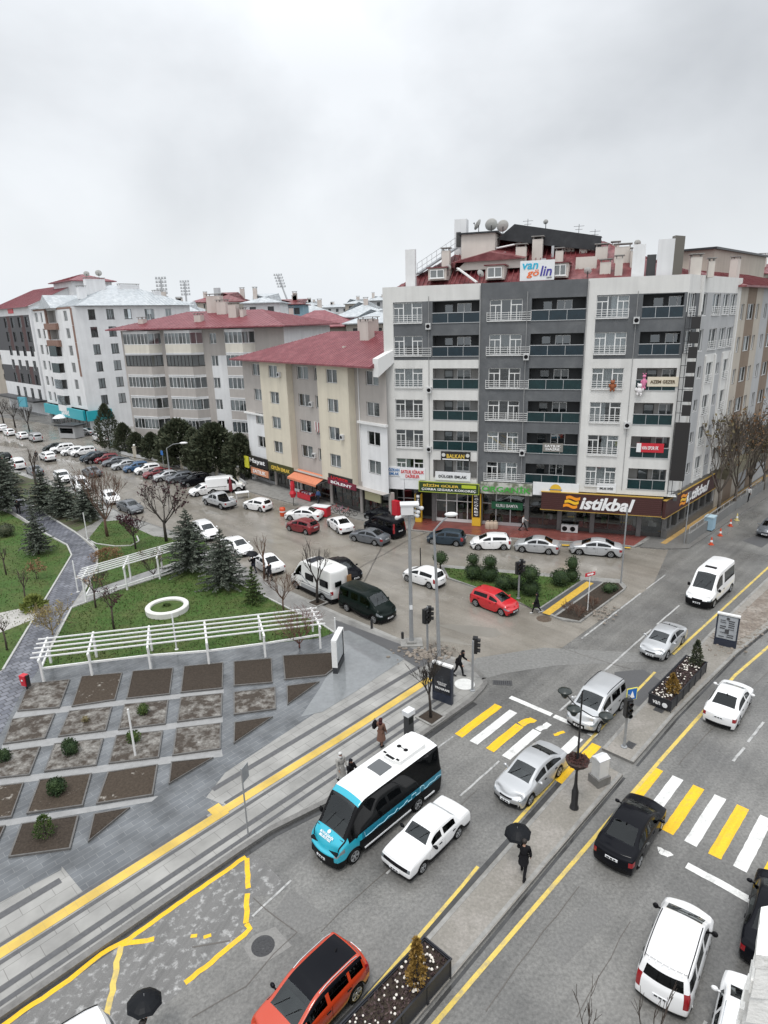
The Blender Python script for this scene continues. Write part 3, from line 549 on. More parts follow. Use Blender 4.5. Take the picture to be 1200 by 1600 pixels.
def vehicle(name, cat, T):
    """One vehicle: a lofted, subdivided body cut into body, glass, lamps, doors, plus wheels, mirrors, plates. +X is forward."""
    L, Wd = T['L'], T['W']; hw = Wd/2; xf, xr, WR = T['wheels']; zb = T.get('zb', .17)
    AR = WR+.075
    pri = {}
    def addx(x, p):
        for q in list(pri):
            if abs(q-x) < .075:
                if pri[q] >= p: return
                del pri[q]
        pri[x] = p
    for x in (-L/2, L/2): addx(x, 9)
    for a, b in T['glass']: addx(a, 8); addx(b, 8)
    for a, b in T.get('doors', []): addx(a, 7); addx(b, 7)
    for k in ('wind', 'rearw'):
        if k in T: addx(T[k][0], 8); addx(T[k][1], 8)
    for x, z in T['zt']: addx(x, 5)
    for xw in (xf, xr):
        for d_ in (-1, -.72, 0, .72, 1): addx(xw+AR*d_, 6)
    addx(L/2-.12, 4); addx(-L/2+.12, 4); addx(L/2-.35, 3); addx(-L/2+.3, 3)
    xs = sorted(pri); N = len(xs)-1
    def arch(x):
        z = 0
        for xw in (xf, xr):
            if abs(x-xw) < AR+1e-6: z = max(z, WR+math.sqrt(max(0, AR*AR-(x-xw)**2))*.96)
        return z
    dxf = T.get('dxf', (-.06,.0,.02,-.05,-.10,-.13,-.16)); dxr = T.get('dxr', (-.05,0,.02,0,-.05,-.09,-.12))
    cf, cb = T.get('cf', .22), T.get('cr', .14)
    lv = T.get('lv', (.36,.60))
    K = 6
    def point(i, j, k):
        x = xs[i]; y = NY[j]
        zt = interp(T['zt'], x); zs = min(interp(T['zs'], x), zt-.03)
        z0 = max(interp(T['zbt'], x) if 'zbt' in T else zb, arch(x))
        z1 = max(lv[0], z0+.05); z2 = min(max(lv[1], z1+.04), zs-.03); z2 = max(z2, z1+.01); z3 = max(zs, z2+.02)
        z4 = z3+min(.05, .25*(zt-z3)); z6 = max(zt, z3+.02); z5 = z6-min(.09, .3*(z6-z3)); z5 = max(z5, z4+.003)
        z = (z0, z1, z2, z3, z4, z5, z6)[k]
        wt = interp(T['wt'], x)
        w = (.955, .985, 1.0, .985, .955, 0, wt)
        if k == 5: f = w[4]+(wt-w[4])*.86 if z6-z3 > .2 else (w[4]+wt)/2
        else: f = w[k]
        pl = interp(T.get('plan', [(-L/2,.93),(-L/2+.5,1),(L/2-.9,1),(L/2-.35,.96),(L/2,.86)]), x)
        W_ = hw*f*pl
        yy = y*W_
        z += (1-y*y)*interp(T['crown'], x) if (k == 6) else 0
        fx = max(0, (x-(L/2-.7))/.7); bx = max(0, ((-L/2+.6)-x)/.6)
        xo = x+fx*fx*(dxf[k]-cf*y*y)+bx*bx*(-dxr[k]+cb*y*y)
        return Vector((xo, yy, z))
    vid = {}; vs = []; fs = []; ms = []
    def V(i, j, k):
        q = (i, j, k)
        if q not in vid:
            p = point(i, j, k)
            if 'bed' in T and k == 6 and 0 < j < 6 and T['bed'][0] < xs[i] < T['bed'][1]: p.z -= T['bed'][2]
            vid[q] = len(vs); vs.append(p)
        return vid[q]
    patches = [('body', 'paint')]
    def pid(n_, m_, key):
        q = (n_, m_, key)
        if q not in patches: patches.append(q)
        return patches.index(q)
    rule = T.get('rule')
    def mid(a, b): return (xs[a]+xs[b])/2
    M_ = len(NY)-1
    for i in range(N):
        xc = mid(i, i+1)
        for k in range(K):
            for j, sgn in ((0, 0), (M_, 1)):
                p = 0
                for gi, (a, b) in enumerate(T['glass']):
                    if k == 4 and a-1e-3 < xc < b+1e-3: p = pid('window', car_glass, ('w', gi, sgn))
                for gi, (a, b) in enumerate(T.get('doors', [])):
                    if k in (1, 2) and a < xc < b: p = pid('door', 'paint', ('d', gi, sgn))
                if k == 0 and T.get('skirt', 1): p = pid('body', trim, 'skirt')
                hl = T.get('head')
                if hl and k == hl[0] and xc > L/2-hl[1]: p = pid('headlight', lamp_m, ('h', sgn))
                tl = T.get('tail')
                if tl and k in tl[0] and xc < -L/2+tl[1]: p = pid('taillight', tail_m, ('t', sgn))
                if rule:
                    q = rule('side', xc, k, sgn)
                    if q is not None: p = pid(*q) if q != 0 else 0
                f = [V(i,j,k), V(i+1,j,k), V(i+1,j,k+1), V(i,j,k+1)]
                if sgn: f = f[::-1]
                fs.append(f); ms.append(p)
        for j in range(M_):
            p = 0; inner = 0 < j < M_-1
            if 'wind' in T and T['wind'][0] < xc < T['wind'][1] and inner: p = pid('windscreen', wind_glass, 'ws')
            if 'rearw' in T and T['rearw'][0] < xc < T['rearw'][1] and inner: p = pid('rear_window', car_glass, 'rw')
            if 'roofm' in T and T['roofm'][0] < xc < T['roofm'][1] and inner: p = pid('roof_panel', T['roofm'][2], 'rp')
            if 'bed' in T and T['bed'][0]-.1 < xc < T['bed'][1]+.1 and inner: p = pid('cargo_bed', trim, 'cb')
            if rule:
                q = rule('top', xc, j, 0)
                if q is not None: p = pid(*q) if q != 0 else 0
            fs.append([V(i,j,K), V(i+1,j,K), V(i+1,j+1,K), V(i,j+1,K)]); ms.append(p)
    for i, fr in ((N, 1), (0, 0)):
        for j in range(M_):
            for k in range(K):
                p = 0; outer = j in (0, M_-1); inner = not outer
                if fr:
                    hl = T.get('head')
                    if k == 0 and (T.get('skirt', 1) or inner): p = pid('body', trim, 'skirt')
                    if hl and k == hl[0] and outer: p = pid('headlight', lamp_m, ('h', 0 if j == 0 else 1))
                    if T.get('grille') is not None and k in T['grille'] and (j in (2, 3) or (inner and T.get('wide'))): p = pid('grille', trim, 'gr')
                else:
                    tl = T.get('tail')
                    if k == 0 and (T.get('skirt', 1) or inner): p = pid('body', trim, 'skirt')
                    if tl and k in tl[0] and outer: p = pid('taillight', tail_m, ('t', 0 if j == 0 else 1))
                    if T.get('hatch') and k == 4 and inner: p = pid('rear_window', car_glass, 'rw')
                if rule:
                    q = rule('front' if fr else 'rear', j, k, 0)
                    if q is not None: p = pid(*q) if q != 0 else 0
                f = [V(i,j,k), V(i,j+1,k), V(i,j+1,k+1), V(i,j,k+1)]
                fs.append(f if fr else f[::-1]); ms.append(p)
    me = bpy.data.meshes.new('ctl'); me.from_pydata(vs, [], fs)
    for _ in patches: me.materials.append(None)
    me.polygons.foreach_set('material_index', ms); me.update()
    o = bpy.data.objects.new('ctl', me); COL.objects.link(o)
    sb = o.modifiers.new('s', 'SUBSURF'); sb.levels = 2; sb.render_levels = 2; sb.boundary_smooth = 'PRESERVE_CORNERS'
    dg = bpy.context.evaluated_depsgraph_get(); ev = bpy.data.meshes.new_from_object(o.evaluated_get(dg))
    bpy.data.objects.remove(o); bpy.data.meshes.remove(me)
    root = thing(name, 'x', cat)
    co = [v.co.copy() for v in ev.vertices]; polys = [(list(p.vertices), p.material_index) for p in ev.polygons]; bpy.data.meshes.remove(ev)
    body = MB(); bodym = ['paint', trim]; bmi = {0: 0}
    def part(pi):
        idx = {}; b = MB()
        for vl, m_ in polys:
            if m_ != pi: continue
            f = []
            for q in vl:
                if q not in idx: idx[q] = len(b.v); b.v.append(co[q].copy())
                f.append(idx[q])
            b.f.append(f); b.m.append(0)
        return b
    sk = [i for i, p in enumerate(patches) if p[0] == 'body']
    mats_b = ['paint']; idx = {}
    for bi in sk:
        mm = patches[bi][1]
        if mm not in mats_b: mats_b.append(mm)
        for vl, m_ in polys:
            if m_ != bi: continue
            f = []
            for q in vl:
                if q not in idx: idx[q] = len(body.v); body.v.append(co[q].copy())
                f.append(idx[q])
            body.f.append(f); body.m.append(mats_b.index(mm))
    P0 = PAINT['white']
    def rp(m_): return P0 if m_ == 'paint' else m_
    bo = body.build('body', [rp(m_) for m_ in mats_b], root, smooth=True); bo['painted'] = 1
    doors = {}
    for pi, p in enumerate(patches):
        if p[0] == 'body': continue
        b = part(pi)
        if not b.f: continue
        if p[0] == 'door':
            c_ = sum(b.v, Vector())/len(b.v)
            for v in b.v: v.x = c_.x+(v.x-c_.x)*.982; v.z = c_.z+(v.z-c_.z)*.985
        ob = b.build(p[0], rp(p[1]), root, smooth=True)
        if p[1] == 'paint': ob['painted'] = 1
        if p[0] == 'door':
            sg = -1 if p[2][2] == 0 else 1
            xm = min(v.x for v in b.v); zm = max(v.z for v in b.v)
            yy = max(abs(v.y) for v in b.v if v.x < xm+.4)
            h = MB(); h.box(xm+.06, xm+.24, sg*yy-.012, sg*yy+.022, zm-.10, zm-.065); ho = h.build('handle', T.get('handle', trim), ob)
    # underbody, wheels, mirrors, plates
    u = MB(); u.box(-L/2+.18, L/2-.2, -hw*.80, hw*.80, zb+.04, T['lv'][1]-.02 if 'lv' in T else .56); u.build('underbody', trim, root)
    if not T.get('plain'):
        s_ = MB(); zsx = interp(T['zs'], 0); s_.box(T['glass'][0][0]*.9 if False else min(a for a, b in T['glass'])+.1, max(b for a, b in T['glass'])-.15, -hw*.72, hw*.72, zb+.2, zsx-.03)
        s_.build('cabin_floor', trim, root)
        zc_ = interp(T['zs'], 0)
        if 'wind' in T:
            xw = T['wind'][1]
            d_ = MB(); d_.box(xw-.75, xw+.1, -hw*.78, hw*.78, zc_-.25, zc_-.02); d_.lathe([(.17,-.015),(.19,0),(.17,.015),(.155,0)], 12, (xw-.82,.36,zc_+.05), axis='x'); d_.build('dashboard', dash_m, root)
            for sx_ in (xw-1.45, xw-2.3):
                if sx_ < -L/2+.6 or interp(T['zt'], sx_-.45) < zc_+.38: continue
                for sy_ in (-.38,.38): q_ = MB(); q_.add([(sx_-.22,sy_-.23,zc_-.1),(sx_-.05,sy_-.23,zc_-.1),(sx_-.05,sy_+.23,zc_-.1),(sx_-.22,sy_+.23,zc_-.1),(sx_-.36,sy_-.2,zc_+.28),(sx_-.22,sy_-.2,zc_+.28),(sx_-.22,sy_+.2,zc_+.28),(sx_-.36,sy_+.2,zc_+.28)], [(4,5,6,7),(0,1,5,4),(1,2,6,5),(2,3,7,6),(3,0,4,7)]); q_.box(sx_-.36,sx_-.26,sy_-.11,sy_+.11,zc_+.28,zc_+.42); q_.build('seat', seat_m, root)
    tm, rm, hm = wheel_meshes(WR, T.get('tw', .21))
    for xw in (xf, xr):
        for sg in (-1, 1):
            w_ = link('wheel', hm, root, (xw, sg*(hw-.135), WR), 0 if sg < 0 else math.pi)
            link('tyre', tm, w_); link('rim', rm, w_)
    mx = T.get('mirror')
    if mx:
        for sg in (-1, 1):
            b = MB(); yy = sg*(hw*.985)
            b.ball((mx[0], yy+sg*.12, mx[1]), .075, .115, .085*T.get('mscale', 1), 8, 6); b.box(mx[0]-.02, mx[0]+.03, min(yy-sg*.06, yy+sg*.1), max(yy-sg*.06, yy+sg*.1), mx[1]-.05, mx[1]-.01)
            mo = b.build('mirror', T.get('mirror_m', P0), root, smooth=True)
            if 'mirror_m' not in T: mo['painted'] = 1
    for fr, zz in ((1, T.get('pz', (.42,.75))[0]), (-1, T.get('pz', (.42,.75))[1])):
        b = MB(); kx = max((v.x*fr for v in body.v if abs(v.y) < .3 and abs(v.z-zz) < .09), default=L/2)
        xx = fr*(kx+.012)
        b.box(min(xx, xx-fr*.03), max(xx, xx-fr*.03), -.26, .26, zz-.055, zz+.055, 0)
        for q, (a, d) in enumerate(((-.18,-.09),(-.05,.05),(.09,.20))): b.box(min(xx, xx+fr*.004), max(xx, xx+fr*.004), a, d, zz-.034, zz+.034, 1)
        b.build('licence_plate', [plate_m, plate_k], root)
    if T.get('wipers'):
        x0, x1 = T['wind']; zc = interp(T['zt'], x1)+interp(T['crown'], x1)
        b = MB()
        for yy in (-.45, .1):
            p0 = Vector((x1-.02, yy, zc+.0)); x2 = x1-.40; p1 = Vector((x2, yy+.35, interp(T['zt'], x2)+interp(T['crown'], x2)*.9+.03)); b.tube([p0, p1], .011, 4)
        b.build('wiper', trim, root)
    if T.get('rails'):
        for sg in (-1, 1):
            x0, x1 = T['rails']; b = MB(); pts = []
            for q in range(7):
                x = x0+(x1-x0)*q/6; pts.append((x, sg*hw*interp(T['wt'], x)*.93, interp(T['zt'], x)+interp(T['crown'], x)*.15+(.055 if 0 < q < 6 else 0.0)))
            b.tube(pts, .018, 5); b.build('roof_rail', T.get('rail_m', trim), root)
    if T.get('ribs'):
        b = MB(); x0, x1 = T['ribs']
        for yy in T.get('riby', (-.32,-.19,-.065,.065,.19,.32)):
            b.tube([(x0+(x1-x0)*q/5, yy*Wd*.9/1.0, interp(T['zt'], x0+(x1-x0)*q/5)+(1-(yy*Wd*.9/(hw*interp(T['wt'], x0+(x1-x0)*q/5)))**2)*interp(T['crown'], x0+(x1-x0)*q/5)*.9-.004) for q in range(6)], .018, 4)
        ro_ = b.build('roof_ribs', P0, root); ro_['painted'] = 1
    if T.get('antenna'):
        b = MB(); x = T['antenna']; z = interp(T['zt'], x)+interp(T['crown'], x); b.bar((x, 0, z-.03), (x-.1, 0, z+.06), .04, .05); b.build('antenna', trim, root)
    if T.get('extra'): T['extra'](root, T)
    return root

def top_at(T, x): return interp(T['zt'], x)+interp(T['crown'], x)
SEDAN = dict(skirt=0, L=4.6, W=1.78, wheels=(1.38,-1.28,.32), zt=[(-2.3,.98),(-2.05,1.02),(-1.62,1.05),(-1.5,1.08),(-.85,1.38),(-.3,1.44),(.15,1.42),(.45,1.36),(1.22,.98),(1.35,.95),(2.0,.84),(2.3,.70)],
  zs=[(-2.3,.86),(-1.6,.93),(0,.92),(1.2,.86),(2.0,.76),(2.3,.62)], wt=[(-2.3,.86),(-1.6,.84),(-1.45,.8),(-.85,.70),(.3,.70),(1.1,.78),(1.35,.86),(2.3,.80)],
  crown=[(-2.3,.03),(-1.5,.03),(-.85,.045),(.4,.045),(1.2,.05),(1.8,.06),(2.3,.05)], glass=[(-1.42,-.98),(-.92,-.12),(-.04,.92)], doors=[(-1.0,-.08),(-.08,1.0)], wind=(.42,1.22), rearw=(-1.52,-.85),
  head=(2,.45), tail=((2,),.38), grille=(2,), mirror=(.78,.98), pz=(.40,.72), antenna=-.75, wipers=1)
OLDBOX = dict(wide=1, L=4.26, W=1.65, wheels=(1.28,-1.20,.29), zt=[(-2.13,.92),(-2.0,.98),(-1.35,1.0),(-1.25,1.02),(-.95,1.33),(-.4,1.38),(.2,1.38),(.42,1.33),(.86,.97),(.95,.95),(1.9,.88),(2.13,.82)],
  zs=[(-2.13,.84),(-1.3,.88),(.9,.86),(2.0,.78),(2.13,.74)], wt=[(-2.13,.92),(-1.4,.9),(-1.25,.86),(-.95,.74),(.4,.74),(.86,.86),(1.0,.92),(2.13,.92)],
  crown=[(-2.13,.02),(-.9,.03),(.4,.03),(1,.02),(2.13,.02)], glass=[(-.95,-.15),(-.05,.62)], doors=[(-1.0,-.1),(-.1,.8)], wind=(.40,.87), rearw=(-1.27,-.93), cf=.05, cr=.04, dxf=(0,.08,.08,0,-.02,-.03,-.05), dxr=(0,.06,.06,0,-.02,-.03,-.05),
  plan=[(-2.13,.97),(-1.6,1),(1.5,1),(2.13,.97)], head=(2,.06), tail=((2,),.06), grille=(2,), mirror=(.6,.94), mirror_m=trim, handle=trim, pz=(.42,.62), wipers=1)
HATCH = dict(skirt=0, L=4.1, W=1.75, wheels=(1.25,-1.27,.315), zt=[(-2.05,1.0),(-1.98,1.15),(-1.70,1.37),(-1.4,1.43),(-.6,1.48),(0,1.47),(.35,1.40),(1.12,1.02),(1.25,.99),(1.8,.88),(2.05,.72)],
  zs=[(-2.05,.92),(-1.2,.95),(0,.92),(1.15,.88),(1.8,.78),(2.05,.62)], wt=[(-2.05,.78),(-1.6,.72),(-.5,.71),(.3,.71),(1.1,.80),(1.3,.87),(2.05,.8)],
  crown=[(-2.05,.02),(-1.4,.04),(.3,.05),(1.1,.05),(1.7,.06),(2.05,.04)], glass=[(-1.5,-1.02),(-.96,-.12),(-.04,.85)], doors=[(-1.1,-.08),(-.08,.95)], wind=(.33,1.13), rearw=(-2.03,-1.66), head=(2,.5), tail=((2,3),.3), grille=(1,), mirror=(.72,1.0), pz=(.40,.8), antenna=-1.4, wipers=1)
SUV = dict(L=4.4, W=1.84, wheels=(1.32,-1.32,.355), zb=.26, lv=(.42,.7), zt=[(-2.2,1.1),(-2.12,1.25),(-1.85,1.52),(-1.5,1.58),(-.5,1.63),(.1,1.61),(.4,1.54),(1.12,1.14),(1.25,1.11),(1.95,1.0),(2.2,.84)],
  zs=[(-2.2,1.02),(-1.2,1.06),(0,1.03),(1.15,1.0),(1.9,.9),(2.2,.76)], wt=[(-2.2,.82),(-1.7,.76),(-.5,.75),(.3,.75),(1.1,.82),(1.3,.88),(2.2,.82)],
  crown=[(-2.2,.02),(-1.4,.04),(.3,.05),(1.1,.05),(1.7,.06),(2.2,.04)], glass=[(-1.75,-1.1),(-1.02,-.14),(-.05,.85)], doors=[(-1.15,-.1),(-.1,.98)], wind=(.38,1.13), rearw=(-2.16,-1.82), head=(2,.5), tail=((2,3),.3), grille=(1,2), mirror=(.72,1.14), pz=(.48,.9), rails=(-1.6,.1), rail_m=chrome, wipers=1)
MPV = dict(L=4.4, W=1.84, wheels=(1.42,-1.36,.32), zt=[(-2.2,1.70),(-2.1,1.77),(-1.5,1.82),(-.3,1.83),(.35,1.78),(.55,1.70),(1.32,1.16),(1.45,1.12),(2.0,.98),(2.2,.80)],
  zs=[(-2.2,1.06),(-1,1.06),(0,1.04),(1.3,1.0),(1.9,.88),(2.2,.70)], wt=[(-2.2,.80),(-1,.82),(.4,.80),(1.25,.85),(1.45,.88),(2.2,.82)], crown=[(-2.2,.03),(-1.5,.05),(.4,.06),(1.3,.06),(1.8,.08),(2.2,.05)],
  glass=[(-2.0,-1.2),(-1.05,-.08),(.06,1.02)], doors=[(-1.1,0),(0,1.12)], wind=(.5,1.33), hatch=1, dxr=(-.04,.05,.04,0,-.06,-.20,-.34), head=(2,.5), tail=((2,3),.16), grille=(1,), mirror=(.95,1.14), pz=(.42,.72), rails=(-1.8,.3), mscale=1.4, wipers=1)
VAN = dict(L=4.95, W=1.95, wheels=(1.62,-1.38,.34), lv=(.4,.7), zt=[(-2.475,1.85),(-2.3,1.94),(-1.5,1.97),(.3,1.97),(.75,1.90),(.95,1.82),(1.62,1.24),(1.75,1.19),(2.2,1.04),(2.475,.85)],
  zs=[(-2.475,1.12),(0,1.12),(1.5,1.08),(2.2,.94),(2.475,.76)], wt=[(-2.475,.84),(0,.85),(.8,.83),(1.5,.87),(2.475,.84)], crown=[(-2.475,.03),(0,.05),(.9,.06),(1.6,.06),(2.475,.05)],
  glass=[(-2.25,-1.1),(-1.0,.05),(.2,1.25)], doors=[(-1.05,.12),(.12,1.35)], wind=(.88,1.63), hatch=1, dxr=(-.03,.05,.04,0,-.02,-.07,-.14), head=(2,.5), tail=((2,3,4),.14), grille=(1,), mirror=(1.15,1.22), pz=(.45,.85), mscale=1.5, wipers=1)
def transit_rule(f, a, k, s):
    if f == 'front' and k == 1: return ('body', trim, 'skirt')
    if f == 'side' and k == 1 and a > 2.2: return ('body', trim, 'skirt')
MINIBUS = dict(L=5.7, W=2.0, wheels=(1.85,-1.9,.35), lv=(.45,.75), zt=[(-2.85,2.35),(-2.7,2.45),(-1.5,2.5),(.7,2.5),(1.0,2.42),(1.25,2.22),(1.95,1.30),(2.08,1.25),(2.6,1.10),(2.85,.92)],
  zs=[(-2.85,1.15),(0,1.15),(1.9,1.12),(2.5,1.0),(2.85,.82)], wt=[(-2.85,.80),(0,.82),(.9,.80),(1.4,.83),(1.9,.86),(2.85,.86)], crown=[(-2.85,.06),(0,.09),(1,.09),(1.9,.06),(2.85,.05)],
  glass=[(-2.6,-1.3),(-1.25,.15),(.3,1.55)], doors=[(.22,1.65)], wind=(1.15,1.96), hatch=1, rearw=(9,9.5), dxr=(0,.05,.04,0,0,-.03,-.10), head=(2,.45), tail=((2,3),.12), grille=(1,2), mirror=(1.5,1.3), mirror_m=trim, handle=trim, pz=(.5,.9), mscale=1.7, wipers=1, rule=transit_rule)
del MINIBUS['rearw']
def mini_extra(root, T):
    b = MB(); b.box(.3,.55,-.4,.4,top_at(T,.4)-.03,top_at(T,.4)+.05); b.build('roof_vent', trim, root)
    b = MB(); rr = mat('red_lettering', (.5,.03,.06), rough=.5)
    for q in range(9): b.box(-2.3+q*.27, -2.12+q*.27, -1.005, -.985, 1.02, 1.13)
    b.build('side_stripe', rr, root)
MINIBUS['extra'] = mini_extra
def panel_extra(root, T):
    b = MB()
    for sg in (-1, 1): b.box(-2.3,.1,sg*.985-.012,sg*.985+.012,.95,1.0)
    b.build('rub_strip', trim, root)
PANEL = dict(MINIBUS); PANEL.update(L=5.2, wheels=(1.65,-1.6,.34), glass=[(.25,1.35)], doors=[(.18,1.45),(-1.2,.14)], zt=[(-2.6,1.98),(-2.45,2.06),(-1.5,2.1),(.6,2.1),(.85,2.04),(1.05,1.92),(1.72,1.26),(1.85,1.21),(2.35,1.08),(2.6,.9)],
  zs=[(-2.6,1.15),(1.6,1.12),(2.3,1.0),(2.6,.82)], wt=[(-2.6,.84),(0,.86),(.9,.84),(1.7,.86),(2.6,.86)], crown=[(-2.6,.04),(0,.06),(1,.06),(2.6,.05)], wind=(.98,1.73), mirror=(1.3,1.3), extra=panel_extra)
PICK = dict(SUV); PICK.update(L=5.3, W=1.85, wheels=(1.6,-1.6,.38), zt=[(-2.65,1.05),(-2.5,1.08),(-.98,1.1),(-.92,1.3),(-.7,1.72),(-.2,1.78),(.3,1.75),(.55,1.66),(1.25,1.16),(1.4,1.13),(2.35,1.05),(2.65,.9)],
  zs=[(-2.65,1.0),(-.9,1.02),(1.2,1.02),(2.3,.95),(2.65,.8)], wt=[(-2.65,.94),(-1,.94),(-.9,.86),(-.7,.74),(.4,.74),(1.25,.84),(1.45,.9),(2.65,.84)], crown=[(-2.65,0),(-1,0),(-.7,.04),(.4,.05),(1.3,.05),(2.65,.05)],
  glass=[(-.72,-.02),(.06,.98)], doors=[(-.75,.02),(.02,1.08)], wind=(.53,1.26), rearw=(-.98,-.7), bed=(-2.45,-1.05,.38), mirror=(.85,1.16), tail=((2,),.14), grille=(1,2), zb=.3, lv=(.46,.74))
PICK.pop('rails')
def camper_rule(f, a, k, s):
    if f == 'side' and k == 1 and not (1.15 < a < 2.4): return ('body', mat('camper_grey', (.33,.34,.35), rough=.4), 'cg')
    if f == 'side' and k == 2 and a < -1: return None
def camper_extra(root, T):
    hw = T['W']/2
    for sg in (-1, 1):
        for x0, x1, z0, z1 in ((-.55,.35,1.42,1.86),(-2.45,-1.55,1.42,1.86)):
            f = MB(); f.box(x0-.05, x1+.05, sg*hw*.965-.03, sg*hw*.965+.045, z0-.05, z1+.05)
            fo = f.build('camper_window', trim, root); p = MB(); p.box(x0, x1, sg*hw*.965-.03, sg*hw*.965+.052, z0, z1); p.build('pane', car_glass, fo)
        s = MB(); s.box(-3.0,1.4, sg*hw*.985-.02, sg*hw*.985+.02, .98, 1.03); s.tube([(-.2,sg*hw*.99,1.05),(.5,sg*hw*.985,1.3),(1.2,sg*hw*.98,1.75)], .03, 4); s.build('side_stripe', mat('grey_stripe', (.25,.26,.28), rough=.5), root)
    z = top_at(T, 0)
    b = MB(); b.box(-.1,.62,-.62,-.02,z-.03,z+.06); b.box(-.1,.62,.04,.66,z-.03,z+.06); b.build('solar_panel', mat('solar_cells', (.03,.035,.045), rough=.15), root)
    b = MB(); b.box(-1.5,-1.0,-.32,.25,z-.04,z+.10); b.lathe([(.22,z+.09),(.18,z+.16),(.001,z+.17)], 12, (-1.25,-.03,0)); b.build('roof_vent', P_OW, root)
    b = MB(); b.box(-3.06,-2.98,-.95,-.55,1.0,2.15); b.build('rear_panel', mat('wood_panel', (.25,.13,.05), rough=.5), root)
    f = MB(); f.box(-3.04,-2.97,.05,.65,1.5,1.9); f.build('camper_window', car_glass, root)
P_OW = PAINT['off_white']
CAMPER = dict(L=5.95, W=2.1, wheels=(1.9,-1.75,.34), lv=(.5,.85), zt=[(-2.975,2.6),(-2.85,2.72),(-1,2.78),(.9,2.72),(1.35,2.55),(1.75,2.1),(2.25,1.36),(2.4,1.3),(2.75,1.16),(2.975,.95)],
  zs=[(-2.975,1.2),(1.6,1.2),(2.3,1.15),(2.7,1.02),(2.975,.85)], wt=[(-2.975,.86),(0,.86),(1.3,.78),(1.8,.80),(2.3,.84),(2.975,.84)], crown=[(-2.975,.03),(0,.05),(1.5,.1),(2.3,.08),(2.975,.06)],
  glass=[(1.05,1.95)], doors=[(.95,2.0)], wind=(1.70,2.27), head=(2,.4), tail=((2,),.1), grille=(1,), mirror=(1.8,1.4), mscale=1.7, mirror_m=trim, pz=(.5,.7), rule=camper_rule, extra=camper_extra, handle=trim)
TQ, DT = PAINT['turquoise'], PAINT['deep_teal']
def bus_rule(f, a, k, s):
    if f == 'side':
        if a < 1.95 and k in (4, 5): return ('side_glass', black_glass, ('sg', s))
        if k == 5: return ('body', trim, 'bb')
        if a < 1.95 and k == 3: return ('side_glass', black_glass, ('sg', s))
        if a < 2.1 and k == 2: return ('body', DT, 'bt')
        if k in (0,): return ('body', trim, 'bs')
        if k == 1 and a < 2.2: return ('body', trim, 'bs2')
        if k in (3, 4) and 1.95 <= a < 2.75: return ('side_glass', black_glass, ('sg', s))
        return ('body', TQ, 'bq') if not (k == 2 and a > 3.2) else None
    if f == 'front':
        if k == 0: return ('body', trim, 'bs')
        if k == 1: return ('body', trim, 'bs2') if 0 < a < 5 else ('body', TQ, 'bq')
        if k == 2 and a in (0, 5): return None
        return ('body', TQ, 'bq')
    if f == 'rear':
        if k >= 3 and k < 5: return ('rear_window', car_glass, 'rw')
        return ('body', trim if k < 1 else DT, 'br')
    if f == 'top':
        if 2.0 < a < 2.16: return ('body', TQ, 'bq')
        if 1.75 < a <= 2.05: return ('body', TQ, 'bq')
        if a > 2.95: return ('body', TQ, 'bq')
        if 2.1 < a < 2.97 and k in (0, 5): return ('body', trim, 'bp')
BUS = dict(L=7.35, W=2.12, wheels=(2.55,-1.7,.38), lv=(.55,.98), zt=[(-3.675,2.6),(-3.5,2.76),(-2.5,2.82),(1.3,2.82),(1.7,2.79),(2.1,2.62),(2.95,1.42),(3.08,1.36),(3.5,1.16),(3.675,.95)],
  zs=[(-3.675,1.42),(1.9,1.42),(2.6,1.36),(3.05,1.22),(3.5,1.04),(3.675,.86)], wt=[(-3.675,.84),(0,.85),(1.8,.82),(2.2,.82),(2.9,.86),(3.675,.84)], crown=[(-3.675,.05),(-2,.09),(1.6,.10),(2.2,.10),(3,.08),(3.675,.06)],
  glass=[(-3.5,1.8)], wind=(2.13,2.96), head=(2,.55), tail=((2,),.1), grille=(1,), mirror=(2.55,1.62), mirror_m=trim, mscale=2.0, pz=(.5,.8), rule=bus_rule, plan=[(-3.675,.95),(-3.2,1),(2.4,1),(3.1,.96),(3.675,.86)], wipers=1)
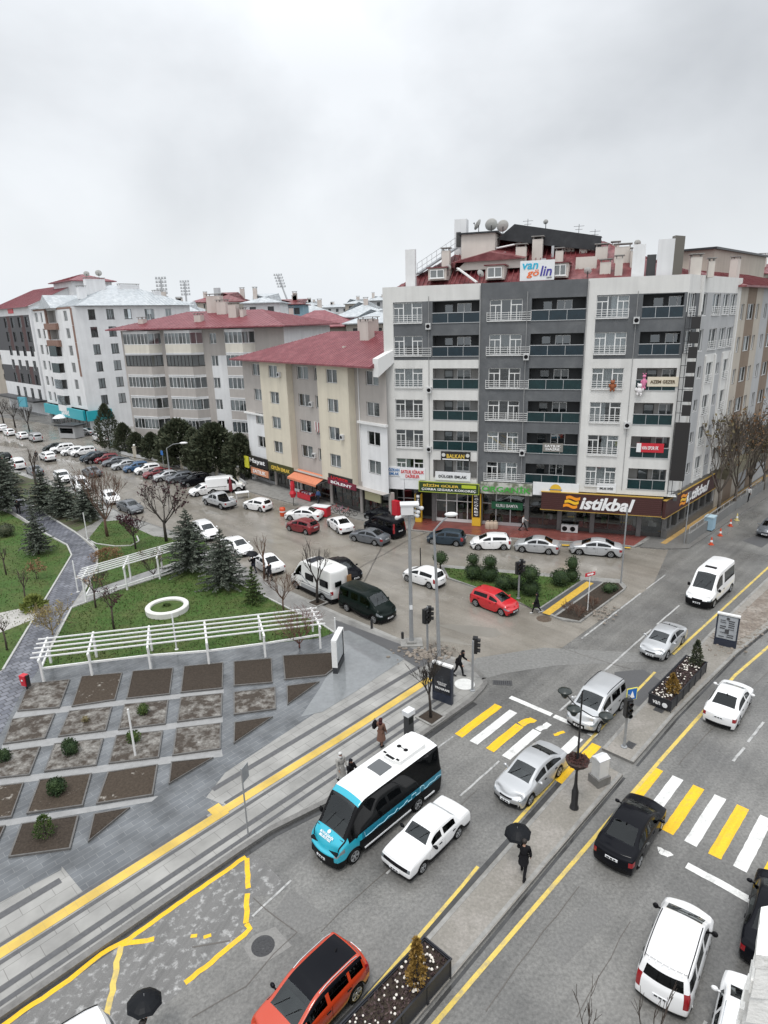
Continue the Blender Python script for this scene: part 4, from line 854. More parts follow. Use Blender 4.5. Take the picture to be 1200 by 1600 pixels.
def bus_extra(root, T):
    hw = T['W']/2
    z = top_at(T, -1.3)
    b = MB(); b.prism([(-2.75,-.62),(-.95,-.62),(-.75,-.3),(-.75,.3),(-.95,.62),(-2.75,.62)], z-.06, z+.16, 0); ac = b.build('air_conditioner', P_OW, root)
    b = MB()
    for yy in (-.22,.22): b.lathe([(.12,z+.158),(.12,z+.166),(.001,z+.166)], 12, (-1.75,yy,0))
    b.quad((-.755,-.28,z),(-.755,.28,z),(-.775,.28,z+.13),(-.775,-.28,z+.13)); b.box(-.95,-.80,-.26,.26,z+.155,z+.168)
    for sg in (-1,1): b.box(-1.02,-.90,sg*.42-.09,sg*.42+.09,z+.155,z+.168); b.box(-1.75-.02,-1.75+.02,-.3,.3,z+.155,z+.163) if sg > 0 else None
    b.build('vent_openings', trim, ac)
    z = top_at(T, -.1)
    b = MB(); b.box(-.55,.25,-.42,.42,z-.03,z+.035); b.build('roof_hatch', mat('hatch_grey', (.10,.105,.11), rough=.25), root)
    b = MB()
    for yy in (-.6,-.36,-.12,.12,.36,.6):
        for x0, x1 in ((.45,1.55),(-3.4,-2.85)): b.tube([(x0,yy,top_at(T,x0)-(yy/.9)**2*.1-.012),((x0+x1)/2,yy,top_at(T,(x0+x1)/2)-(yy/.9)**2*.1-.012),(x1,yy,top_at(T,x1)-(yy/.9)**2*.1-.012)], .022, 4)
    b.build('roof_ribs', PAINT['white'], root)
    for sg in (-1, 1):
        b = MB(); b.box(-2.9,-2.15, sg*hw*.985-.02, sg*hw*.985+.02, .40, .47); b.box(-1.15,1.95, sg*hw*.985-.02, sg*hw*.985+.02, .40, .47); b.build('side_stripe', plate_m, root)
        b = MB(); prof = [(-3.4,1.12),(-3.1,1.2),(-2.9,1.1),(-2.5,1.14),(-2.3,1.05),(-2.1,1.05),(-2.1,1.30),(-1.9,1.36),(-1.8,1.30),(-1.8,1.05),(-1.5,1.05),(-1.5,1.25),(-1.2,1.25),(-1.2,1.06),(-.9,1.06),(-.9,1.2),(-.6,1.08),(-.3,1.06),(-.2,1.18),(0,1.05),(.4,1.13),(.7,1.03),(1.1,1.08),(1.5,1.02),(1.9,1.02),(1.95,1.3)]
        b.tube([(x, sg*(hw+.006), z) for x, z in prof], .012, 4); b.build('skyline_drawing', mat('pale_blue_line', (.45,.72,.82), rough=.5), root)
    M_ = Matrix.Translation((3.28,0,1.345)) @ Matrix.Rotation(math.pi/2, 4, 'Z') @ Matrix.Rotation(R(-62), 4, 'X')
    text_mesh('bonnet_lettering', 'BÜYÜKŞEHİR\nBELEDİYESİ', .13, plate_m, root, M=M_, bold=.004, ext=.004, fit=(.85,.26))
    b = MB(M_ @ Matrix.Translation((0,0,.22))); b.lathe([(.001,-.012),(.09,-.01),(.09,.0)], 10, axis='y'); b.build('emblem', plate_m, root)
BUS['extra'] = bus_extra

RIFTER = dict(MPV); RIFTER.update(ribs=(-1.95,.25), mirror_m=trim, rails=(-1.9,.35))
PROTO = {}
def proto(kind, variant=''):
    k = kind+variant
    if k in PROTO: return PROTO[k]
    nm, cat, T = KINDS[kind]; T = dict(T)
    if variant == 'silver_trim': pass
    PROTO[k] = vehicle(nm, cat, T); return PROTO[k]
ORANGE = dict(SUV); ORANGE.update(L=4.2, roofm=(-1.8,.38,PAINT['black']), zs=SUV['zs'], antenna=-1.2)
ORANGE.update(rule=lambda f, a, k, s: ('body', PAINT['black'], 'bk') if (f == 'side' and k == 5 and -1.9 < a < 1.1) else None, mirror_m=PAINT['black'])
KINDS = {'sedan': ('saloon_car', 'car', SEDAN), 'old': ('old_saloon_car', 'car', OLDBOX), 'hatch': ('hatchback_car', 'car', HATCH), 'suv': ('sport_utility_car', 'car', SUV), 'mpv': ('family_van', 'van', MPV), 'rifter': ('family_van', 'van', RIFTER), 'van': ('passenger_van', 'van', VAN),
  'minibus': ('minibus', 'minibus', MINIBUS), 'panel': ('panel_van', 'van', PANEL), 'pickup': ('pickup_truck', 'pickup', PICK), 'camper': ('camper_van', 'camper van', CAMPER), 'bus': ('city_bus', 'bus', BUS), 'crossover': ('crossover_car', 'car', ORANGE)}
USED = set()
def car(kind, colour, p, head, label, group=None, scale=None, z=0.0):
    r = proto(kind)
    loc = (p[0], p[1], z); scale = scale or {'sedan': .965, 'hatch': .96, 'old': .97, 'mpv': .97, 'suv': .97, 'minibus': .97}.get(kind)
    if kind in USED: r = dup(r, loc, head, label, group, scale=scale)
    else:
        USED.add(kind); children_of(r)
        for c in children_of(r): children_of(c)
        r = dup(r, loc, head, label, group, scale=scale)
    for c in [x for x in bpy.data.objects if x.parent == r]:
        if c.get('painted'):
            c.material_slots[0].link = 'OBJECT'; c.material_slots[0].material = PAINT[colour]
    return r
def mid(x, y, z=.7): return at(x, y, z)
def hd(rear, front): a = at(*rear); b = at(*front); return math.atan2(b.y-a.y, b.x-a.x)
def place(kind, colour, cpx, head, label, group=None, z=.7, scale=None):
    p = at(cpx[0], cpx[1], z); return car(kind, colour, p, head, label, group, scale)
DN, UP = UA+math.pi, UA
MAIN = 'vehicles on the avenue'; SIDE = 'vehicles on the side street'; PARK = 'cars parked nose out in a row'
place('bus', 'white', (591,1243), DN, 'turquoise and white minibus with black side glass stopped along the pavement', MAIN, z=1.3, scale=.93)
place('old', 'white', (668,1300), hd((717,1308),(662.7,1362)), 'boxy old white saloon beside the turquoise bus', MAIN)
place('sedan', 'silver', (830,1203), DN, 'silver saloon driving over the near zebra crossing', MAIN)
place('mpv', 'silver', (933,1095), DN, 'silver family van with roof rails stopped at the white line', MAIN, z=.9)
place('sedan', 'silver', (1037,997), DN, 'silver saloon following between the minibus and the silver family van', MAIN)
place('minibus', 'white', (1111,908), DN, 'white high roof minibus with a black roof vent', MAIN, z=1.3, scale=(1.02,1,1))
place('sedan', 'white', (1140,1092), UP+R(3), 'white saloon seen from behind on the right carriageway', MAIN)
place('sedan', 'black', (988,1290), UP+R(3), 'black coupe like saloon driving onto the right zebra crossing', MAIN)
place('rifter', 'white', (1059,1471), UP+R(7), 'white family van with ribbed roof seen from behind', MAIN, z=.95, scale=.94)
place('sedan', 'black', (1212,1425), UP+R(7), 'black saloon at the right edge of the photo, partly hidden by white stonework', MAIN, z=.75)
place('suv', 'white', (1166,1612), UP+R(8), 'white car in the bottom right corner, half hidden behind white stone mouldings', MAIN, z=.9)
place('crossover', 'orange', (484,1556), DN+R(2), 'orange crossover with a black roof at the bottom of the photo', MAIN, z=.8, scale=.96)
place('mpv', 'white', (62,1668), DN+R(-8), 'white vehicle whose roof just shows at the bottom left, inside the yellow bay', MAIN, z=1.6)
place('hatch', 'red', (773,937), hd((743,946),(786.6,962.5)), 'bright red hatchback beside the traffic island', SIDE)
place('hatch', 'white', (662,898), hd((674,919),(635,906)), 'white hatchback left of the island tip seen from behind', SIDE)
place('van', 'green_black', (574,941), hd((540,954),(581,972)), 'dark green passenger van in front of the white camper', SIDE, z=.9)
place('camper', 'off_white', (498,902), hd((504.5,936),(454,912)), 'white camper van with a solar panel on its roof', SIDE, z=1.3)
place('sedan', 'black', (536,886), hd((510,880),(566,912)), 'black saloon passing behind the white camper', SIDE)
place('sedan', 'white', (417,877), hd((415,896),(386,876)), 'white saloon parked left of the camper, seen from behind', SIDE)
place('sedan', 'white', (370,851), hd((345,850),(388,874)), 'white saloon half hidden by the second tall spruce', SIDE)
place('suv', 'white', (321,829), hd((300,830),(340,856)), 'white car behind the tallest spruce in the row along the park', SIDE)
place('sedan', 'grey', (203,790), hd((180,795),(222,812)), 'dark grey saloon by the bare brown tree near the park', SIDE)
place('hatch', 'white', (172,776), hd((150,772),(185,795)), 'white hatchback half behind the bare brown tree', SIDE)
place('mpv', 'white', (126,757), hd((105,755),(145,783)), 'white van behind the dark spruces by the park', SIDE, z=.8)
place('suv', 'white', (98,745), hd((80,745),(115,768)), 'white car above the dark spruces, nearest the park path', SIDE)
place('sedan', 'grey', (143,736), hd((150,746),(128,738)), 'grey saloon driving away in the middle of the side street', SIDE)
place('suv', 'white', (74,713), hd((80,720),(66,714)), 'white car driving away up the far side street', SIDE)
place('mpv', 'white', (27,724), hd((34,733),(20,724)), 'white van driving away behind the left spruce', SIDE, z=.8)
place('sedan', 'grey', (54,734), hd((60,742),(46,734)), 'grey saloon behind the white van at far left', SIDE)
place('hatch', 'green_black', (7,713), hd((14,722),(0,714)), 'dark green car at the left edge of the photo', SIDE)
for k, (x, y, kd, c_, l) in enumerate([(2,668,'suv','white','white car farthest along the street at the left edge'), (14,674,'hatch','white','white hatchback second in the far kerb row'), (34,679,'hatch','white','white hatchback just behind the silver van in the far kerb row'), (55,683,'mpv','silver','silver van at the near end of the far kerb row')]):
    place(kd, c_, (x,y), hd((60,690),(0,667)), l, 'cars parked at the far kerb', z=.8)
PK = [(84,699,'hatch','green_black','dark car first in the nose out row, beside the white cars'), (97,701,'suv','white','white car second in the nose out row'), (113,704,'hatch','white','white hatchback third in the nose out row'), (130,706,'suv','white','large white car fourth in the nose out row'), (143,713,'hatch','blue_grey','blue grey car between the large white car and a black one'), (152,716,'suv','black','black car next to the dark red one in the nose out row'),
  (166,716,'hatch','dark_red','dark red hatchback in the nose out row'), (181,720,'sedan','grey','dark grey saloon just right of the dark red hatchback'), (196,725,'sedan','silver','pale silver saloon in the nose out row'), (212,729,'hatch','blue','blue hatchback in the nose out row'), (230,732,'hatch','white','white hatchback right of the blue one'), (246,738,'sedan','dark_red','dark red saloon right of the white hatchback'), (262,742,'sedan','silver','silver saloon near the street lamp'), (280,745,'hatch','grey','dark grey hatchback next to the black car at the row end'), (304,750,'suv','black','black car at the right end of the nose out row')]
for x, y, kd, c_, l in PK: place(kd, c_, (x,y), R(214), l, PARK)
place('panel', 'white', (352,757), hd((330,772),(378,768)), 'white panel van behind the silver pickup', SIDE, z=1.0)
place('hatch', 'white', (318,764), R(216), 'white hatchback left of the white panel van', SIDE)
place('pickup', 'silver', (342,782), hd((343,797),(319,790)), 'silver pickup truck with an open bed', SIDE)
place('hatch', 'white', (402,787), hd((407,800),(381,795)), 'white hatchback right of the silver pickup', SIDE)
place('sedan', 'white', (474,802), hd((487,808),(450,806)), 'white saloon behind the dark red hatchback', SIDE)
place('hatch', 'dark_red', (472,820), hd((477.6,834),(448,827)), 'dark red hatchback on the side street in front of a white saloon', SIDE)
place('sedan', 'white', (531,817), hd((527,832),(510.6,820)), 'white saloon between the dark red hatchback and the dark grey saloon', SIDE)
place('sedan', 'grey', (577,836), hd((586.6,852),(550,844)), 'dark grey saloon beside the black van', SIDE)
place('van', 'black', (600,820), hd((607,840),(570,828)), 'black passenger van parked at the shop kerb', SIDE, z=.95)
place('hatch', 'black', (594,803), hd((607,812),(575,806)), 'black car mostly hidden behind the black van', SIDE)
KERB = 'cars parked along the red pavement'
place('hatch', 'blue_grey', (697,838), hd((718.7,852),(676.5,848)), 'dark blue grey hatchback at the red pavement', KERB)
place('hatch', 'white', (766,845), hd((792.8,856),(750.7,856)), 'white hatchback at the red pavement', KERB)
place('sedan', 'silver', (839,850), hd((860,865),(816,861)), 'silver saloon with short tail next to the white hatchback', KERB, scale=(.92,1,1))
place('sedan', 'silver', (931,854), hd((954,871),(907,867)), 'large silver saloon at the shop corner', KERB, scale=(1.04,1,1))
place('sedan', 'silver', (133,674), hd((150,678),(115,677)), 'silver saloon in front of the turquoise shop far left', SIDE)
place('mpv', 'white', (156,684), hd((170,694),(150,686)), 'white van tail beside the tall dark evergreen', SIDE)
place('sedan', 'grey', (1205,822), DN, 'dark car at the right edge far up the avenue', MAIN)
for r_ in PROTO.values():
    for c in [x for x in bpy.data.objects if x.parent == r_]:
        for d_ in [x for x in bpy.data.objects if x.parent == c]: bpy.data.objects.remove(d_)
        bpy.data.objects.remove(c)
    bpy.data.objects.remove(r_)
# ------------------------------------------------------------------ buildings
def plaster(n, c, c2=None, var=.07): return mat('plaster_'+n, c, rough=.85, spec=.25, var=var, vscale=.9, bump=.15, bscale=25, streak=(0, (1.3,1.3,.09), .085), col2=c2 or tuple(x*.82 for x in c), c2scale=.45, c2pos=(.5,.8), detail=7)
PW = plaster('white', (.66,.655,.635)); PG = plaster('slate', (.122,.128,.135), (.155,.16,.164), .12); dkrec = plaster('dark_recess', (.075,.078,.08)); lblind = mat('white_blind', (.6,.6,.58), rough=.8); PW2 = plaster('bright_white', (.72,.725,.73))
PY = plaster('cream', (.63,.58,.475), (.57,.525,.43)); PT = plaster('taupe', (.43,.40,.375), (.37,.345,.325)); PCR = plaster('pale_cream', (.62,.59,.52)); PB = plaster('beige', (.44,.40,.345)); PLT = plaster('mid_grey', (.40,.405,.41))
PSIDE = plaster('pale_grey', (.55,.555,.555))
room_m = mat('room_shade', (.05,.048,.045), rough=.9); recess_m = plaster('recess', (.40,.39,.375))  # room_m: shade of unlit rooms put into the colour
pvc = mat('white_pvc', (.74,.74,.73), rough=.35); alu = mat('aluminium', (.50,.51,.52), rough=.35, metal=.4); dark_pvc = mat('dark_frame', (.05,.048,.046), rough=.4)
wglass = glass_mat('window_glass', (.60,.64,.66), .14); tglass = mat('teal_glass', (.008,.030,.033), rough=.12, spec=.5, var=.3, vscale=1.5); nglass = mat('navy_glass', (.008,.022,.032), rough=.12, spec=.5, var=.3, vscale=1.5); bglass = glass_mat('balcony_glass', (.55,.62,.62), .2); shop_glass = glass_mat('shop_glass', (.45,.47,.48), .10)
curt_w = mat('white_curtain', (.66,.66,.64), rough=.9, var=.25, vscale=9); curt_g = mat('grey_curtain', (.30,.29,.27), rough=.9, var=.3, vscale=9)
def roof_mat(n, c, c2): return mat('roof_'+n, c, rough=.42, var=.2, vscale=1.6, col2=c2, c2scale=.8, c2pos=(.45,.75), bump=.2, bscale=14)
RED = roof_mat('red', (.19,.045,.055), (.27,.095,.105)); RED2 = roof_mat('red_wet', (.135,.022,.026), (.25,.095,.095)); MET = roof_mat('metal', (.40,.43,.45), (.50,.52,.53)); DKR = roof_mat('dark', (.016,.017,.02), (.03,.032,.035))
chim_m = plaster('chimney', (.55,.50,.46), (.42,.36,.32)); beige_stack = plaster('stack', (.62,.58,.53))
galv_d = mat('pipe_grey', (.28,.28,.28), rough=.6); dish_m = mat('dish', (.60,.60,.57), rough=.5); fabric_o = mat('orange_awning', (.62,.22,.12), rough=.8, var=.15)
class Frame:
    """A vertical plane: local x along it (left to right as seen from outside), y inwards, z up."""
    def __init__(s, P0, deg, y=0.0):
        s.th = R(deg); s.P0 = Vector((P0[0], P0[1], 0)); s.M = Matrix.Translation(s.P0) @ Matrix.Rotation(s.th, 4, 'Z') @ Matrix.Translation((0,y,0)); s.I = s.M.inverted()
    def hit(s, x, y, yo=0.0):
        o = s.I @ Vector((0,0,CAM_H)); d = s.I.to_3x3() @ ray(x, y); t = (yo-o.y)/d.y; p = o+d*t; return p.x, p.z
    def w(s, x, y, z): return s.M @ Vector((x, y, z))
def facade(mb, M_, s0, s1, z0, z1, ops, colf, y=0.0):
    ss = sorted({round(v,3) for v in [s0,s1]+[q for o in ops for q in o[:2]]+getattr(colf,'ss',[]) if s0-1e-6 <= v <= s1+1e-6}); zz = sorted({round(v,3) for v in [z0,z1]+[q for o in ops for q in o[2:4]]+getattr(colf,'zz',[]) if z0-1e-6 <= v <= z1+1e-6})
    def T(x, yy, z): return M_ @ Vector((x, y+yy, z))
    for a, b in zip(ss, ss[1:]):
        for c, d in zip(zz, zz[1:]):
            x, z = (a+b)/2, (c+d)/2
            if any(o[0] < x < o[1] and o[2] < z < o[3] for o in ops): continue
            mb.quad(T(a,0,c), T(b,0,c), T(b,0,d), T(a,0,d), colf(x, z))
    for o in ops:
        a, b, c, d, dep = o[:5]; bm = o[5] if len(o) > 5 else None; rm = o[6] if len(o) > 6 else colf((a+b)/2, d+.05)
        mb.quad(T(a,0,d), T(b,0,d), T(b,dep,d), T(a,dep,d), rm); mb.quad(T(a,dep,c), T(b,dep,c), T(b,0,c), T(a,0,c), rm)
        mb.quad(T(a,0,c), T(a,0,d), T(a,dep,d), T(a,dep,c), rm); mb.quad(T(b,dep,c), T(b,dep,d), T(b,0,d), T(b,0,c), rm)
        if bm is not None: mb.quad(T(a,dep,c), T(b,dep,c), T(b,dep,d), T(a,dep,d), bm)
WIN = {}
def temp_mesh(b, name, m, smooth=False):
    o = b.build(name, m, smooth=smooth); me = o.data; bpy.data.objects.remove(o); return me
def win_meshes(kind, w, h, frame_m):
    k = (kind, round(w,2), round(h,2), frame_m.name)
    if k in WIN: return WIN[k]
    f = MB(); t = .065
    f.box(0,w,0,.07,0,t); f.box(0,w,0,.07,h-t,h); f.box(0,t,0,.07,t,h-t); f.box(w-t,w,0,.07,t,h-t)
    if kind == 'two': f.box(w/2-.05,w/2+.05,-.002,.07,t,h-t)
    if kind == 'three':
        for x in (w*.35, w*.65): f.box(x-.05,x+.05,-.002,.07,t,h-t)
        for a, b in ((t,w*.35-.05),(w*.65+.05,w-t)):
            f.box(a,b,-.001,.07,h*.74-.04,h*.74+.04); m_ = (a+b)/2; f.box(m_-.035,m_+.035,0,.07,t,h*.74-.04)
    if kind == 'many':
        n = max(3, int(w/.75))
        for q in range(1, n): f.box(w*q/n-.025,w*q/n+.025,0,.07,t,h-t)
    if kind == 'sill' or kind in ('two','one'): f.box(-.1,w+.1,-.12,.0,-.07,0); 
    p = MB(); p.quad((t,.045,t),(w-t,.045,t),(w-t,.045,h-t),(t,.045,h-t))
    cs = []
    for v in range(4):
        c = MB(); n = 10
        spans = [[(0,.30),(.72,1)], [(0,1)], [(.0,.5)], [(.45,1)]][v]
        for a, b in spans:
            x0, x1 = t+(w-2*t)*a, t+(w-2*t)*b; m_ = max(4, int((x1-x0)/.09)); pts = [(x0+(x1-x0)*q/m_, .16+.03*(q%2)) for q in range(m_+1)]
            for (xa, ya), (xb, yb) in zip(pts, pts[1:]): c.quad((xa,ya,.03),(xb,yb,.03),(xb,yb,h-.05),(xa,ya,h-.05))
        cs.append(c)
    WIN[k] = (temp_mesh(f,'window',frame_m), temp_mesh(p,'pane',wglass), [temp_mesh(c,'curtain',curt_w) for c in cs]+[temp_mesh(cs[1],'curtain',curt_g)])
    return WIN[k]
def window(root, M_, s0, s1, z0, z1, depth, kind='two', frame_m=None, cp=.6, y=0.0, name='window'):
    fm, pm, cm = win_meshes(kind, s1-s0, z1-z0, frame_m or pvc)
    o = link(name, fm, root); o.matrix_local = M_ @ Matrix.Translation((s0, y+depth-.09, z0))
    link('pane', pm, o)
    if random.random() < cp: link('curtain', random.choice(cm), o)
    return o
I4 = Matrix.Identity(4)
def roof_ribs(mb, quad, n, r=.025, mat=0):       # raised seams running up a roof plane: quad = eave a, eave b, ridge b, ridge a
    a, b, c, d = [Vector(p) for p in quad]
    L = (b-a).length; e = (b-a).normalized(); up = (b-a).cross(d-a).normalized()
    for q in range(n+1):
        s = L*q/n; p0 = a+e*s
        sa, sb = (d-a).dot(e), (c-a).dot(e)
        p1 = a.lerp(d, s/sa) if s < sa else (b.lerp(c, (L-s)/max(1e-6,L-sb)) if s > sb else d.lerp(c, (s-sa)/max(1e-6,sb-sa)))
        if (p1-p0).length < .25: continue
        mb.bar(p0+up*.01, p1+up*.01, r*2, r*2, mat)
def hip_roof(root, name, m, x0, x1, y0, y1, z0, z1, hl=None, hr=None, over=.6, ribs=.6, ridge_y=None):
    X0, X1, Y0, Y1 = x0-over, x1+over, y0-over, y1+over; ry = (y0+y1)/2 if ridge_y is None else ridge_y
    hl = (ry-Y0) if hl is None else hl; hr = (ry-Y0) if hr is None else hr
    a, b, c, d = (X0,Y0,z0), (X1,Y0,z0), (X1,Y1,z0), (X0,Y1,z0); e, f = (X0+hl,ry,z1), (X1-hr,ry,z1)
    mb = MB(); mb.quad(a,b,f,e); mb.quad(c,d,e,f); mb.add([d,a,e],[(0,1,2)]); mb.add([b,c,f],[(0,1,2)])
    t = .18; lo = [(p[0],p[1],z0-t) for p in (a,b,c,d)]; q4 = (a,b,c,d)
    for i in range(4): mb.quad(lo[i], lo[(i+1)%4], q4[(i+1)%4], q4[i])
    mb.add(lo, [(3,2,1,0)])
    if ribs:
        roof_ribs(mb, (a,b,f,e), int((X1-X0)/ribs)); roof_ribs(mb, (d,a,e,e), int((Y1-Y0)/ribs)); roof_ribs(mb, (b,c,f,f), int((Y1-Y0)/ribs))
    return mb.build(name, m, root)
def chimney(root, x, y, z0, z1, w=.7, d=.7, m=None, cap=True, capm=None):
    b = MB(); b.box(x-w/2,x+w/2,y-d/2,y+d/2,z0,z1); o = b.build('chimney', m or chim_m, root)
    if cap:
        c = MB()
        for sx in (-1,1):
            for sy in (-1,1): c.box(x+sx*(w/2-.08)-.04,x+sx*(w/2-.08)+.04,y+sy*(d/2-.08)-.04,y+sy*(d/2-.08)+.04,z1,z1+.22)
        c.box(x-w/2-.12,x+w/2+.12,y-d/2-.12,y+d/2+.12,z1+.22,z1+.30)
        c.build('cap', capm or concrete, o)
    return o
def dish(root, x, y, z, r, az=200, el=35, h=.8):
    b = MB(); b.tube([(x,y,z),(x,y,z+h)], .04, 6)
    D = Matrix.Translation((x,y,z+h)) @ Matrix.Rotation(R(az), 4, 'Z') @ Matrix.Rotation(R(90-el), 4, 'X')
    k = MB(D); prof = [(.01,0),(r*.5,r*.06),(r*.85,r*.19),(r,r*.27),(r*.98,r*.30),(r*.82,r*.22),(.01,.04)]
    k.lathe(prof, 18); b.add(k.v, k.f, 1); 
    l = MB(D); l.tube([(0,-r*.8,r*.2),(0,-r*.1,r*.95)], .025, 4); l.box(-.07,.07,-r*.1-.07,-r*.1+.07,r*.9,r*1.05); b.add(l.v, l.f, 0)
    return b.build('satellite_dish', [black_iron, dish_m], root, smooth=False)
def board(name, label, M_, s0, s1, z0, z1, m, y=-.08, t=.14, group=None, edge=None, cat='sign', ends=True):
    c = M_ @ Vector(((s0+s1)/2, y, z0))
    th = M_.to_euler().z
    root = thing(name, label, cat, c, th, group); w = s1-s0; h = z1-z0
    b = MB(); b.box(-w/2,w/2,0,t,0,h); b.build('panel', m, root)
    if edge:
        e = MB(); q = .06
        e.box(-w/2-q,w/2+q,-.03,t,-q,0); e.box(-w/2-q,w/2+q,-.03,t,h,h+q); (e.box(-w/2-q,-w/2,-.03,t,0,h), e.box(w/2,w/2+q,-.03,t,0,h)) if ends else None; e.build('edge_strip', edge, root)
    root['dims'] = (w, h)
    return root
def lettering(root, body, x, z, w, h, m, bold=.0, shear=0.0, y=-.02, name='lettering'):
    return text_mesh(name, body, 1.0, m, root, M=Matrix.Translation((x, y, z)), shear=shear, bold=bold, ext=.015, fit=(w, h))
TXT_W = mat('letter_white', (.82,.82,.82), rough=.4); TXT_Y = mat('letter_gold', (.75,.52,.08), rough=.4); TXT_K = mat('letter_black', (.02,.02,.02), rough=.5); TXT_G = mat('letter_green', (.06,.36,.05), rough=.4); TXT_B = mat('letter_blue', (.03,.16,.40), rough=.4); TXT_R = mat('letter_red', (.6,.02,.03), rough=.4)
SG_K = mat('sign_black', (.02,.018,.018), rough=.4); SG_W = mat('sign_white', (.74,.75,.76), rough=.4, var=.06, vscale=2); SG_R = mat('sign_red', (.52,.02,.035), rough=.4); SG_BR = mat('sign_brown', (.055,.018,.016), rough=.5)
TEAL = mat('sign_teal', (.015,.34,.40), rough=.4)

# ---- the seven storey corner block
PF = Vector((3.4,67.5))+Vector((-.3256,-.9455))*1.15
F1 = Frame(PF, -19); B1 = thing('apartment_block', 'large white and slate grey corner apartment block with shops below and a red roof', 'apartment block', (PF.x, PF.y, 0), R(-19), 'apartment blocks along the streets')
M1 = I4
TOPS = [22.88,19.70,16.53,13.39,10.27,7.19]; WH = 1.93
WS = [(-1.65,1.34,'a'),(7.98,11.06,'m'),(17.66,20.45,'b')]; BS = [(2.4,7.02,'a'),(11.9,16.75,'m'),(21.57,24.9,'b')]
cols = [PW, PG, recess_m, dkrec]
def cf_white(lo, hi):
    f = lambda x, z: 1 if (lo < x < hi and 17.35 < z < 22.95) else 0
    f.ss = [lo, hi]; f.zz = [17.35, 22.95]; return f
CORN = 25.2
for (s0, s1, y, cf, wi) in ((-2.72,7.1,0,cf_white(-1.65,7.09),0), (7.1,16.85,.14,lambda x, z: 1,1), (16.85,CORN,0,cf_white(17.66,CORN-.05),2)):
    ops = []
    for t in TOPS:
        w = WS[wi]; b = BS[wi]
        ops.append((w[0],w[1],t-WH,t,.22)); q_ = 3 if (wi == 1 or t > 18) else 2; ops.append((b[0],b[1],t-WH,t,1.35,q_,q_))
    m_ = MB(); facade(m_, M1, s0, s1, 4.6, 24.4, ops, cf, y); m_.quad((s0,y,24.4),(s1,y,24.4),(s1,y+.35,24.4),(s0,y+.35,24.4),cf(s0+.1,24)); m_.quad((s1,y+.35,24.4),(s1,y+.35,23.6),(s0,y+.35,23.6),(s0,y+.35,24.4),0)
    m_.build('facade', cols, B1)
m_ = MB(); m_.quad((7.1,0,4.6),(7.1,.14,4.6),(7.1,.14,24.4),(7.1,0,24.4)); m_.quad((16.85,.14,4.6),(16.85,0,4.6),(16.85,0,24.4),(16.85,.14,24.4)); m_.quad((-2.72,15,3.5),(-2.72,0,3.5),(-2.72,0,24.4),(-2.72,15,24.4)); m_.quad((-2.72,0,4.6),(-2.72,1.3,4.6),(26,1.3,4.6),(26,0,4.6))
m_.build('flank_wall', PW, B1)
def rail_part(root, M_, s0, s1, z0, y=0.0):
    b = MB()
    for k in range(4): b.box(s0,s1,y-.10,y-.07,z0+.12+k*.2,z0+.16+k*.2)
    n = max(2, int((s1-s0)/1.0))
    for k in range(n+1): x = s0+(s1-s0)*k/n; b.box(x-.02,x+.02,y-.07,y-.03,z0+.02,z0+.8)
    b.box(s0,s1,y-.12,y+.02,z0-.06,z0)
    o = b.build('window_rail', pvc, root); o.matrix_local = M_; return o
for wi in range(3):
    y = .14 if wi == 1 else 0
    for r_, t in enumerate(TOPS):
        w = WS[wi]; b = BS[wi]
        window(B1, M1, w[0], w[1], t-WH, t, .22, 'three', cp=.75, y=y)
        if not (r_ == 5 and wi == 0): rail_part(B1, M1, w[0]-(.25 if wi == 1 else 0), w[1]+(.82 if wi == 1 else (.9 if r_ == 1 and wi == 0 else .0)), t-WH, y)
        window(B1, M1, b[0]+2.2, b[0]+3.6, t-WH+.55, t-.2, 1.36, 'two', cp=.5, y=y); window(B1, M1, b[0]+.9, b[0]+1.8, t-WH+.02, t-.25, 1.36, 'one', dark_pvc, cp=.3, y=y, name='balcony_door')
        if wi == 0 and r_ == 5: continue
        g_ = MB(); g_.box(b[0],b[1],y-.02,y+.02,t-WH-.05,t-WH+.84); go = g_.build('balustrade', nglass if r_ < 2 else tglass, B1)
        h_ = MB(); h_.box(b[0]-.05,b[1]+.05,y-.05,y+.05,t-WH+.84,t-WH+.90); h_.box(b[0]-.05,b[1]+.05,y-.06,y+.06,t-WH-.10,t-WH-.05)
        for q in (1/3, 2/3): x = b[0]+(b[1]-b[0])*q; h_.box(x-.02,x+.02,y-.035,y+.035,t-WH-.05,t-WH+.84)
        h_.build('hand_rail', alu, go)
        if random.random() < .6:
            q = MB(); x = b[0]+random.uniform(.8,2.8); q.box(x,x+.5,y+.35,y+.8,t-WH+.02,t-WH+.75); q.box(x+.7,x+1.5,y+.5,y+.9,t-WH+.02,t-WH+.6); q.build('balcony_furniture', random.choice([curt_w, curt_g, mat('blue_box', (.06,.12,.25))]), B1)
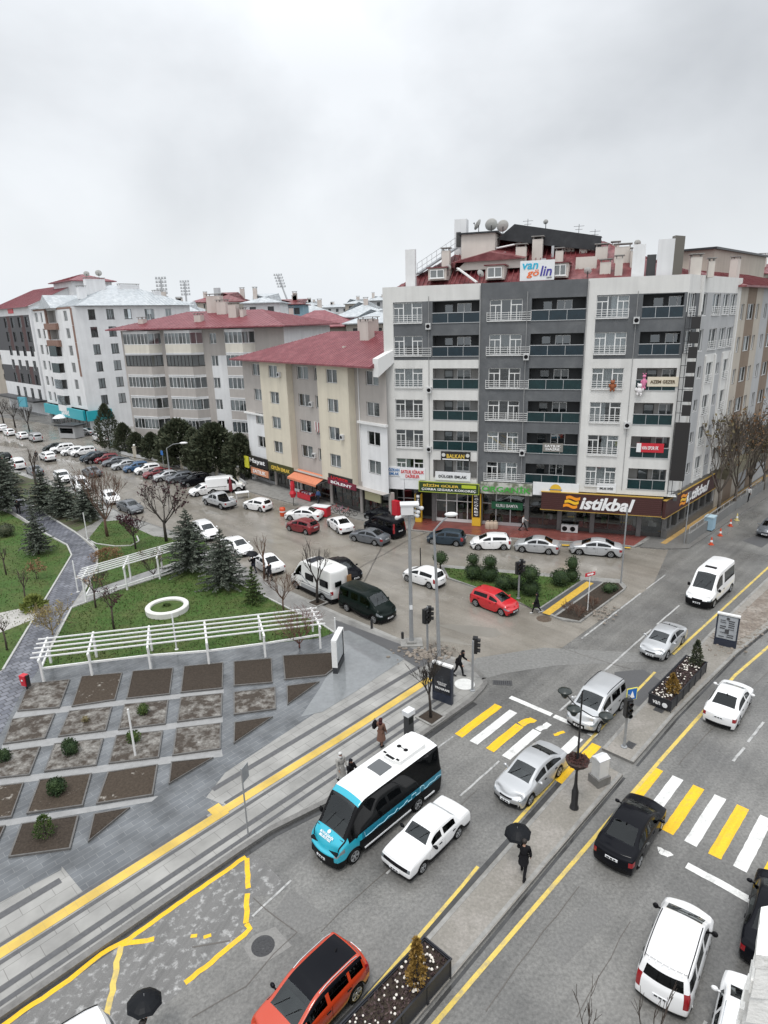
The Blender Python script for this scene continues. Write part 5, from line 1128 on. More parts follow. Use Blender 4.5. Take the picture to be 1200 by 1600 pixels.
# corner chamfer and the avenue side
a_c = R(46+19)   # local turn from the front to the avenue side
MC = Matrix.Translation((CORN,0,0)) @ Matrix.Rotation(R(65), 4, 'Z'); CW = 2.85
MR = MC @ Matrix.Translation((CW,0,0))
ops = [(.25,1.9,t-WH,t,.2) for t in TOPS[:2]]
m_ = MB(); facade(m_, MC, 0, CW, 4.6, 24.4, ops, lambda x, z: 1 if 17.35 < z < 22.95 else 0)
for k in range(1): m_.quad(MC @ Vector((0,0,24.4)), MC @ Vector((CW,0,24.4)), MC @ Vector((CW,.35,24.4)), MC @ Vector((0,.35,24.4)))
m_.build('corner_bay', cols, B1)
for t in TOPS[:2]: window(B1, MC, .25, 1.9, t-WH, t, .2, 'many', cp=1); rail_part(B1, MC, .25, 1.9, t-WH)
RW = 11.4
def cf_r(x, z):
    if 17.35 < z < 22.95 and x > .5: return 1
    if x < .5 or x > RW-.5 or z > 22.9: return 0
    return 1 if (x < 3.2 or 6.3 < x < 8.2) else 0
cf_r.ss = [.5,3.2,6.3,8.2,RW-.5]; cf_r.zz = [17.35,22.95]
ops = []
for r_, t in enumerate(TOPS):
    if r_ < 2: ops += [(.8,2.0,t-WH,t,.2),(3.6,5.8,t-WH,t,.2),(6.6,8.4,t-WH,t,.2),(9.0,10.7,t-WH,t,.2)]
    else: ops += [(1.6,2.5,t-1.3,t-.2,.2),(3.9,5.7,t-WH,t,.2),(6.9,7.7,t-1.3,t-.2,.2),(8.7,10.5,t-WH,t,.2)]
m_ = MB(); facade(m_, MR, 0, RW, 4.6, 24.4, ops, cf_r); m_.quad(MR @ Vector((0,0,24.4)), MR @ Vector((RW,0,24.4)), MR @ Vector((RW,.35,24.4)), MR @ Vector((0,.35,24.4)))
m_.quad(MR @ Vector((RW,0,0)), MR @ Vector((RW,9,0)), MR @ Vector((RW,9,24.4)), MR @ Vector((RW,0,24.4)))
m_.build('avenue_facade', [PW, PLT, recess_m, dkrec], B1)
for o_ in ops:
    big = o_[1]-o_[0] > 1.5
    window(B1, MR, o_[0], o_[1], o_[2], o_[3], .2, 'two' if big else 'one', cp=.9 if big else .2)
    if big: rail_part(B1, MR, o_[0], o_[1], o_[2])
p_ = MB()
for x in (3.25,5.95,8.3,10.55): p_.box(x,x+.35,-.12,.02,4.7,17.2)
for x in (.0,10.95): p_.box(x,x+.42,-.2,-.003,4.7,24.38)
po = p_.build('pilaster', PW, B1); po.matrix_local = MR
# scaffold of black panels on the corner
cs = MB()
for z in range(0, 16): cs.bar((-.05,-.25,5.2+z*1.05),(1.15,-.25,5.2+z*1.05),.04,.04)
for x in (-.05,.3,1.15): cs.bar((x,-.25,4.9),(x,-.25,21.3),.05,.05)
t_ = thing('panel_tower', 'tall frame of black square panels on the corner of the white block', 'sign', F1.w(CORN,0,0), R(-19))
cs.build('frame', black_iron, t_)
for k in range(7):
    q = MB(); z = 12.3+k*1.27; q.box(.42,1.12,-.36,-.22,z,z+.98); q.build('black_panel', SG_K, t_)
q = MB(); q.box(.0,1.25,-.40,-.2,6.3,11.7); q.build('black_panel', SG_K, t_)
# shop floor
sf = MB(); YS = 1.15
for x in (-2.7,.2,2.2,7.2,12.1,15.4,18.6,23.0,25.3): sf.box(x-.22,x+.22,YS-.18,YS+.3,.1,4.6)
sf.box(-2.7,26.2,YS-.05,YS+.3,3.9,4.6); sf.build('shop_pillars', mat('pillar_grey', (.13,.13,.13), rough=.4, var=.2), B1)
def shopfront(root, M_, s0, s1, z0, z1, y, fm, n, door=None):
    f = MB()
    for k in range(n+1): x = s0+(s1-s0)*k/n; f.box(x-.05,x+.05,y-.05,y+.05,z0,z1)
    f.box(s0,s1,y-.04,y+.04,z0,z0+.35); f.box(s0,s1,y-.045,y+.045,z1-.1,z1); f.box(s0,s1,y-.042,y+.042,z0+2.3,z0+2.38)
    fo = f.build('shop_window', fm, root); fo.matrix_local = M_
    p = MB(); p.quad((s0,y,z0),(s1,y,z0),(s1,y,z1),(s0,y,z1)); p.build('pane', shop_glass, fo)
    g_ = MB()
    for k in range(int((s1-s0)*2.2)):
        x = random.uniform(s0+.2,s1-.4); zz = z0+random.choice((.3,.3,.9,1.5)); g_.box(x,x+random.uniform(.2,.5),y+.35,y+.7,zz,zz+random.uniform(.25,.7),random.randrange(4))
    g_.build('goods', [curt_w, mat('goods_brown', (.25,.15,.08)), mat('goods_green', (.1,.2,.08)), mat('goods_red', (.35,.06,.05))], fo)
for s0, s1, m_, n in ((-2.5,.0,alu,2),(2.4,7.0,pvc,4),(7.4,11.9,alu,3),(12.3,15.2,dark_pvc,2),(15.6,18.4,dark_pvc,2),(18.8,22.8,dark_pvc,3),(23.2,25.1,dark_pvc,1)): shopfront(B1, M1, s0, s1, .14, 3.9, YS+.1, m_, n)
bk = MB(); bk.box(-2.7,26.5,YS+1.6,YS+1.7,.1,4.6); bk.box(-2.5,25.2,1.62,1.75,4.6,24.2); bk.build('dark_backing', room_m, B1)  # dark sheets added behind the panes so the rooms look unlit
bk = MB(); bk.quad((.1,1.6,4.7),(RW-.1,1.6,4.7),(RW-.1,1.6,24.2),(.1,1.6,24.2)); bk.quad((0,.9,.1),(RW,.9,.1),(RW,.9,4.7),(0,.9,4.7)); bo_ = bk.build('dark_backing', room_m, B1); bo_.matrix_local = MR
# avenue side shop floor with plinth and ramp wall
av = MB(); av.box(-2,26,-.05,.4,0,1.0); 
for k in range(14): av.box(-1+k*2.0-.25,-1+k*2.0+.25,.1,.6,1.0,4.7)
av.box(-2,13,.0,.5,3.9,4.7); ao = av.build('avenue_shopfront', mat('dark_stone', (.12,.118,.115), rough=.4, var=.2), B1); ao.matrix_local = MR
rw = MB(); rw.box(-1.5,24,-2.2,-1.95,0,1.05); rt = thing('ramp_wall', 'grey stone ramp wall along the shop corner on the avenue pavement', 'wall', F1.M @ MR @ Vector((-.6,0,.12)), R(46)); rw.build('wall', plaster('ramp', (.20,.20,.195)), rt)
rr = MB(); 
for k in range(13): rr.bar((-1.4+k*2,-2.07,1.05),(-1.4+k*2,-2.07,1.6),.04,.04)
rr.bar((-1.4,-2.07,1.6),(22.6,-2.07,1.6),.05,.05); rr.build('hand_rail', alu, rt)
# roof of the corner block
rf = MB(); Z0, Z1 = 24.05, 29.6
fa, fb, ra, rb = Vector((-2.2,.5,Z0)), Vector((25.4,.5,Z0)), Vector((6.5,9.2,Z1)), Vector((17.4,9.2,28.43))
rf.quad(fa,fb,rb,ra)
cA, cB = MR @ Vector((0,.5,Z0)), MR @ Vector((RW,.5,Z0)); rE = MR @ Vector((RW,6,Z0+1.5))
rf.add([fb, cA, rb],[(0,1,2)]); rf.quad(cA, cB, rE, rb); bl_, br_ = Vector((-2.2,17,Z0)), Vector((6.5,17,Z0)); rf.quad(bl_, fa, ra, Vector((6.5,10.5,Z1))); rf.quad(ra, rb, rE+Vector((0,2,-1)), Vector((6.5,16,Z0)))
roof_ribs(rf, (fa,fb,rb,ra), 60, .03); roof_ribs(rf, (cA,cB,rE,rb), 22, .03); roof_ribs(rf, (bl_,fa,ra,ra), 30, .03)
rf.build('roof', RED2, B1)
def roof_z(s, y): return Z0+(y-.5)/8.7*(Z1-Z0)
def on(px_, py_, y): s, z = F1.hit(px_, py_, y); return s, z
def dormer(pxl, pyl, pxr, pyr, y):
    s0, z1 = on(pxl,pyl,y); s1, z0 = on(pxr,pyr,y); d = MB(); d.box(s0-.2,s1+.2,y+.02,y+3,z0-.2,z1+.15); o = d.build('dormer', chim_m, B1); c = MB(); c.box(s0-.35,s1+.35,y-.15,y+3,z1+.15,z1+.25); c.build('dormer_roof', RED2, o)
    window(B1, M1, s0, s1, z0, z1, .0, 'two', cp=0, y=y)
dormer(672,422,694,434,1.0); dormer(762,418,784,433,1.0); dormer(866,414,884,430,1.0)
def stack(x0, y0, x1, y1, y, d=.9, m=None, cap=True): # pixel box of a chimney at depth y behind the facade
    s0, z1 = on(x0,y0,y); s1, _ = on(x1,y0,y); zz = min(on(x0,y1,y)[1], roof_z(0,y))-.5; return chimney(B1, (s0+s1)/2, y+d/2, zz, z1, s1-s0, d, m or beige_stack, cap)
stack(633,390,648,440,.6,.5,plaster('panel_white', (.72,.72,.72)),False)      # white panel at the left roof end
stack(990,382,1010,430,.6,.3,PW2,False); 
s0, z1 = on(1030,374,.8); s1, z0 = on(1050,430,.8); q = MB(); q.box(s0,s1,.8,1.2,24,z1); q.build('white_fin', PW2, B1)
s2, _ = on(1072,372,.8); q = MB(); q.add([(s1,.8,24),(s2,1.4,24),(s2,1.4,z1+.2),(s1,.8,z1+.25),(s1-.2,1.6,24),(s2,2.2,24),(s2,2.2,z1+.2),(s1-.2,1.6,z1+.25)], [(0,1,2,3),(7,6,5,4),(3,2,6,7),(1,5,6,2),(0,3,7,4)]); q.build('dark_fin', mat('bronze_panel', (.13,.12,.10), rough=.4), B1)
stack(832,374,848,400,5.2); stack(882,376,898,392,7); stack(920,380,934,392,7); stack(931,386,950,402,5); stack(961,386,986,404,4); stack(938,410,955,430,2); stack(900,402,933,418,3.2,1.0,None,False); stack(956,382,968,394,8)
stack(862,384,866,400,6,.25,alu,False)
for q_ in ((806,386,822,402,4.0,.8,None,True),(868,392,880,404,4.2,.8,None,True),(906,380,918,396,6.5,.9,None,True),(986,392,998,412,3,.7,None,True),(1012,398,1026,424,1.2,.6,dkrec,False),(690,392,702,410,3.2,.7,None,True),(1080,402,1098,424,2.2,1.2,None,True),(1108,408,1118,424,3,.8,None,True),(845,404,853,416,2.6,.4,alu,False),(782,394,790,404,4.6,.5,alu,False),(962,404,974,424,1.6,.7,None,True)): stack(*q_)
for x_, y_, r_ in ((918,424,.35),(996,380,.3),(700,418,.3)): s, z = on(x_, y_, 1.4 if y_ > 400 else 4); dish(B1, s, 1.4 if y_ > 400 else 4, z-.8, r_, 170, 30, .8)
for x_, y_ in ((905,350),(930,358),(825,342)): s, z = on(x_, y_, 8); q = MB(); q.tube([(s,8,z-3),(s,8,z)], .03, 4); q.bar((s-.5,8,z-.2),(s+.5,8,z-.2),.03,.03); q.bar((s-.35,8,z-.5),(s+.35,8,z-.5),.03,.03); q.build('antenna', black_iron, B1)
# stair head, tower and big roof boxes
s0, z1 = on(721,367,5); s1, z0 = on(773,398,5); q = MB(); q.box(s0,s1,5,8,z0-2,z1); q.build('stair_head', beige_stack, B1); q = MB(); q.box(s0-.3,s1+.3,4.7,8.3,z1,z1+.15); q.build('stair_head_roof', DKR, B1)
s0, z1 = on(710,343,6); s1, z0 = on(728,395,6); q = MB(); q.box(s0,s1,6,7.2,z0-2,z1); to = q.build('lift_tower', PW2, B1); q = MB(); a_, b_ = on(713,363,5.98); c_, d_ = on(720,386,5.98); q.box(a_,c_,5.95,5.99,d_,b_); q.build('tower_window', dark_pvc, to)
q = MB(); s0, z1 = on(712,403,3); s1, z0 = on(815,418,3); q.add([(s0,3,z0),(s1,3,z0),(s1,3,z1-.3),(s0+1,3,z1-.4),(s0,7,z0),(s1,7,z0),(s1,7,z1),(s0+1,7,z1)], [(0,1,2,3),(3,2,6,7),(1,5,6,2),(0,3,7,4)]); q.build('roof_box', beige_stack, B1)
q = MB(); zt = z1; q.add([(s0-.4,2.6,zt-.5),(s0+3.4,2.6,zt+.35),(s1+.3,2.6,zt-.4),(s0-.4,7,zt+.2),(s0+3.4,7,zt+1.0),(s1+.3,7,zt+.3)], [(0,1,4,3),(1,2,5,4),(0,2,1)]); q.build('roof_box_lid', RED2, B1)
# dark canopy at the top
yc = 6.2; s0, z0 = on(776,374,yc); s1, z1 = on(804,350,yc); s2, z2 = on(940,369,yc); q = MB(); q.add([(s0,yc,z0),(s1,yc,z1),(s2,yc,z2),(s2,yc,z2-1.3),(s1+3.5,yc,z0-.9),(s0,12,z0+.4),(s1,12,z1+.4),(s2,12,z2+.4)], [(0,4,1),(1,4,3,2),(1,2,7,6),(0,1,6,5)]); q.build('roof_canopy', DKR, B1)
for x_, y_, r_, az in ((748,352,.55,260),(768,352,.62,200),(786,354,.6,205)):
    s, z = on(x_, y_, 5.5); dish(B1, s, 5.5, z-.9, r_, az, 30, .9)
s, z = on(853,347,7); dish(B1, s, 7, z-.9, .25, 200, 30, .9); s, z = on(750,428,.9); dish(B1, s, .9, z-.8, .38, 150, 30, .8)
# outside stair with railing on the left roof edge
p0 = on(652,420,2.5); p1 = on(712,383,5.2); st = MB(); a_ = Vector((p0[0],2.5,p0[1]-.5)); b_ = Vector((p1[0],5.2,p1[1]-.3)); st.bar(a_, b_, .9, .15); so = st.build('roof_stair', mat('grey_metal', (.22,.23,.24), rough=.4), B1)
st = MB()
for k in range(9): q_ = a_.lerp(b_, k/8); st.bar(q_, q_+Vector((0,0,1.0)), .04, .04)
for h_ in (.5,1.0): st.bar(a_+Vector((0,0,h_)), b_+Vector((0,0,h_)), .05, .05)
st.build('hand_rail', alu, so)
q = MB(); g0 = on(715,419,1.6); g1 = on(745,441,.6); q.bar((g0[0],1.6,g0[1]),(g1[0],.6,g1[1]),.3,.12); g2 = on(640,440,.6); q.build('gutter', pvc, B1)
q = MB(); g0 = on(775,388,5.4); g1 = on(842,365,8); g2 = on(848,362,8); q.tube([(g0[0],5.4,g0[1]),((g0[0]+g1[0])/2,6.5,(g0[1]+g1[1])/2-.3),(g1[0],8,g1[1])], .09, 5); q.build('roof_pipe', pvc, B1)
# small things people add to a facade
random.seed(31)
for (s0, z0) in ((1.75,20.3),(1.8,14.1),(11.35,17.3),(11.3,8.0),(20.85,11.0),(20.9,20.4),(1.75,8.0)):
    q = MB(); q.box(s0,s0+.5,-.32,.0,z0,z0+.6,0); q.lathe([(.2,-.325),(.001,-.33)], 10, (s0+.25,0,z0+.3), axis='y', mat=1); q.build('air_conditioner', [PSIDE, trim], B1)
q = MB()
for s0, za, zb__ in ((7.05,5,24.2),(16.9,5,24.2),(11.5,5,23.5),(21.1,5,23.2),(2.0,5,23.4)): q.tube([(s0,-.03,za),(s0+.02,-.03,zb__)], .035, 4)
q.build('down_pipe', galv_d, B1)
# ---- signs on the corner block
def psign(name, label, x0, y0, x1, y1, m, y=-.1, M_=None, fr=None, **k):
    fr = fr or F1; s0, z1 = fr.hit(x0,y0,y); s1, _ = fr.hit(x1,y0,y); _, z0 = fr.hit((x0+x1)/2,y1,y); _, z1 = fr.hit((x0+x1)/2,y0,y)
    return board(name, label, fr.M, s0, s1, z0, z1, m, y, **k)
yel_led = mat('sign_yellow', (.72,.45,.04), rough=.4); yel_dim = mat('sign_dim_yellow', (.45,.29,.06), rough=.5)
r_ = psign('shop_sign', 'long dark brown furniture shop sign with white slanted letters and orange waves', 846, 774, 1036, 801.5, SG_BR, y=-.35, edge=yel_dim, t=.3, ends=False); w, h = r_['dims']
b = MB()
for k in range(9): b.box(-w/2,w/2,-.012,.0,h*(k+.5)/9-.015,h*(k+.5)/9+.015)
b.build('ribbing', mat('sign_rib', (.09,.03,.028), rough=.5), r_)
def sx(x, yy=-.4): return F1.hit(x, 788, yy)[0]
xm = (sx(846)+sx(1036))/2
lettering(r_, 'istikbal', (sx(907)+sx(993))/2-xm, h*.50, sx(993)-sx(907), h*.72, TXT_W, bold=.035, shear=.25, y=-.05)
def waves(root, x0, x1, z0, z1, y):
    b = MB(); n = 10
    for k in range(3):
        za = z0+(z1-z0)*(k+.08)/3; zb = z0+(z1-z0)*(k+.80)/3
        for q in range(n):
            xa, xb = x0+(x1-x0)*q/n, x0+(x1-x0)*(q+1)/n; da, db = .10*math.sin(q/n*6.28), .10*math.sin((q+1)/n*6.28); sh = .12*k
            b.add([(xa+sh,y,za+da),(xb+sh,y,za+db),(xb+sh,y,zb+db),(xa+sh,y,zb+da)], [(0,1,2,3)], k%2)
    b.build('wave_emblem', [mat('wave_orange', (.85,.30,.02), rough=.4), mat('wave_yellow', (.85,.50,.03), rough=.4)], root)
waves(r_, sx(881)-xm, sx(903)-xm, h*.18, h*.88, -.045)
zc0, zc1 = F1.hit(900,775,-.35)[1], F1.hit(900,801,-.35)[1]
FR = Frame(F1.w(25.14,-.37,0), 46)
r_ = board('shop_sign', 'long dark brown furniture shop sign along the avenue side of the corner', FR.M, .0, 15.4, zc1-.0, zc0+.0, SG_BR, .0, edge=yel_dim, t=.3, ends=False); w, h = r_['dims']
lettering(r_, 'istikbal', 1.0, h*.5, 6.6, h*.62, TXT_W, bold=.03, shear=.25, y=-.03); waves(r_, -w/2+3.6, -w/2+5.3, h*.2, h*.85, -.03)
q = MB()
for k in range(22): q.bar((0+k*.36-3.9,-.02,-.12),(0+k*.36-3.75,-.02,-.45),.05,.03)
r2 = psign('shop_sign', 'white shop sign with a half sun emblem above the dark doorway', 833, 755, 905, 775, SG_W, t=.16); w, h = r2['dims']
b = MB(); b.lathe([(.001,-.02),(.55,-.02)], 20, (0,0,h*.5), axis='y', mat=0); b.box(-.62,.62,-.04,-.03,h*.46,h*.52,1); b.box(-.4,.4,-.04,-.03,h*.22,h*.28,1); b.build('sun_emblem', [yel_led, TXT_B], r2)
lettering(r2, 'BAL ŞARKÜTERİ', w*.28, h*.22, w*.3, h*.12, TXT_K)
def shop_text(label, rect, m, text, tm, tw=.9, thh=.6, **k):
    r = psign('shop_sign', label, *rect, m, **k); w, h = r['dims']; lettering(r, text, 0, h*.5, w*tw, h*thh, tm, bold=.02); return r
shop_text('shop sign with big green letters reading ORGANİK', (751,755,832,773), mat('sign_olive', (.16,.18,.12), rough=.5, col2=(.5,.5,.46), c2scale=1.2), 'ORGANİK', TXT_G, .95, .62)
shop_text('small dark green sign reading KURU BAMYA', (768,785,817,796), mat('sign_green', (.02,.13,.06), rough=.4), 'KURU BAMYA', TXT_W, .7, .45, y=1.0)
r_ = psign('shop_sign', 'green and yellow eatery sign above the shop with yellow pillars', 655, 755, 748, 770, mat('sign_dark_green', (.03,.06,.02), rough=.4), y=-.3, edge=mat('sign_lime', (.35,.42,.05), rough=.4)); w, h = r_['dims']
lettering(r_, 'BİZİM GÜLER', -w*.13, h*.7, w*.6, h*.32, TXT_Y, bold=.02); lettering(r_, 'ÇORBA IZGARA KOKOREÇ', 0, h*.25, w*.92, h*.28, TXT_W, bold=.02)
b = MB(); b.box(w*.22,w*.46,-.03,0,h*.55,h*.88); b.build('lime_badge', mat('sign_lime2', (.45,.55,.04), rough=.4), r_)
for x0, x1, tx, lb in ((649,657,'IZGARA','tall black sign with white vertical letters reading IZGARA on a yellow pillar'), (739,750,'KOKOREÇ','tall black sign with white vertical letters reading KOKOREÇ on a yellow pillar')):
    r_ = psign('pillar_sign', lb, x0, 772, x1, 808, SG_K, y=.2, t=.5); w, h = r_['dims']; n = len(tx)
    for k, c_ in enumerate(tx): lettering(r_, c_, 0, h*(1-(k+.6)/(n+.3)), w*.55, h*.6/n, TXT_W, bold=.02)
    b = MB(); b.box(-w*.62,w*.62,.05,.55,-1.0,-.01); b.box(-w*.62,-w*.52,.0,.5,0,h); b.box(w*.52,w*.62,.0,.5,0,h); b.build('yellow_base', yel_led, r_)
r_ = shop_text('black and gold sign reading BALKAN over the lowest balcony', (689,706,735,720), SG_K, 'BALKAN', TXT_Y, .6, .45); w, h = r_['dims']
b = MB(); b.box(-w*.45,w*.45,-.02,0,h*.08,h*.2); b.build('small_print', TXT_W, r_); b = MB()
for sg in (-1,1): b.lathe([(.001,-.02),(.2,-.02)], 12, (sg*w*.41,0,h*.62), axis='y')
b.build('round_emblem', dish_m, r_)
shop_text('white banner reading DÜLGER EMLAK on a balcony', (680,738,735,751), SG_W, 'DÜLGER EMLAK', TXT_K, .8, .4)
shop_text('blue and white estate agent banner reading EMLAK', (606,729,625,744), SG_W, 'ÖZKAN\nEMLAK', TXT_B, .9, .75)
r_ = shop_text('red and white banner under the lowest left window', (625,731,664,749), SG_W, 'SATILIK KİRALIK\nDAİRELER', TXT_R, .92, .75)
for k, (x0, x1) in enumerate(((607,632),(632,657))): psign('cladding_panel', ('left','right')[k]+' white blank panel under the estate agent banners', x0, 745, x1-.6, 764, SG_W, y=-.06, cat='panel', group='blank panels under the banners')
shop_text('grey banner with pale letters on a slate grey balcony', (848,693,880,706), mat('banner_grey', (.22,.21,.19), rough=.7), 'SATILIK\nDAİRE', TXT_W, .8, .65, y=.05)
r_ = shop_text('red banner reading VAN SPOR FK on a balcony', (995,693,1038,707), SG_R, 'VAN SPOR FK', TXT_W, .62, .4); w, h = r_['dims']; b = MB(); b.box(-w/2,-w*.33,-.02,0,0,h); b.build('white_end', SG_W, r_)
r_ = shop_text('cream sign reading AZEM GEZER on an upper balcony', (1012,589,1061,604), mat('sign_cream', (.66,.60,.48), rough=.5), 'AZEM GEZER', mat('letter_brown', (.08,.05,.02)), .8, .35)
shop_text('small white notice board under the lowest window of the corner', (933,756,963,770), SG_W, 'EMLAK OFİSİ', TXT_K, .7, .3)
sv0, zv1 = F1.hit(813,408,.4); sv1, _ = F1.hit(867,408,.4); zv0 = F1.hit(840,438,.4)[1]
r_ = board('roof_sign', 'white sign on the roof edge with blue and orange letters reading vangölin', F1.M, sv0, sv1, zv0, zv1, SG_W, .4, cat='sign'); w, h = r_['dims']
lettering(r_, 'van', -w*.20, h*.72, w*.46, h*.30, mat('letter_cyan', (.02,.42,.62)), bold=.018, shear=.2); lettering(r_, 'gö', -w*.12, h*.33, w*.36, h*.42, mat('letter_orange', (.80,.16,.03)), bold=.018, shear=.2); lettering(r_, 'lin', w*.26, h*.46, w*.34, h*.50, mat('letter_navy', (.05,.04,.30)), bold=.018, shear=.2); lettering(r_, '.com', w*.35, h*.12, w*.16, h*.07, TXT_K)
# plush toys hung outside
def toy(label, x, y, m, s=1.0, tall=1.0):
    sx_, z_ = F1.hit(x, y, -.2); p = F1.w(sx_, -.22, z_)
    b = MB(); b.ball((0,0,0), .22*s, .18*s, .28*s*tall, 8, 6); b.ball((0,-.03,.36*s*tall), .18*s, .16*s, .17*s, 8, 6)
    for sg in (-1,1): b.ball((sg*.13*s,0,.50*s*tall), .06*s, .05*s, .06*s, 6, 5); b.ball((sg*.24*s,-.05,.08), .08*s, .08*s, .16*s, 6, 5); b.ball((sg*.12*s,-.06,-.28*s*tall), .09*s, .09*s, .15*s, 6, 5)
    o = b.build('plush_toy', m, loc=p, rz=R(-19), smooth=True); tag(o, label, 'plush toy')
toy('white plush bear hanging below the cream balcony sign', 999, 610, mat('plush_white', (.72,.70,.70), rough=.9), 1.2); toy('tall pink plush toy hanging at the end of the cream sign', 1006, 598, mat('plush_pink', (.62,.20,.34), rough=.9), .9, 1.8); toy('brown plush bear hanging on a window rail', 957, 604, mat('plush_brown', (.28,.09,.04), rough=.9), 1.1)

# ---- generic block helper: footprint box with given faces
def shell(root, x0, x1, y0, y1, z0, z1, m, front=False, right=True, left=True):
    b = MB()
    if front: b.quad((x0,y0,z0),(x1,y0,z0),(x1,y0,z1),(x0,y0,z1))
    if right: b.quad((x1,y0,z0),(x1,y1,z0),(x1,y1,z1),(x1,y0,z1))
    if left: b.quad((x0,y1,z0),(x0,y0,z0),(x0,y0,z1),(x0,y1,z1))
    b.quad((x1,y1,z0),(x0,y1,z0),(x0,y1,z1),(x1,y1,z1)); b.quad((x0,y0,z1),(x1,y0,z1),(x1,y1,z1),(x0,y1,z1))
    return b.build('wall', m, root)
GB = 'apartment blocks along the streets'
# ---- the cream and taupe block
P2 = Vector((-20.56,89.85)); F2 = Frame(P2, -49.5); B2 = thing('apartment_block', 'five storey cream and taupe apartment block with a red tiled roof beside the corner block', 'apartment block', (P2.x,P2.y,0), R(-49.5), GB)
rows2 = [(14.75,16.25),(11.5,13.0),(8.35,9.85),(5.2,6.7)]
def cf2(x, z):
    if x < 7.9: return 1 if z > 9.7 else 2
    if x < 14.1: return 0
    if x < 20.55: return 1
    if x < 26.3: return 0
    if x < 27.0: return 1
    return 1 if z > 10.75 else 2
cf2.ss = [7.9,14.1,20.55,26.3,27.0]; cf2.zz = [9.7,10.75]
m_ = MB(); ops2 = {}
for s0, s1, y, cs_ in ((2.6,7.9,.5,[(5.1,7.3)]),(7.9,14.1,0,[(10.0,12.1)]),(14.1,20.55,.9,[(15.1,17.5),(18.7,20.3)]),(20.55,26.3,0,[(22.3,24.35)]),(26.3,31.5,.9,[(28.2,30.3)])):
    ops = [(a,b,z0,z1,.22) for a, b in cs_ for z0, z1 in rows2]
    facade(m_, I4, s0, s1, 3.4, 16.7, ops, cf2, y)
    for o_ in ops: window(B2, I4, *o_[:4], .22, 'two', cp=.85, y=y)
for s, y0, y1, c_ in ((2.6,.5,12,1),): m_.quad((s,y1,0),(s,y0,0),(s,y0,16.7),(s,y1,16.7),2)
for s, ya, yb, c_ in ((7.9,0,.5,0),(14.1,0,.9,0),(20.55,0,.9,0),(26.3,0,.9,0)):
    a_, b_ = (yb, ya) if s in (7.9,20.55) else (ya, yb); m_.quad((s,a_,3.4),(s,b_,3.4),(s,b_,16.7),(s,a_,16.7),c_)
m_.quad((2.6,0,3.4),(2.6,1.3,3.4),(31.5,1.3,3.4),(31.5,0,3.4),1)
m_.build('facade', [PY, PT, PW2], B2)
q = MB(); q.box(2.4,7.95,.2,.52,9.55,9.75); q.box(26.8,31.6,.6,.92,10.6,10.85); q.build('cornice', pvc, B2)
q = MB(); q.box(2.7,31.4,2.2,2.3,.1,16.6); q.build('dark_backing', room_m, B2)
q = MB()
for k in range(6): q.tube([(27.0,.84,4+k*2.1),(27.0,.84,6.1+k*2.1)], .06, 6)
q.build('drain_pipe', pvc, B2)
hip_roof(B2, 'roof', RED, 2.6, 30.2, 0, 12.5, 16.85, 20.1, hl=13.5, hr=.05, over=.9, ribs=.45)
for x, y, z0, z1, w in ((24.2,4.6,18.6,21.2,1.5),(21.5,7.0,19,21.4,2.8),(29.5,7,19,21.1,1.4),(14,3.5,17.6,18.6,.3),(22.5,2.6,17.6,18.6,.3)): chimney(B2, x, y, z0, z1, w, .9 if w > .5 else .3, cap=w > .5)
q = MB(); q.add([(30.9,-.3,15.8),(31.7,-.3,15.8),(31.7,7,20.2),(31.7,-.3,17.6),(30.9,-.3,17.6),(30.9,7,20.2)], [(0,1,3,4),(0,4,5),(1,2,3),(4,3,2,5)]); q.build('gable_coping', pvc, B2)
shopm = [('black shop sign with white script at the left end of the cream block', (386,714,417,730), SG_K, 'Hayat', TXT_W), ('orange and white notice board below the black script sign', (392,733,418,743), mat('sign_salmon', (.62,.28,.16)), 'SATILIK', TXT_W), ('dark olive shop sign reading CEYLİN EMLAK', (419,726,457,739), mat('sign_dark_olive', (.05,.05,.01)), 'CEYLİN EMLAK', TXT_Y), ('maroon shop sign with red letters on the cream block', (513,744,549,757), SG_K, 'HOBER', TXT_R), ('maroon awning board with white letters reading BÜLENT', (512,752,555,761), mat('sign_maroon', (.16,.01,.03)), 'BÜLENT', TXT_W)]
for l, rc, m_s, tx, tm in shopm: shop_text(l, rc, m_s, tx, tm, .75, .55, fr=F2, y=-.25 if 'awning' in l else -.1)
psign('side_sign', 'yellow and green projecting sign at the left end of the cream block', 381,713,387,730, mat('sign_acid', (.62,.60,.05)), fr=F2, y=-.5)
psign('shop_sign', 'pale yellow lettered window panel of the last shop before the corner block', 570,770,594,783, mat('sign_pale', (.50,.48,.30)), fr=F2, y=1.1)
psign('cabinet', 'tall red advertising column beside the shop entrance', 612,783,620,808, SG_R, fr=F2, y=.9, cat='cabinet', t=.5)
for x0, x1, mm in ((2.8,7.7,alu),(8.0,11.0,dark_pvc),(11.2,14.0,pvc),(14.3,20.4,dark_pvc),(20.8,26.2,dark_pvc),(26.6,31.4,dark_pvc)): shopfront(B2, I4, x0, x1, .12, 3.3, 1.3, mm, 3)
random.seed(41); q = MB()
for k in range(9): x = 18.75+k*.17; q.quad((x,.55,9.9-random.uniform(.7,1.5)),(x+.15,.55,9.9-random.uniform(.7,1.4)),(x+.15,.55,9.95),(x,.55,9.95),k%3)
q.bar((18.6,.55,9.95),(20.4,.55,9.95),.02,.02,0); q.build('laundry', [plate_m, mat('cloth_red_line', (.35,.08,.08)), curt_g], B2)
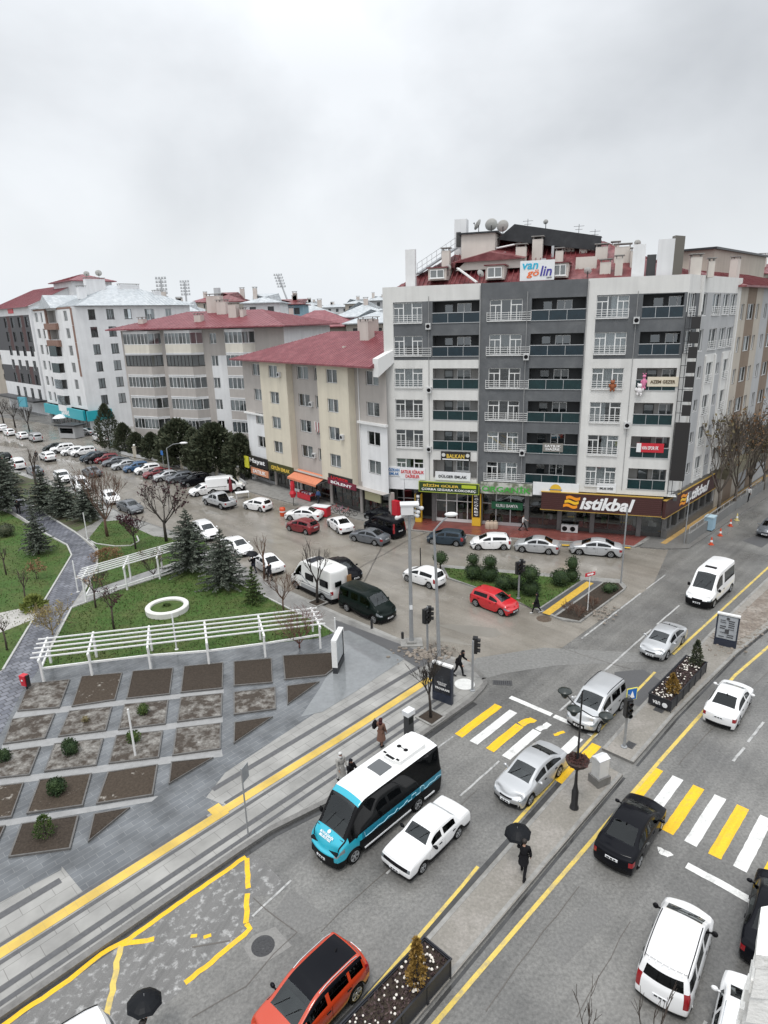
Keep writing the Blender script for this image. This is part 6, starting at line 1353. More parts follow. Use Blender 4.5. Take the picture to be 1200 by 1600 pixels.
for s0, yy, z0 in ((17.7,.9,11.6),(17.7,.9,5.4),(24.7,0,8.6),(12.4,0,14.9)): q = MB(); q.box(s0,s0+.55,yy-.3,yy,z0,z0+.6,0); q.lathe([(.2,yy-.305),(.001,yy-.31)], 10, (s0+.27,0,z0+.3), axis='y', mat=1); q.build('air_conditioner', [PSIDE, trim], B2)
q = MB(); 
for x in (2.7,7.9,14.1,20.6,26.4,31.4): q.box(x-.2,x+.2,1.1,1.6,.1,3.4)
q.build('shop_pillars', PT, B2)
a0, z_ = F2.hit(463,740,-.9); aw = thing('awning', 'orange fabric awning over a shop in the cream block', 'awning', F2.w(14.3,0,0), R(-49.5)); q = MB(); q.add([(0,.8,3.5),(6.2,.8,3.5),(6.2,-1.0,2.75),(0,-1.0,2.75),(6.2,-1.0,2.5),(0,-1.0,2.5)], [(0,3,2,1),(3,5,4,2)]); q.build('canopy', fabric_o, aw)
q = MB(); q.bar((.1,.8,2.9),(.1,-1,2.75),.04,.04); q.bar((6.1,.8,2.9),(6.1,-1,2.75),.04,.04); q.build('frame', alu, aw)
# ---- the taupe block with glazed balconies
P3 = Vector((-35,98)); F3 = Frame(P3, -22); B3 = thing('apartment_block', 'white and taupe apartment block with stacked glazed balconies behind the dark evergreens', 'apartment block', (P3.x,P3.y,0), R(-22), GB)
ops = [(11.95,13.1,18.65-3.08*k,20.15-3.08*k,.22) for k in range(6)]
m_ = MB(); facade(m_, I4, -3.8, 24, 0, 20.7, ops, lambda x, z: 1 if z > 17.3 or 3.6 < x < 4.7 else 0, 0); 
f_ = m_; m_.quad((-3.8,14,0),(-3.8,0,0),(-3.8,0,20.7),(-3.8,14,20.7),0); m_.quad((24,0,0),(24,14,0),(24,14,20.7),(24,0,20.7),0); m_.quad((-3.8,14,20.7),(-3.8,0,20.7),(24,0,20.7),(24,14,20.7),0); m_.build('facade', [PW2, PT], B3)
for o_ in ops: window(B3, I4, *o_[:4], .22, 'two', cp=.8)
q = MB(); q.box(-3.5,23.5,1.5,1.6,.1,20.5); q.build('dark_backing', room_m, B3)
for x0, x1 in ((-2.65,3.45),(4.85,10.8),(15.1,19.4)):
    for k in range(6):
        zt = 20.3-3.08*k; pz0, pz1 = zt-2.78, zt-1.58; pm = PCR if k == 0 else PT
        pts = [(x0,0),(x0+.2,-1.1),(x1-1.1,-1.4),(x1,0)]
        b = MB(); b.prism([(a, c) for a, c in pts], pz0, pz1, 0, bottom=True); b.prism([(a, c*1.06) for a, c in pts], pz0-.12, pz0, 1, bottom=True); b.prism(pts, zt, zt+.32, 1, bottom=True)
        bo = b.build('balcony', [pm, PW2], B3)
        dark = (k == 1 and x0 < 12)
        g_ = MB(); fr_ = MB()
        for (xa, ya), (xb, yb) in zip(pts, pts[1:]):
            g_.quad((xa,ya+.05,pz1),(xb,yb+.05,pz1),(xb,yb+.05,zt),(xa,ya+.05,zt)); L_ = math.hypot(xb-xa,yb-ya); n = max(1, int(L_/.62))
            for j in range(n+1): x, y = xa+(xb-xa)*j/n, ya+(yb-ya)*j/n; fr_.box(x-.03,x+.03,y-.0,y+.07,pz1,zt)
            fr_.bar((xa,ya+.03,zt-.03),(xb,yb+.03,zt-.03),.07,.07); fr_.bar((xa,ya+.03,pz1+.03),(xb,yb+.03,pz1+.03),.08,.08)
        go = g_.build('balcony_glazing', wglass, B3); fr_.build('frame', dark_pvc if dark else pvc, go)
        c_ = MB()
        if not dark:
            n = 9; yy = -.75
            for j in range(n):
                if random.random() < .55: xa = x0+.3+(x1-x0-1.2)*j/n; c_.quad((xa,yy+.1,pz1),(xa+(x1-x0)/n*.9,yy,pz1),(xa+(x1-x0)/n*.9,yy,zt),(xa,yy+.1,zt))
            if c_.f: c_.build('curtain', curt_w, go)
hip_roof(B3, 'roof', RED, -3.8, 24, -.6, 14, 20.95, 23.2, over=1.2, ribs=.6)
for x, y, z0, z1, w in ((-.5,1.2,20.9,22.3,.9),(9.6,1.3,20.9,22.6,1.1),(9.2,6,22.6,25.3,2.4),(11.2,5,22.2,24.4,1.6),(14.4,3,21.6,23.9,1.3),(15.8,3.2,21.6,23.2,.5)): chimney(B3, x, y, z0, z1, w, .9)
chimney(B3, 9.8, 6, 25.2, 26.4, .8, .6, alu, False)
B3.location = (P3.x*1.15, P3.y*1.15, CAM_H*(1-1.15)); B3.scale = (1.15,)*3      # it stands 15 m further back than first measured
# ---- white block with the grey metal roof and turquoise shop
C4 = at(143,676); B4 = thing('apartment_block', 'tall white apartment block with a grey metal roof and a turquoise shop front', 'apartment block', (C4.x,C4.y,0), 0, GB)
M4 = Matrix.Rotation(R(45), 4, 'Z'); M4s = Matrix.Rotation(R(-45), 4, 'Z') @ Matrix.Translation((-23.5,0,0))
ops = [(a,b,22.8-3.46*k,24.8-3.46*k,.2) for a, b in ((3.1,4.5),(6.85,8.4),(10.6,12.2),(20,21.4)) for k in range(6)]+[(15.2,17.4,22.3,24.8,.2)]
m_ = MB(); facade(m_, M4, 0, 26, 0, 25.4, ops, lambda x, z: 0)
for o_ in ops: window(B4, M4, *o_[:4], .2, 'two', dark_pvc if o_[0] < 13 else pvc, cp=.6)
ops = []
for k in range(6):
    z = 22.6-3.46*k; ops += [(1.5,3.3,z,z+2.1,.2),(5.0,6.2,z,z+2.1,.2),(18.6,20.6,z,z+2.1,.2)]
ops_b = [(9.5,14.2,22.4-3.46*k,24.9-3.46*k,1.2,2,2) for k in range(6)]
facade(m_, M4s, 0, 23.5, 4.8, 25.4, ops+ops_b, lambda x, z: 0)
m_.quad(*[M4s @ Vector(v) for v in ((0,15,0),(0,0,0),(0,0,25.4),(0,15,25.4))]); m_.quad(*[M4 @ Vector(v) for v in ((26,0,0),(26,16,0),(26,16,25.4),(26,0,25.4))]); m_.build('facade', [PW2, PLT, recess_m], B4)
for o_ in ops: window(B4, M4s, *o_[:4], .2, 'many' if o_[1]-o_[0] > 1.5 else 'one', cp=.6); 
brickm = mat('brown_cladding', (.22,.13,.10), rough=.7, var=.35, vscale=6)
q = MB()
for k in range(4): q.box(22.6,23.4,-.1,.0,25.2-3.4*(k+1),25.2-3.4*k-.05)
for k in (0,1): q.box(8.2,15.0,-.7,-.05,21.0-3.46*k,22.3-3.46*k)
q.box(1.0,9,-.05,0,25.0,25.35); q.box(15,23,-.05,0,25.0,25.35); q.box(8.6,9.4,-.3,0,19,25); qo = q.build('brown_cladding', brickm, B4); qo.matrix_local = M4s
for k in range(2, 6):
    q = MB(); q.prism([(9.2,0),(9.6,-1.0),(14.0,-1.0),(14.5,0)], 21.0-3.46*k, 22.4-3.46*k, bottom=True); qo = q.build('balcony', PW2, B4); qo.matrix_local = M4s
    g_ = MB(); g_.box(9.7,13.9,-.97,-.9,22.4-3.46*k,24.6-3.46*k); go = g_.build('balcony_glazing', [tglass,wglass][k > 3], B4); go.matrix_local = M4s
q = MB(); q.add([(8,-1.2,25.3),(15.6,-1.2,25.3),(11.8,-1.2,28.0),(8,8,25.3),(15.6,8,25.3),(11.8,8,28.0)], [(0,2,5,3),(2,1,4,5),(0,1,2)]); qo = q.build('gable_roof', MET, B4); qo.matrix_local = M4s
q = MB(); e1, e2, e3, e4 = [M4s @ Vector((-.8,-.8,25.5)), M4 @ Vector((.6,-.8,25.5)), M4 @ Vector((27,-.8,25.5)), M4s @ Vector((-.8,27,25.5))]; c0 = (e1+e2+e3+e4)/4; c0.z = 30.2
c1 = c0.lerp(e3, .25); c1.z = 29.8
for a_, b_ in ((e1,e2),(e4,e1)): q.add([a_,b_,c0],[(0,1,2)])
q.quad(e2,e3,c1,c0); q.quad(e3,e4,c0,c1); roof_ribs(q, (e2,e3,c1,c0), 34, .04); roof_ribs(q, (e1,e2,c0,c0), 30, .04); q.build('roof', MET, B4)
for x, y, z0, z1, w in ((5,6.5,27,29.4,1.6),(9,9,28,31.2,4.2),(16,8,28,30.0,4.5),(21,5,27,28.6,1.5)):
    o = chimney(B4, 0, 0, z0, z1, w, 1.2, PW2); o.matrix_local = M4 @ Matrix.Translation((x,y,0))
dish(B4, *(M4 @ Vector((7.6,9,0))).xy, 31, .6, 200, 30, 1.2); dish(B4, *(M4 @ Vector((10.2,9,0))).xy, 31, .7, 200, 30, 1.4)
F4s = Frame((C4.x,C4.y), -45); r_ = board('shop_sign', 'turquoise fascia sign wrapped round the far white block', F4s.M, -23.6, -.6, 2.5, 4.6, TEAL, -.9, t=.5); w, h = r_['dims']; lettering(r_, 'SAMPİ', 1.5, h*.5, 4.5, h*.55, TXT_W, bold=.03)
F4 = Frame((C4.x,C4.y), 45); board('shop_sign', 'short turquoise fascia round the corner of the far white block', F4.M, -.6, 4.6, 2.5, 4.6, TEAL, -.9, t=.5)
shopfront(B4, M4s, .5, 23, .1, 4.7, .5, dark_pvc, 10)
q = MB(); q.quad((0,1.6,0),(23.4,1.6,0),(23.4,1.6,25),(0,1.6,25)); qo = q.build('dark_backing', room_m, B4); qo.matrix_local = M4s
# ---- dark framed block at the far left
P5 = at(75,649); B5 = thing('apartment_block', 'dark block with white frames and a red roof at the left edge', 'apartment block', (P5.x,P5.y,0), R(-45), GB)
h5 = top_z((P5.x,P5.y), 466); Lh = h5/27.0
ops = []; 
for r_ in range(6):
    z = 3.9+r_*3.55
    for k in range(4): ops.append((-22+k*5.6+.8,-22+k*5.6+3.2,z,z+2.5,.25))
def cf5(x, z): return 0 if (12.0 < z < 15.8 or z < 7.4 or z > 24.6 or x > -1.0) else (2 if int((x+22)/2.8)%4 == 1 else 1)
cf5.ss = [-22+2.8*k for k in range(8)]+[-1.0]; cf5.zz = [7.4,12.0,15.8,24.6]
m_ = MB(); facade(m_, I4, -30, 0, 0, 26.6, ops, cf5); m_.quad((0,0,0),(0,24,0),(0,24,26.6),(0,0,26.6),0); m_.add([(0,0,26.6),(0,24,26.6),(0,12,32.0)], [(0,1,2)], 0); m_.build('facade', [PW2, mat('charcoal', (.06,.06,.065), rough=.6), plaster('maroon', (.10,.065,.065))], B5)
for o_ in ops: window(B5, I4, *o_[:4], .25, 'two', dark_pvc, cp=.4)
q = MB(); q.quad((-30,1.5,0),(-.2,1.5,0),(-.2,1.5,26),(-30,1.5,26)); q.build('dark_backing', room_m, B5)
q = MB(); q.quad((-31,-.8,26.4),(.3,-.8,26.4),(.3,12,31.9),(-31,12,31.9)); roof_ribs(q, ((-31,-.8,26.4),(.3,-.8,26.4),(.3,12,31.9),(-31,12,31.9)), 30, .04); q.build('roof', RED, B5)
q = MB(); q.box(-9.5,3,10,20,27,32.4); q.build('penthouse', PW2, B5); hip_roof(B5, 'penthouse_roof', RED, -9.5, 3, 10, 20, 32.5, 34.4, over=1.0, ribs=.8)
q = MB(); q.box(-16,-12,-.14,-.02,25.2,26.3); q.build('roof_lettering', TXT_R, B5)
q = MB(); q.box(-30,1,-3.2,.1,3.5,3.9); q.build('entrance_canopy', DKR, B5)
# ---- brown block further up the avenue
P6 = F1.M @ MR @ Vector((RW+.05,-.1,0)); F6 = Frame(P6, 46); B6 = thing('apartment_block', 'beige and brown apartment block up the avenue right of the corner block', 'apartment block', (P6.x,P6.y,0), R(46), GB)
rows = [21.9-3.3*k for k in range(6)]; ops = []
for x0, x1 in ((.8,1.9),(3.2,5.6),(6.2,7.3),(9.3,10.5),(12,14.4),(15.2,16.4),(18.4,19.6),(21,23.4),(24,25.2)): ops += [(x0,x1,z-1.6,z,.22) for z in rows]
cf6 = lambda x, z: 1 if (2.7 < x < 5.9 or 11.4 < x < 14.8 or 20.4 < x < 24) else (0 if x < 8.4 else 2)
cf6.ss = [2.7,5.9,8.4,11.4,14.8,20.4,24]
m_ = MB(); facade(m_, I4, 0, 34, 0, 23.6, ops, cf6); m_.quad((0,14,0),(0,0,0),(0,0,23.6),(0,14,23.6)); m_.build('facade', [PB, plaster('brown', (.22,.17,.13)), PLT], B6)
for o_ in ops: window(B6, I4, *o_[:4], .22, 'two', cp=.7)
q = MB(); q.quad((0,1.5,0),(34,1.5,0),(34,1.5,23.5),(0,1.5,23.5)); q.build('dark_backing', room_m, B6)
hip_roof(B6, 'roof', RED2, 0, 34, 0, 14, 23.7, 25.8, over=.7, ribs=.6)
chimney(B6, F6.hit(1150,405,3)[0], 3, 24, F6.hit(1150,405,3)[1], 1.0, .8, beige_stack)
xa, za = F6.hit(1117,389,9); xb, zb6 = F6.hit(1197,402,9); xb = max(xb, xa+14)
q = MB(); q.add([(xa,9,24.5),(xb,9,24.5),(xb,15,24.5),(xa,15,24.5),(xa,9,za),(xb,9,zb6),(xb,15,zb6),(xa,15,za)], [(4,5,6,7),(0,1,5,4),(3,0,4,7),(1,2,6,5)]); q.build('penthouse', PB, B6)
q = MB(); q.add([(xa-.5,8.6,za),(xb+.5,8.6,zb6),(xb+.5,15.4,zb6),(xa-.5,15.4,za),(xa-.5,8.6,za+.25),(xb+.5,8.6,zb6+.25),(xb+.5,15.4,zb6+.25),(xa-.5,15.4,za+.25)], [(3,2,1,0),(4,5,6,7),(0,1,5,4),(3,0,4,7)]); q.build('penthouse_roof', DKR, B6)
q = MB(); q.box(-.2,34,-1.2,.1,3.6,4.8); q.build('shop_fascia', mat('fascia_olive', (.16,.145,.10), rough=.5, var=.5, vscale=1), B6)
# ---- blocks farther off
def far_block(label, x0, x1, y_top, Y, wall, roof, rh=3.0, storeys=6, deg=None, depth=14, flat=False, win=True):
    xc = (x0+x1)/2; a = ray(x0, 495); b = ray(x1, 495); A = a*(Y/a.y); B = b*(Y/b.y); w = B.x-A.x; c = Vector(((A.x+B.x)/2, Y)); zt = top_z((c.x, c.y), y_top)
    t = thing('distant_building', label, 'building', (c.x, c.y, 0), R(deg or 0), 'buildings in the distance'); eave = zt-(0 if flat else rh)
    m_ = MB(); ops = []
    n = max(2, int(w/3.4))
    if win:
        for k in range(n):
            for r_ in range(min(4, storeys)): x = -w/2+w*(k+.5)/n; ops.append((x-.7,x+.7,eave-2.4-3.1*r_,eave-.8-3.1*r_,.25,1))
    facade(m_, I4, -w/2, w/2, 0, eave, ops, lambda x, z: 0)
    m_.quad((w/2,0,0),(w/2,depth,0),(w/2,depth,eave),(w/2,0,eave)); m_.quad((-w/2,depth,0),(-w/2,0,0),(-w/2,0,eave),(-w/2,depth,eave)); m_.quad((-w/2,0,eave),(w/2,0,eave),(w/2,depth,eave),(-w/2,depth,eave)); m_.build('wall', [wall, mat('far_window', (.06,.065,.07), rough=.2)], t)
    if not flat: hip_roof(t, 'roof', roof, -w/2, w/2, 0, depth, eave+.1, zt, over=.7, ribs=1.2)
    for k in range(random.randint(1,3)): x = random.uniform(-w*.35,w*.35); chimney(t, x, depth*.4, eave, zt+random.uniform(.4,1.6), random.uniform(.8,2), 1, chim_m)
    return t
FB = [('white gabled building behind the red roofs', 382,438,457,150,PW2,MET,2.2), ('grey roofed building left of the white gabled one', 322,384,455,165,PB,RED2,2.5), ('blue walled building beside the white gabled one', 436,474,466,170,plaster('blue', (.25,.38,.45)),RED2,1.5), ('long building with a pale metal roof behind the red roofs', 415,520,474,185,PSIDE,MET,3),
 ('pale grey roofed block left of the corner block', 525,612,470,140,PSIDE,MET,3.2), ('low metal roofed block under the corner block parapet', 540,640,482,120,PB,MET,2.5), ('far beige block on the skyline right of the floodlights', 540,575,466,260,PB,MET,2), ('far grey block on the skyline beside the corner block', 572,612,462,300,PLT,MET,2),
 ('red roofed block behind the taupe block', 430,560,484,128,PB,RED,3.2), ('white block between the metal roof and the taupe block', 258,310,470,190,PW2,MET,3), ('far pale block behind the metal roof', 225,262,462,230,PSIDE,MET,2), ('far white block right of the floodlights', 470,500,470,320,PW2,MET,2), ('far low pale block in the middle of the skyline', 498,545,474,360,PSIDE,MET,2), ('far reddish block behind the chimneys', 300,345,462,280,PB,RED,2.5)]
for l, x0, x1, yt, Y, wm, rm, rh in FB: far_block(l, x0, x1, yt, Y, wm, rm, rh)
far_block('tall grey block far up the avenue behind the brown block', 1180, 1280, 404, 150, PB, RED2, 3)
far_block('beige block at the far left end of the side street', -60, 22, 520, 215, PB, RED2, 3)
far_block('grey block closing the far end of the side street', -140, -10, 500, 260, PLT, MET, 3)
# floodlight towers of a stadium
def floodlight(label, x, yt, yb, Y, lean=0):
    a = ray(x, 495); p = a*(Y/a.y); zt = top_z((p.x, p.y), yt); t = thing('floodlight_tower', label, 'floodlight tower', (p.x, p.y, 0), 0, 'stadium floodlights on the skyline')
    b = MB(); b.tube([(0,0,0),(lean*.3,0,zt*.7),(lean,0,zt)], [.9,.6,.4], 8); b.build('mast', alu, t); h = MB()
    for r_ in range(5):
        z = zt-r_*1.7; xx = lean*(z/zt)**2; h.box(xx-2.6,xx+2.6,-.3,.3,z-.1,z+.1)
        for k in range(4): h.box(xx-2.4+k*1.4,xx-1.5+k*1.4,-.6,-.2,z+.1,z+1.0)
    h.build('lamp_rack', alu, t)
floodlight('left stadium floodlight tower with five racks of lamps', 258, 436, 470, 330); floodlight('middle stadium floodlight tower behind the chimneys', 294, 441, 470, 380); floodlight('leaning stadium floodlight tower right of the white gabled building', 456, 430, 465, 420, -7)
# ------------------------------------------------------------------ plants
bark = mat('bark', (.06,.045,.036), rough=.9, var=.3, vscale=6); bark_d = mat('bark_dark', (.032,.026,.022), rough=.9, var=.3, vscale=6); twig_r = mat('twig_brown', (.11,.065,.045), rough=.9, var=.3, vscale=4)
def leafm(n, a, b): return mat('leaf_'+n, a, rough=.7, spec=.25, col2=b, c2scale=3.0, c2pos=(.4,.65), var=.3, vscale=7)
SPR = leafm('spruce', (.052,.068,.050), (.15,.165,.135)); JUN = leafm('juniper', (.036,.050,.029), (.09,.094,.055)); TOP = leafm('topiary', (.018,.036,.014), (.04,.066,.022)); PLUM = leafm('plum', (.035,.012,.018), (.075,.028,.032)); BRN = leafm('brown', (.18,.10,.05), (.26,.165,.09)); OLV = leafm('olive', (.13,.11,.055), (.19,.155,.085)); GLD = leafm('gold', (.20,.12,.03), (.30,.19,.05)); GRN = leafm('green', (.04,.075,.02), (.08,.11,.03)); YLW = leafm('yellow', (.25,.20,.06), (.33,.27,.12))
def leaf(mb, p, d, l, w, mat=0):
    d = Vector(d).normalized(); s = d.cross(Vector((random.uniform(-1,1),random.uniform(-1,1),random.uniform(-1,1))))
    if s.length < 1e-4: return
    s = s.normalized()*w/2; p = Vector(p); q = p+d*l
    mb.add([p-s*.5, p+d*l*.5-s, q, p+d*l*.5+s], [(0,1,2,3)], mat)
def rnd_dir(): 
    while True:
        v = Vector((random.uniform(-1,1),random.uniform(-1,1),random.uniform(-1,1)))
        if .05 < v.length < 1: return v.normalized()
def spruce_mesh(h, r, seed, whorls=17, m=SPR):
    random.seed(seed); t = MB(); t.tube([(0,0,0),(.03,0,h*.5),(0,.02,h*.97)], [h*.018,h*.012,.02], 7); c = MB()
    for k in range(whorls):
        f = (k+.3)/whorls; z = h*(.10+.88*f); L = r*(1-f)**.85*random.uniform(.85,1.12)+.12; nb = 9 if f < .6 else 6
        for j in range(nb):
            a = 2*math.pi*(j+random.uniform(-.3,.3))/nb+k*.7; l = L*random.uniform(.72,1.12); dr = Vector((math.cos(a), math.sin(a), 0)); up = random.uniform(-.28,-.02)+f*.45
            n = max(4, int(l/.16)); p0 = Vector((0,0,z+random.uniform(-.1,.1)))
            c.tube([p0, p0+dr*l*.6+Vector((0,0,l*up*.5)), p0+dr*l+Vector((0,0,l*up*.75+.05))], [.03,.02,.008], 3, 1, False)
            for q in range(n):
                g_ = (q+.6)/n; p = p0+dr*l*g_+Vector((0,0,l*up*g_*.8)); wd = (1-g_*.55)*.42*min(1, l)
                for sg in (-1,1):
                    for _ in range(random.choice((1,1,2))):
                        d = dr*random.uniform(.3,.9)+Vector((-dr.y,dr.x,0))*sg*random.uniform(.5,1.1)+Vector((0,0,random.uniform(-.55,.15))); leaf(c, p, d, wd*random.uniform(.7,1.2), .13)
                leaf(c, p, dr+Vector((0,0,random.uniform(-.3,.3))), wd, .14)
    for _ in range(40): leaf(c, (0,0,h*random.uniform(.93,.99)), rnd_dir()+Vector((0,0,1.2)), .22, .05)
    return t, c, m
def column_mesh(h, r, seed, m=JUN, n=2700, ls=.28, shape=None, base=.02):
    random.seed(seed); t = MB(); t.tube([(0,0,0),(0,0,h*.6)], [max(.04,h*.015),.03], 6); c = MB(); lumps = [(random.uniform(0,6.28), random.uniform(.1,.95), random.uniform(.6,1.25)) for _ in range(16)]
    shape = shape or (lambda f: (min(1, f*4.5+.35))*(1-f**2.2)**.7)
    for _ in range(n):
        f = random.random()**.9; a = random.uniform(0,6.28); k = 1.0
        for la, lf, lk in lumps:
            da = abs((a-la+math.pi)%(2*math.pi)-math.pi)
            if da < .8 and abs(f-lf) < .14: k = max(.5, k*lk)
        rr = r*shape(f)*k*random.uniform(.62,1.05); p = Vector((math.cos(a)*rr, math.sin(a)*rr, h*(base+(1-base)*f)))
        leaf(c, p, Vector((math.cos(a)*.6, math.sin(a)*.6, random.uniform(.1,1.2)))+rnd_dir()*.5, ls*random.uniform(.6,1.2), ls*.42)
    return t, c, m
def ball_mesh(balls, seed, m=TOP, stem=.08, dens=420, ls=.14):
    random.seed(seed); t = MB(); zt = max(b[2] for b in balls); t.tube([(balls[0][0]*.3,balls[0][1]*.3,0),(balls[-1][0],balls[-1][1],zt)], [stem,stem*.7], 6); c = MB()
    for x, y, z, r, sq in balls:
        c.ball((x,y,z), r*.80, r*.80, r*.80*sq, 12, 8)
        for _ in range(int(dens*r*r*3)):
            d = rnd_dir(); rr = r*random.uniform(.80,1.0)*(1+.10*math.sin(d.x*5+seed)*math.cos(d.y*4)); leaf(c, (x+d.x*rr, y+d.y*rr, z+d.z*rr*sq), d+rnd_dir()*.9, ls*random.uniform(.6,1.1), ls*.5)
    return t, c, m
def bare_mesh(h, spread, seed, trunk_f=.32, levels=4, tr=None, bm=bark, lm=None, nleaf=0, ls=.12, up=.55, fan=4, twig=.011, wob=.12):
    random.seed(seed); t = MB(); c = MB(); tips = []; tr = tr or h*.02
    H = h*trunk_f; p1 = Vector((random.uniform(-.1,.1)*h*.2, random.uniform(-.1,.1)*h*.2, H)); t.tube([(0,0,-.05),p1*.5+Vector((.03,.02,0)),p1], [tr*1.25,tr,tr*.85], 7)
    def grow(p, d, l, r, lev):
        pts = [p]; q = p.copy(); dd = d.copy()
        for k in range(3): dd = (dd+rnd_dir()*wob+Vector((0,0,.06))).normalized(); q = q+dd*l/3; pts.append(q.copy())
        (t if lev <= 1 else c).tube(pts, [r,r*.85,r*.72,max(twig*.6,r*.55)], 5 if lev < 2 else 3, 0, False)
        tips.append((pts, lev))
        if lev >= levels: return
        n = fan if lev < 2 else random.choice((2,3,3))
        for k in range(n):
            a = random.uniform(0,6.28); s = random.uniform(.35,.95)*spread; o = dd.orthogonal().normalized(); o.rotate(Matrix.Rotation(a,3,dd)); nd = (dd+o*s+Vector((0,0,up*.4))).normalized()
            grow(pts[-1].lerp(pts[1], random.uniform(0,.7) if k else 0), nd, l*random.uniform(.58,.85), max(twig,r*.55), lev+1)
    L = h*(1-trunk_f)*.42
    for k in range(fan+1):
        a = 2*math.pi*k/(fan+1)+random.uniform(-.4,.4); grow(p1*random.uniform(.82,1) if k else p1, Vector((math.cos(a)*spread*.8, math.sin(a)*spread*.8, up+.35)).normalized(), L*random.uniform(.75,1.1), tr*.55, 1)
    for _ in range(nleaf):
        pts, lv = random.choice(tips[len(tips)//5:]); p = pts[random.randint(1,3)]; leaf(c, p+rnd_dir()*.12, rnd_dir(), ls*random.uniform(.6,1.2), ls*.6, 1)
    return t, c, [bm, lm or bm]
def plant(name, label, cat, loc, mesh, rz=None, group=None, scale=1.0, tm=bark_d, names=('trunk','crown'), smooth=False):
    t, c, m = mesh; root = thing(name, label, cat, loc, random.uniform(0,6.28) if rz is None else rz, group); root.scale = (scale,)*3 if not isinstance(scale, tuple) else scale
    if isinstance(m, list): t.build(names[0], m[0], root, smooth=True); c.build(names[1], m, root)
    else:
        t.build(names[0], tm, root, smooth=True); c.build(names[1], [m, tm], root)
    return root
def hgt(bx, by, ty, z=Zp): p = at(bx, by, z); return p, top_z((p.x,p.y), ty)-z
GS = 'spruces in the park'
p, h = hgt(352,919,827); plant('spruce_tree', 'tall grey green spruce standing alone on the main lawn', 'tree', p, spruce_mesh(h, 2.35, 3, 19), group=GS)
p, h = hgt(300,893,795); plant('spruce_tree', 'tallest spruce by the paved walk, left of the lone lawn spruce', 'tree', p, spruce_mesh(h, 2.5, 5, 21), group=GS)
sp_a = None
for k, (bx, by, ty, l) in enumerate([(61,866,790,'slim spruce on the left lawn beside the path'), (14,800,704,'broad dark spruce at the left edge of the park'), (72,800,733,'leftmost spruce of the dark group by the street'), (102,806,739,'middle spruce of the dark group by the street'), (138,812,752,'right spruce of the dark group by the street, nearest the bare brown tree'), (0,760,690,'spruce cut off by the left edge of the photo')]):
    p, h = hgt(bx, by, ty)
    if sp_a is None: sp_a = plant('spruce_tree', l, 'tree', p, spruce_mesh(h, 1.45, 11, 16), group=GS); h0 = h
    else:
        h = min(h, 11); o = dup(sp_a, p, k*1.3, l); o.scale = (h/h0*1.15, h/h0*1.15, h/h0)
        if k > 1: o.scale = (1.9*h/h0*.8, 1.9*h/h0*.8, h/h0)
p, h = hgt(397,942,887); plant('young_conifer', 'small thin green conifer beside the pavement edge of the lawn', 'tree', p, spruce_mesh(h, .95, 21, 9, GRN))
GJ = 'dark evergreens in front of the taupe block'
je = [(172,702,628,2.2,'tall dark evergreen at the corner of the white block'), (197,708,660,1.9,'olive evergreen second from the tall corner one'), (216,712,676,1.8,'low evergreen third in the row'), (240,718,676,1.8,'evergreen fourth in the row, above the parked dark red car'), (262,722,668,1.9,'evergreen fifth in the row'), (284,728,655,2.1,'high evergreen in the middle of the row'), (310,734,670,2.0,'evergreen right of the high middle one'), (338,740,661,2.2,'large evergreen above the white panel van'), (362,744,690,1.5,'short evergreen near the end of the row'), (379,748,678,1.7,'last evergreen against the cream block')]
jp = None
for k, (bx, by, ty, r, l) in enumerate(je):
    d_ = at(bx, by, 0); p = Vector((d_.x, d_.y, .1)); h = top_z((p.x,p.y), ty)*.93
    if k in (0, 1, 2): jp2 = plant('evergreen_tree', l, 'tree', p, column_mesh(h, r, 40+k, ls=.42, n=3400), group=GJ); jl = [jp2] if k == 0 else jl+[jp2]; jh = [h] if k == 0 else jh+[h]
    else:
        s_ = jl[1+k%2]; hh = jh[1+k%2]; o = dup(s_, p, k*1.1, l); q = h/hh; o.scale = (q*r/1.85, q*r/1.85, q)
# bare and sparse trees
def bt(label, bx, by, ty, spread, seed, z=Zp, name='bare_tree', group=None, **k):
    p, h = hgt(bx, by, ty, z); k.setdefault('levels', 4); return plant(name, label, 'tree', p, bare_mesh(h, spread, seed, **k), group=group, tm=bark_d)
bt('bushy bare tree with dense brown twigs by the street', 168, 838, 733, .75, 1, trunk_f=.28, levels=5, bm=twig_r, fan=4, twig=.02)
bt('plum tree with sparse purple leaves in front of the side street', 260, 846, 738, .95, 2, trunk_f=.30, lm=PLUM, nleaf=520, ls=.26, bm=bark_d, twig=.016)
bt('low plum tree with purple leaves left of the taller plum', 212, 858, 797, .95, 3, trunk_f=.35, lm=PLUM, nleaf=520, ls=.24, bm=bark_d)
bt('bare tree in a pavement pit in front of the white camper', 496, 942, 843, .55, 4, trunk_f=.34, levels=4, fan=3, bm=bark_d, twig=.014)
bt('small bare tree with a round crown of twigs beside the camper', 444, 956, 896, .95, 5, trunk_f=.36, levels=4, fan=5, twig=.012, bm=twig_r)
bt('thin bare sapling beside the parked white saloon', 413, 904, 826, .4, 6, trunk_f=.5, levels=3, fan=3, bm=twig_r)
bt('thin young tree with a few brown leaves behind the upper pergola walk', 150, 950, 885, .7, 7, trunk_f=.4, lm=BRN, nleaf=120, ls=.14, levels=3)
bt('young tree with reddish leaves on the main lawn', 178, 983, 912, .8, 8, trunk_f=.48, lm=PLUM, nleaf=190, ls=.16, levels=3)
bt('thin young tree on the left lawn', 42, 943, 886, .7, 9, trunk_f=.5, levels=3, lm=OLV, nleaf=60, ls=.12)
bt('thin young tree at the left edge of the upper lawn', 10, 898, 846, .7, 10, trunk_f=.5, levels=3)
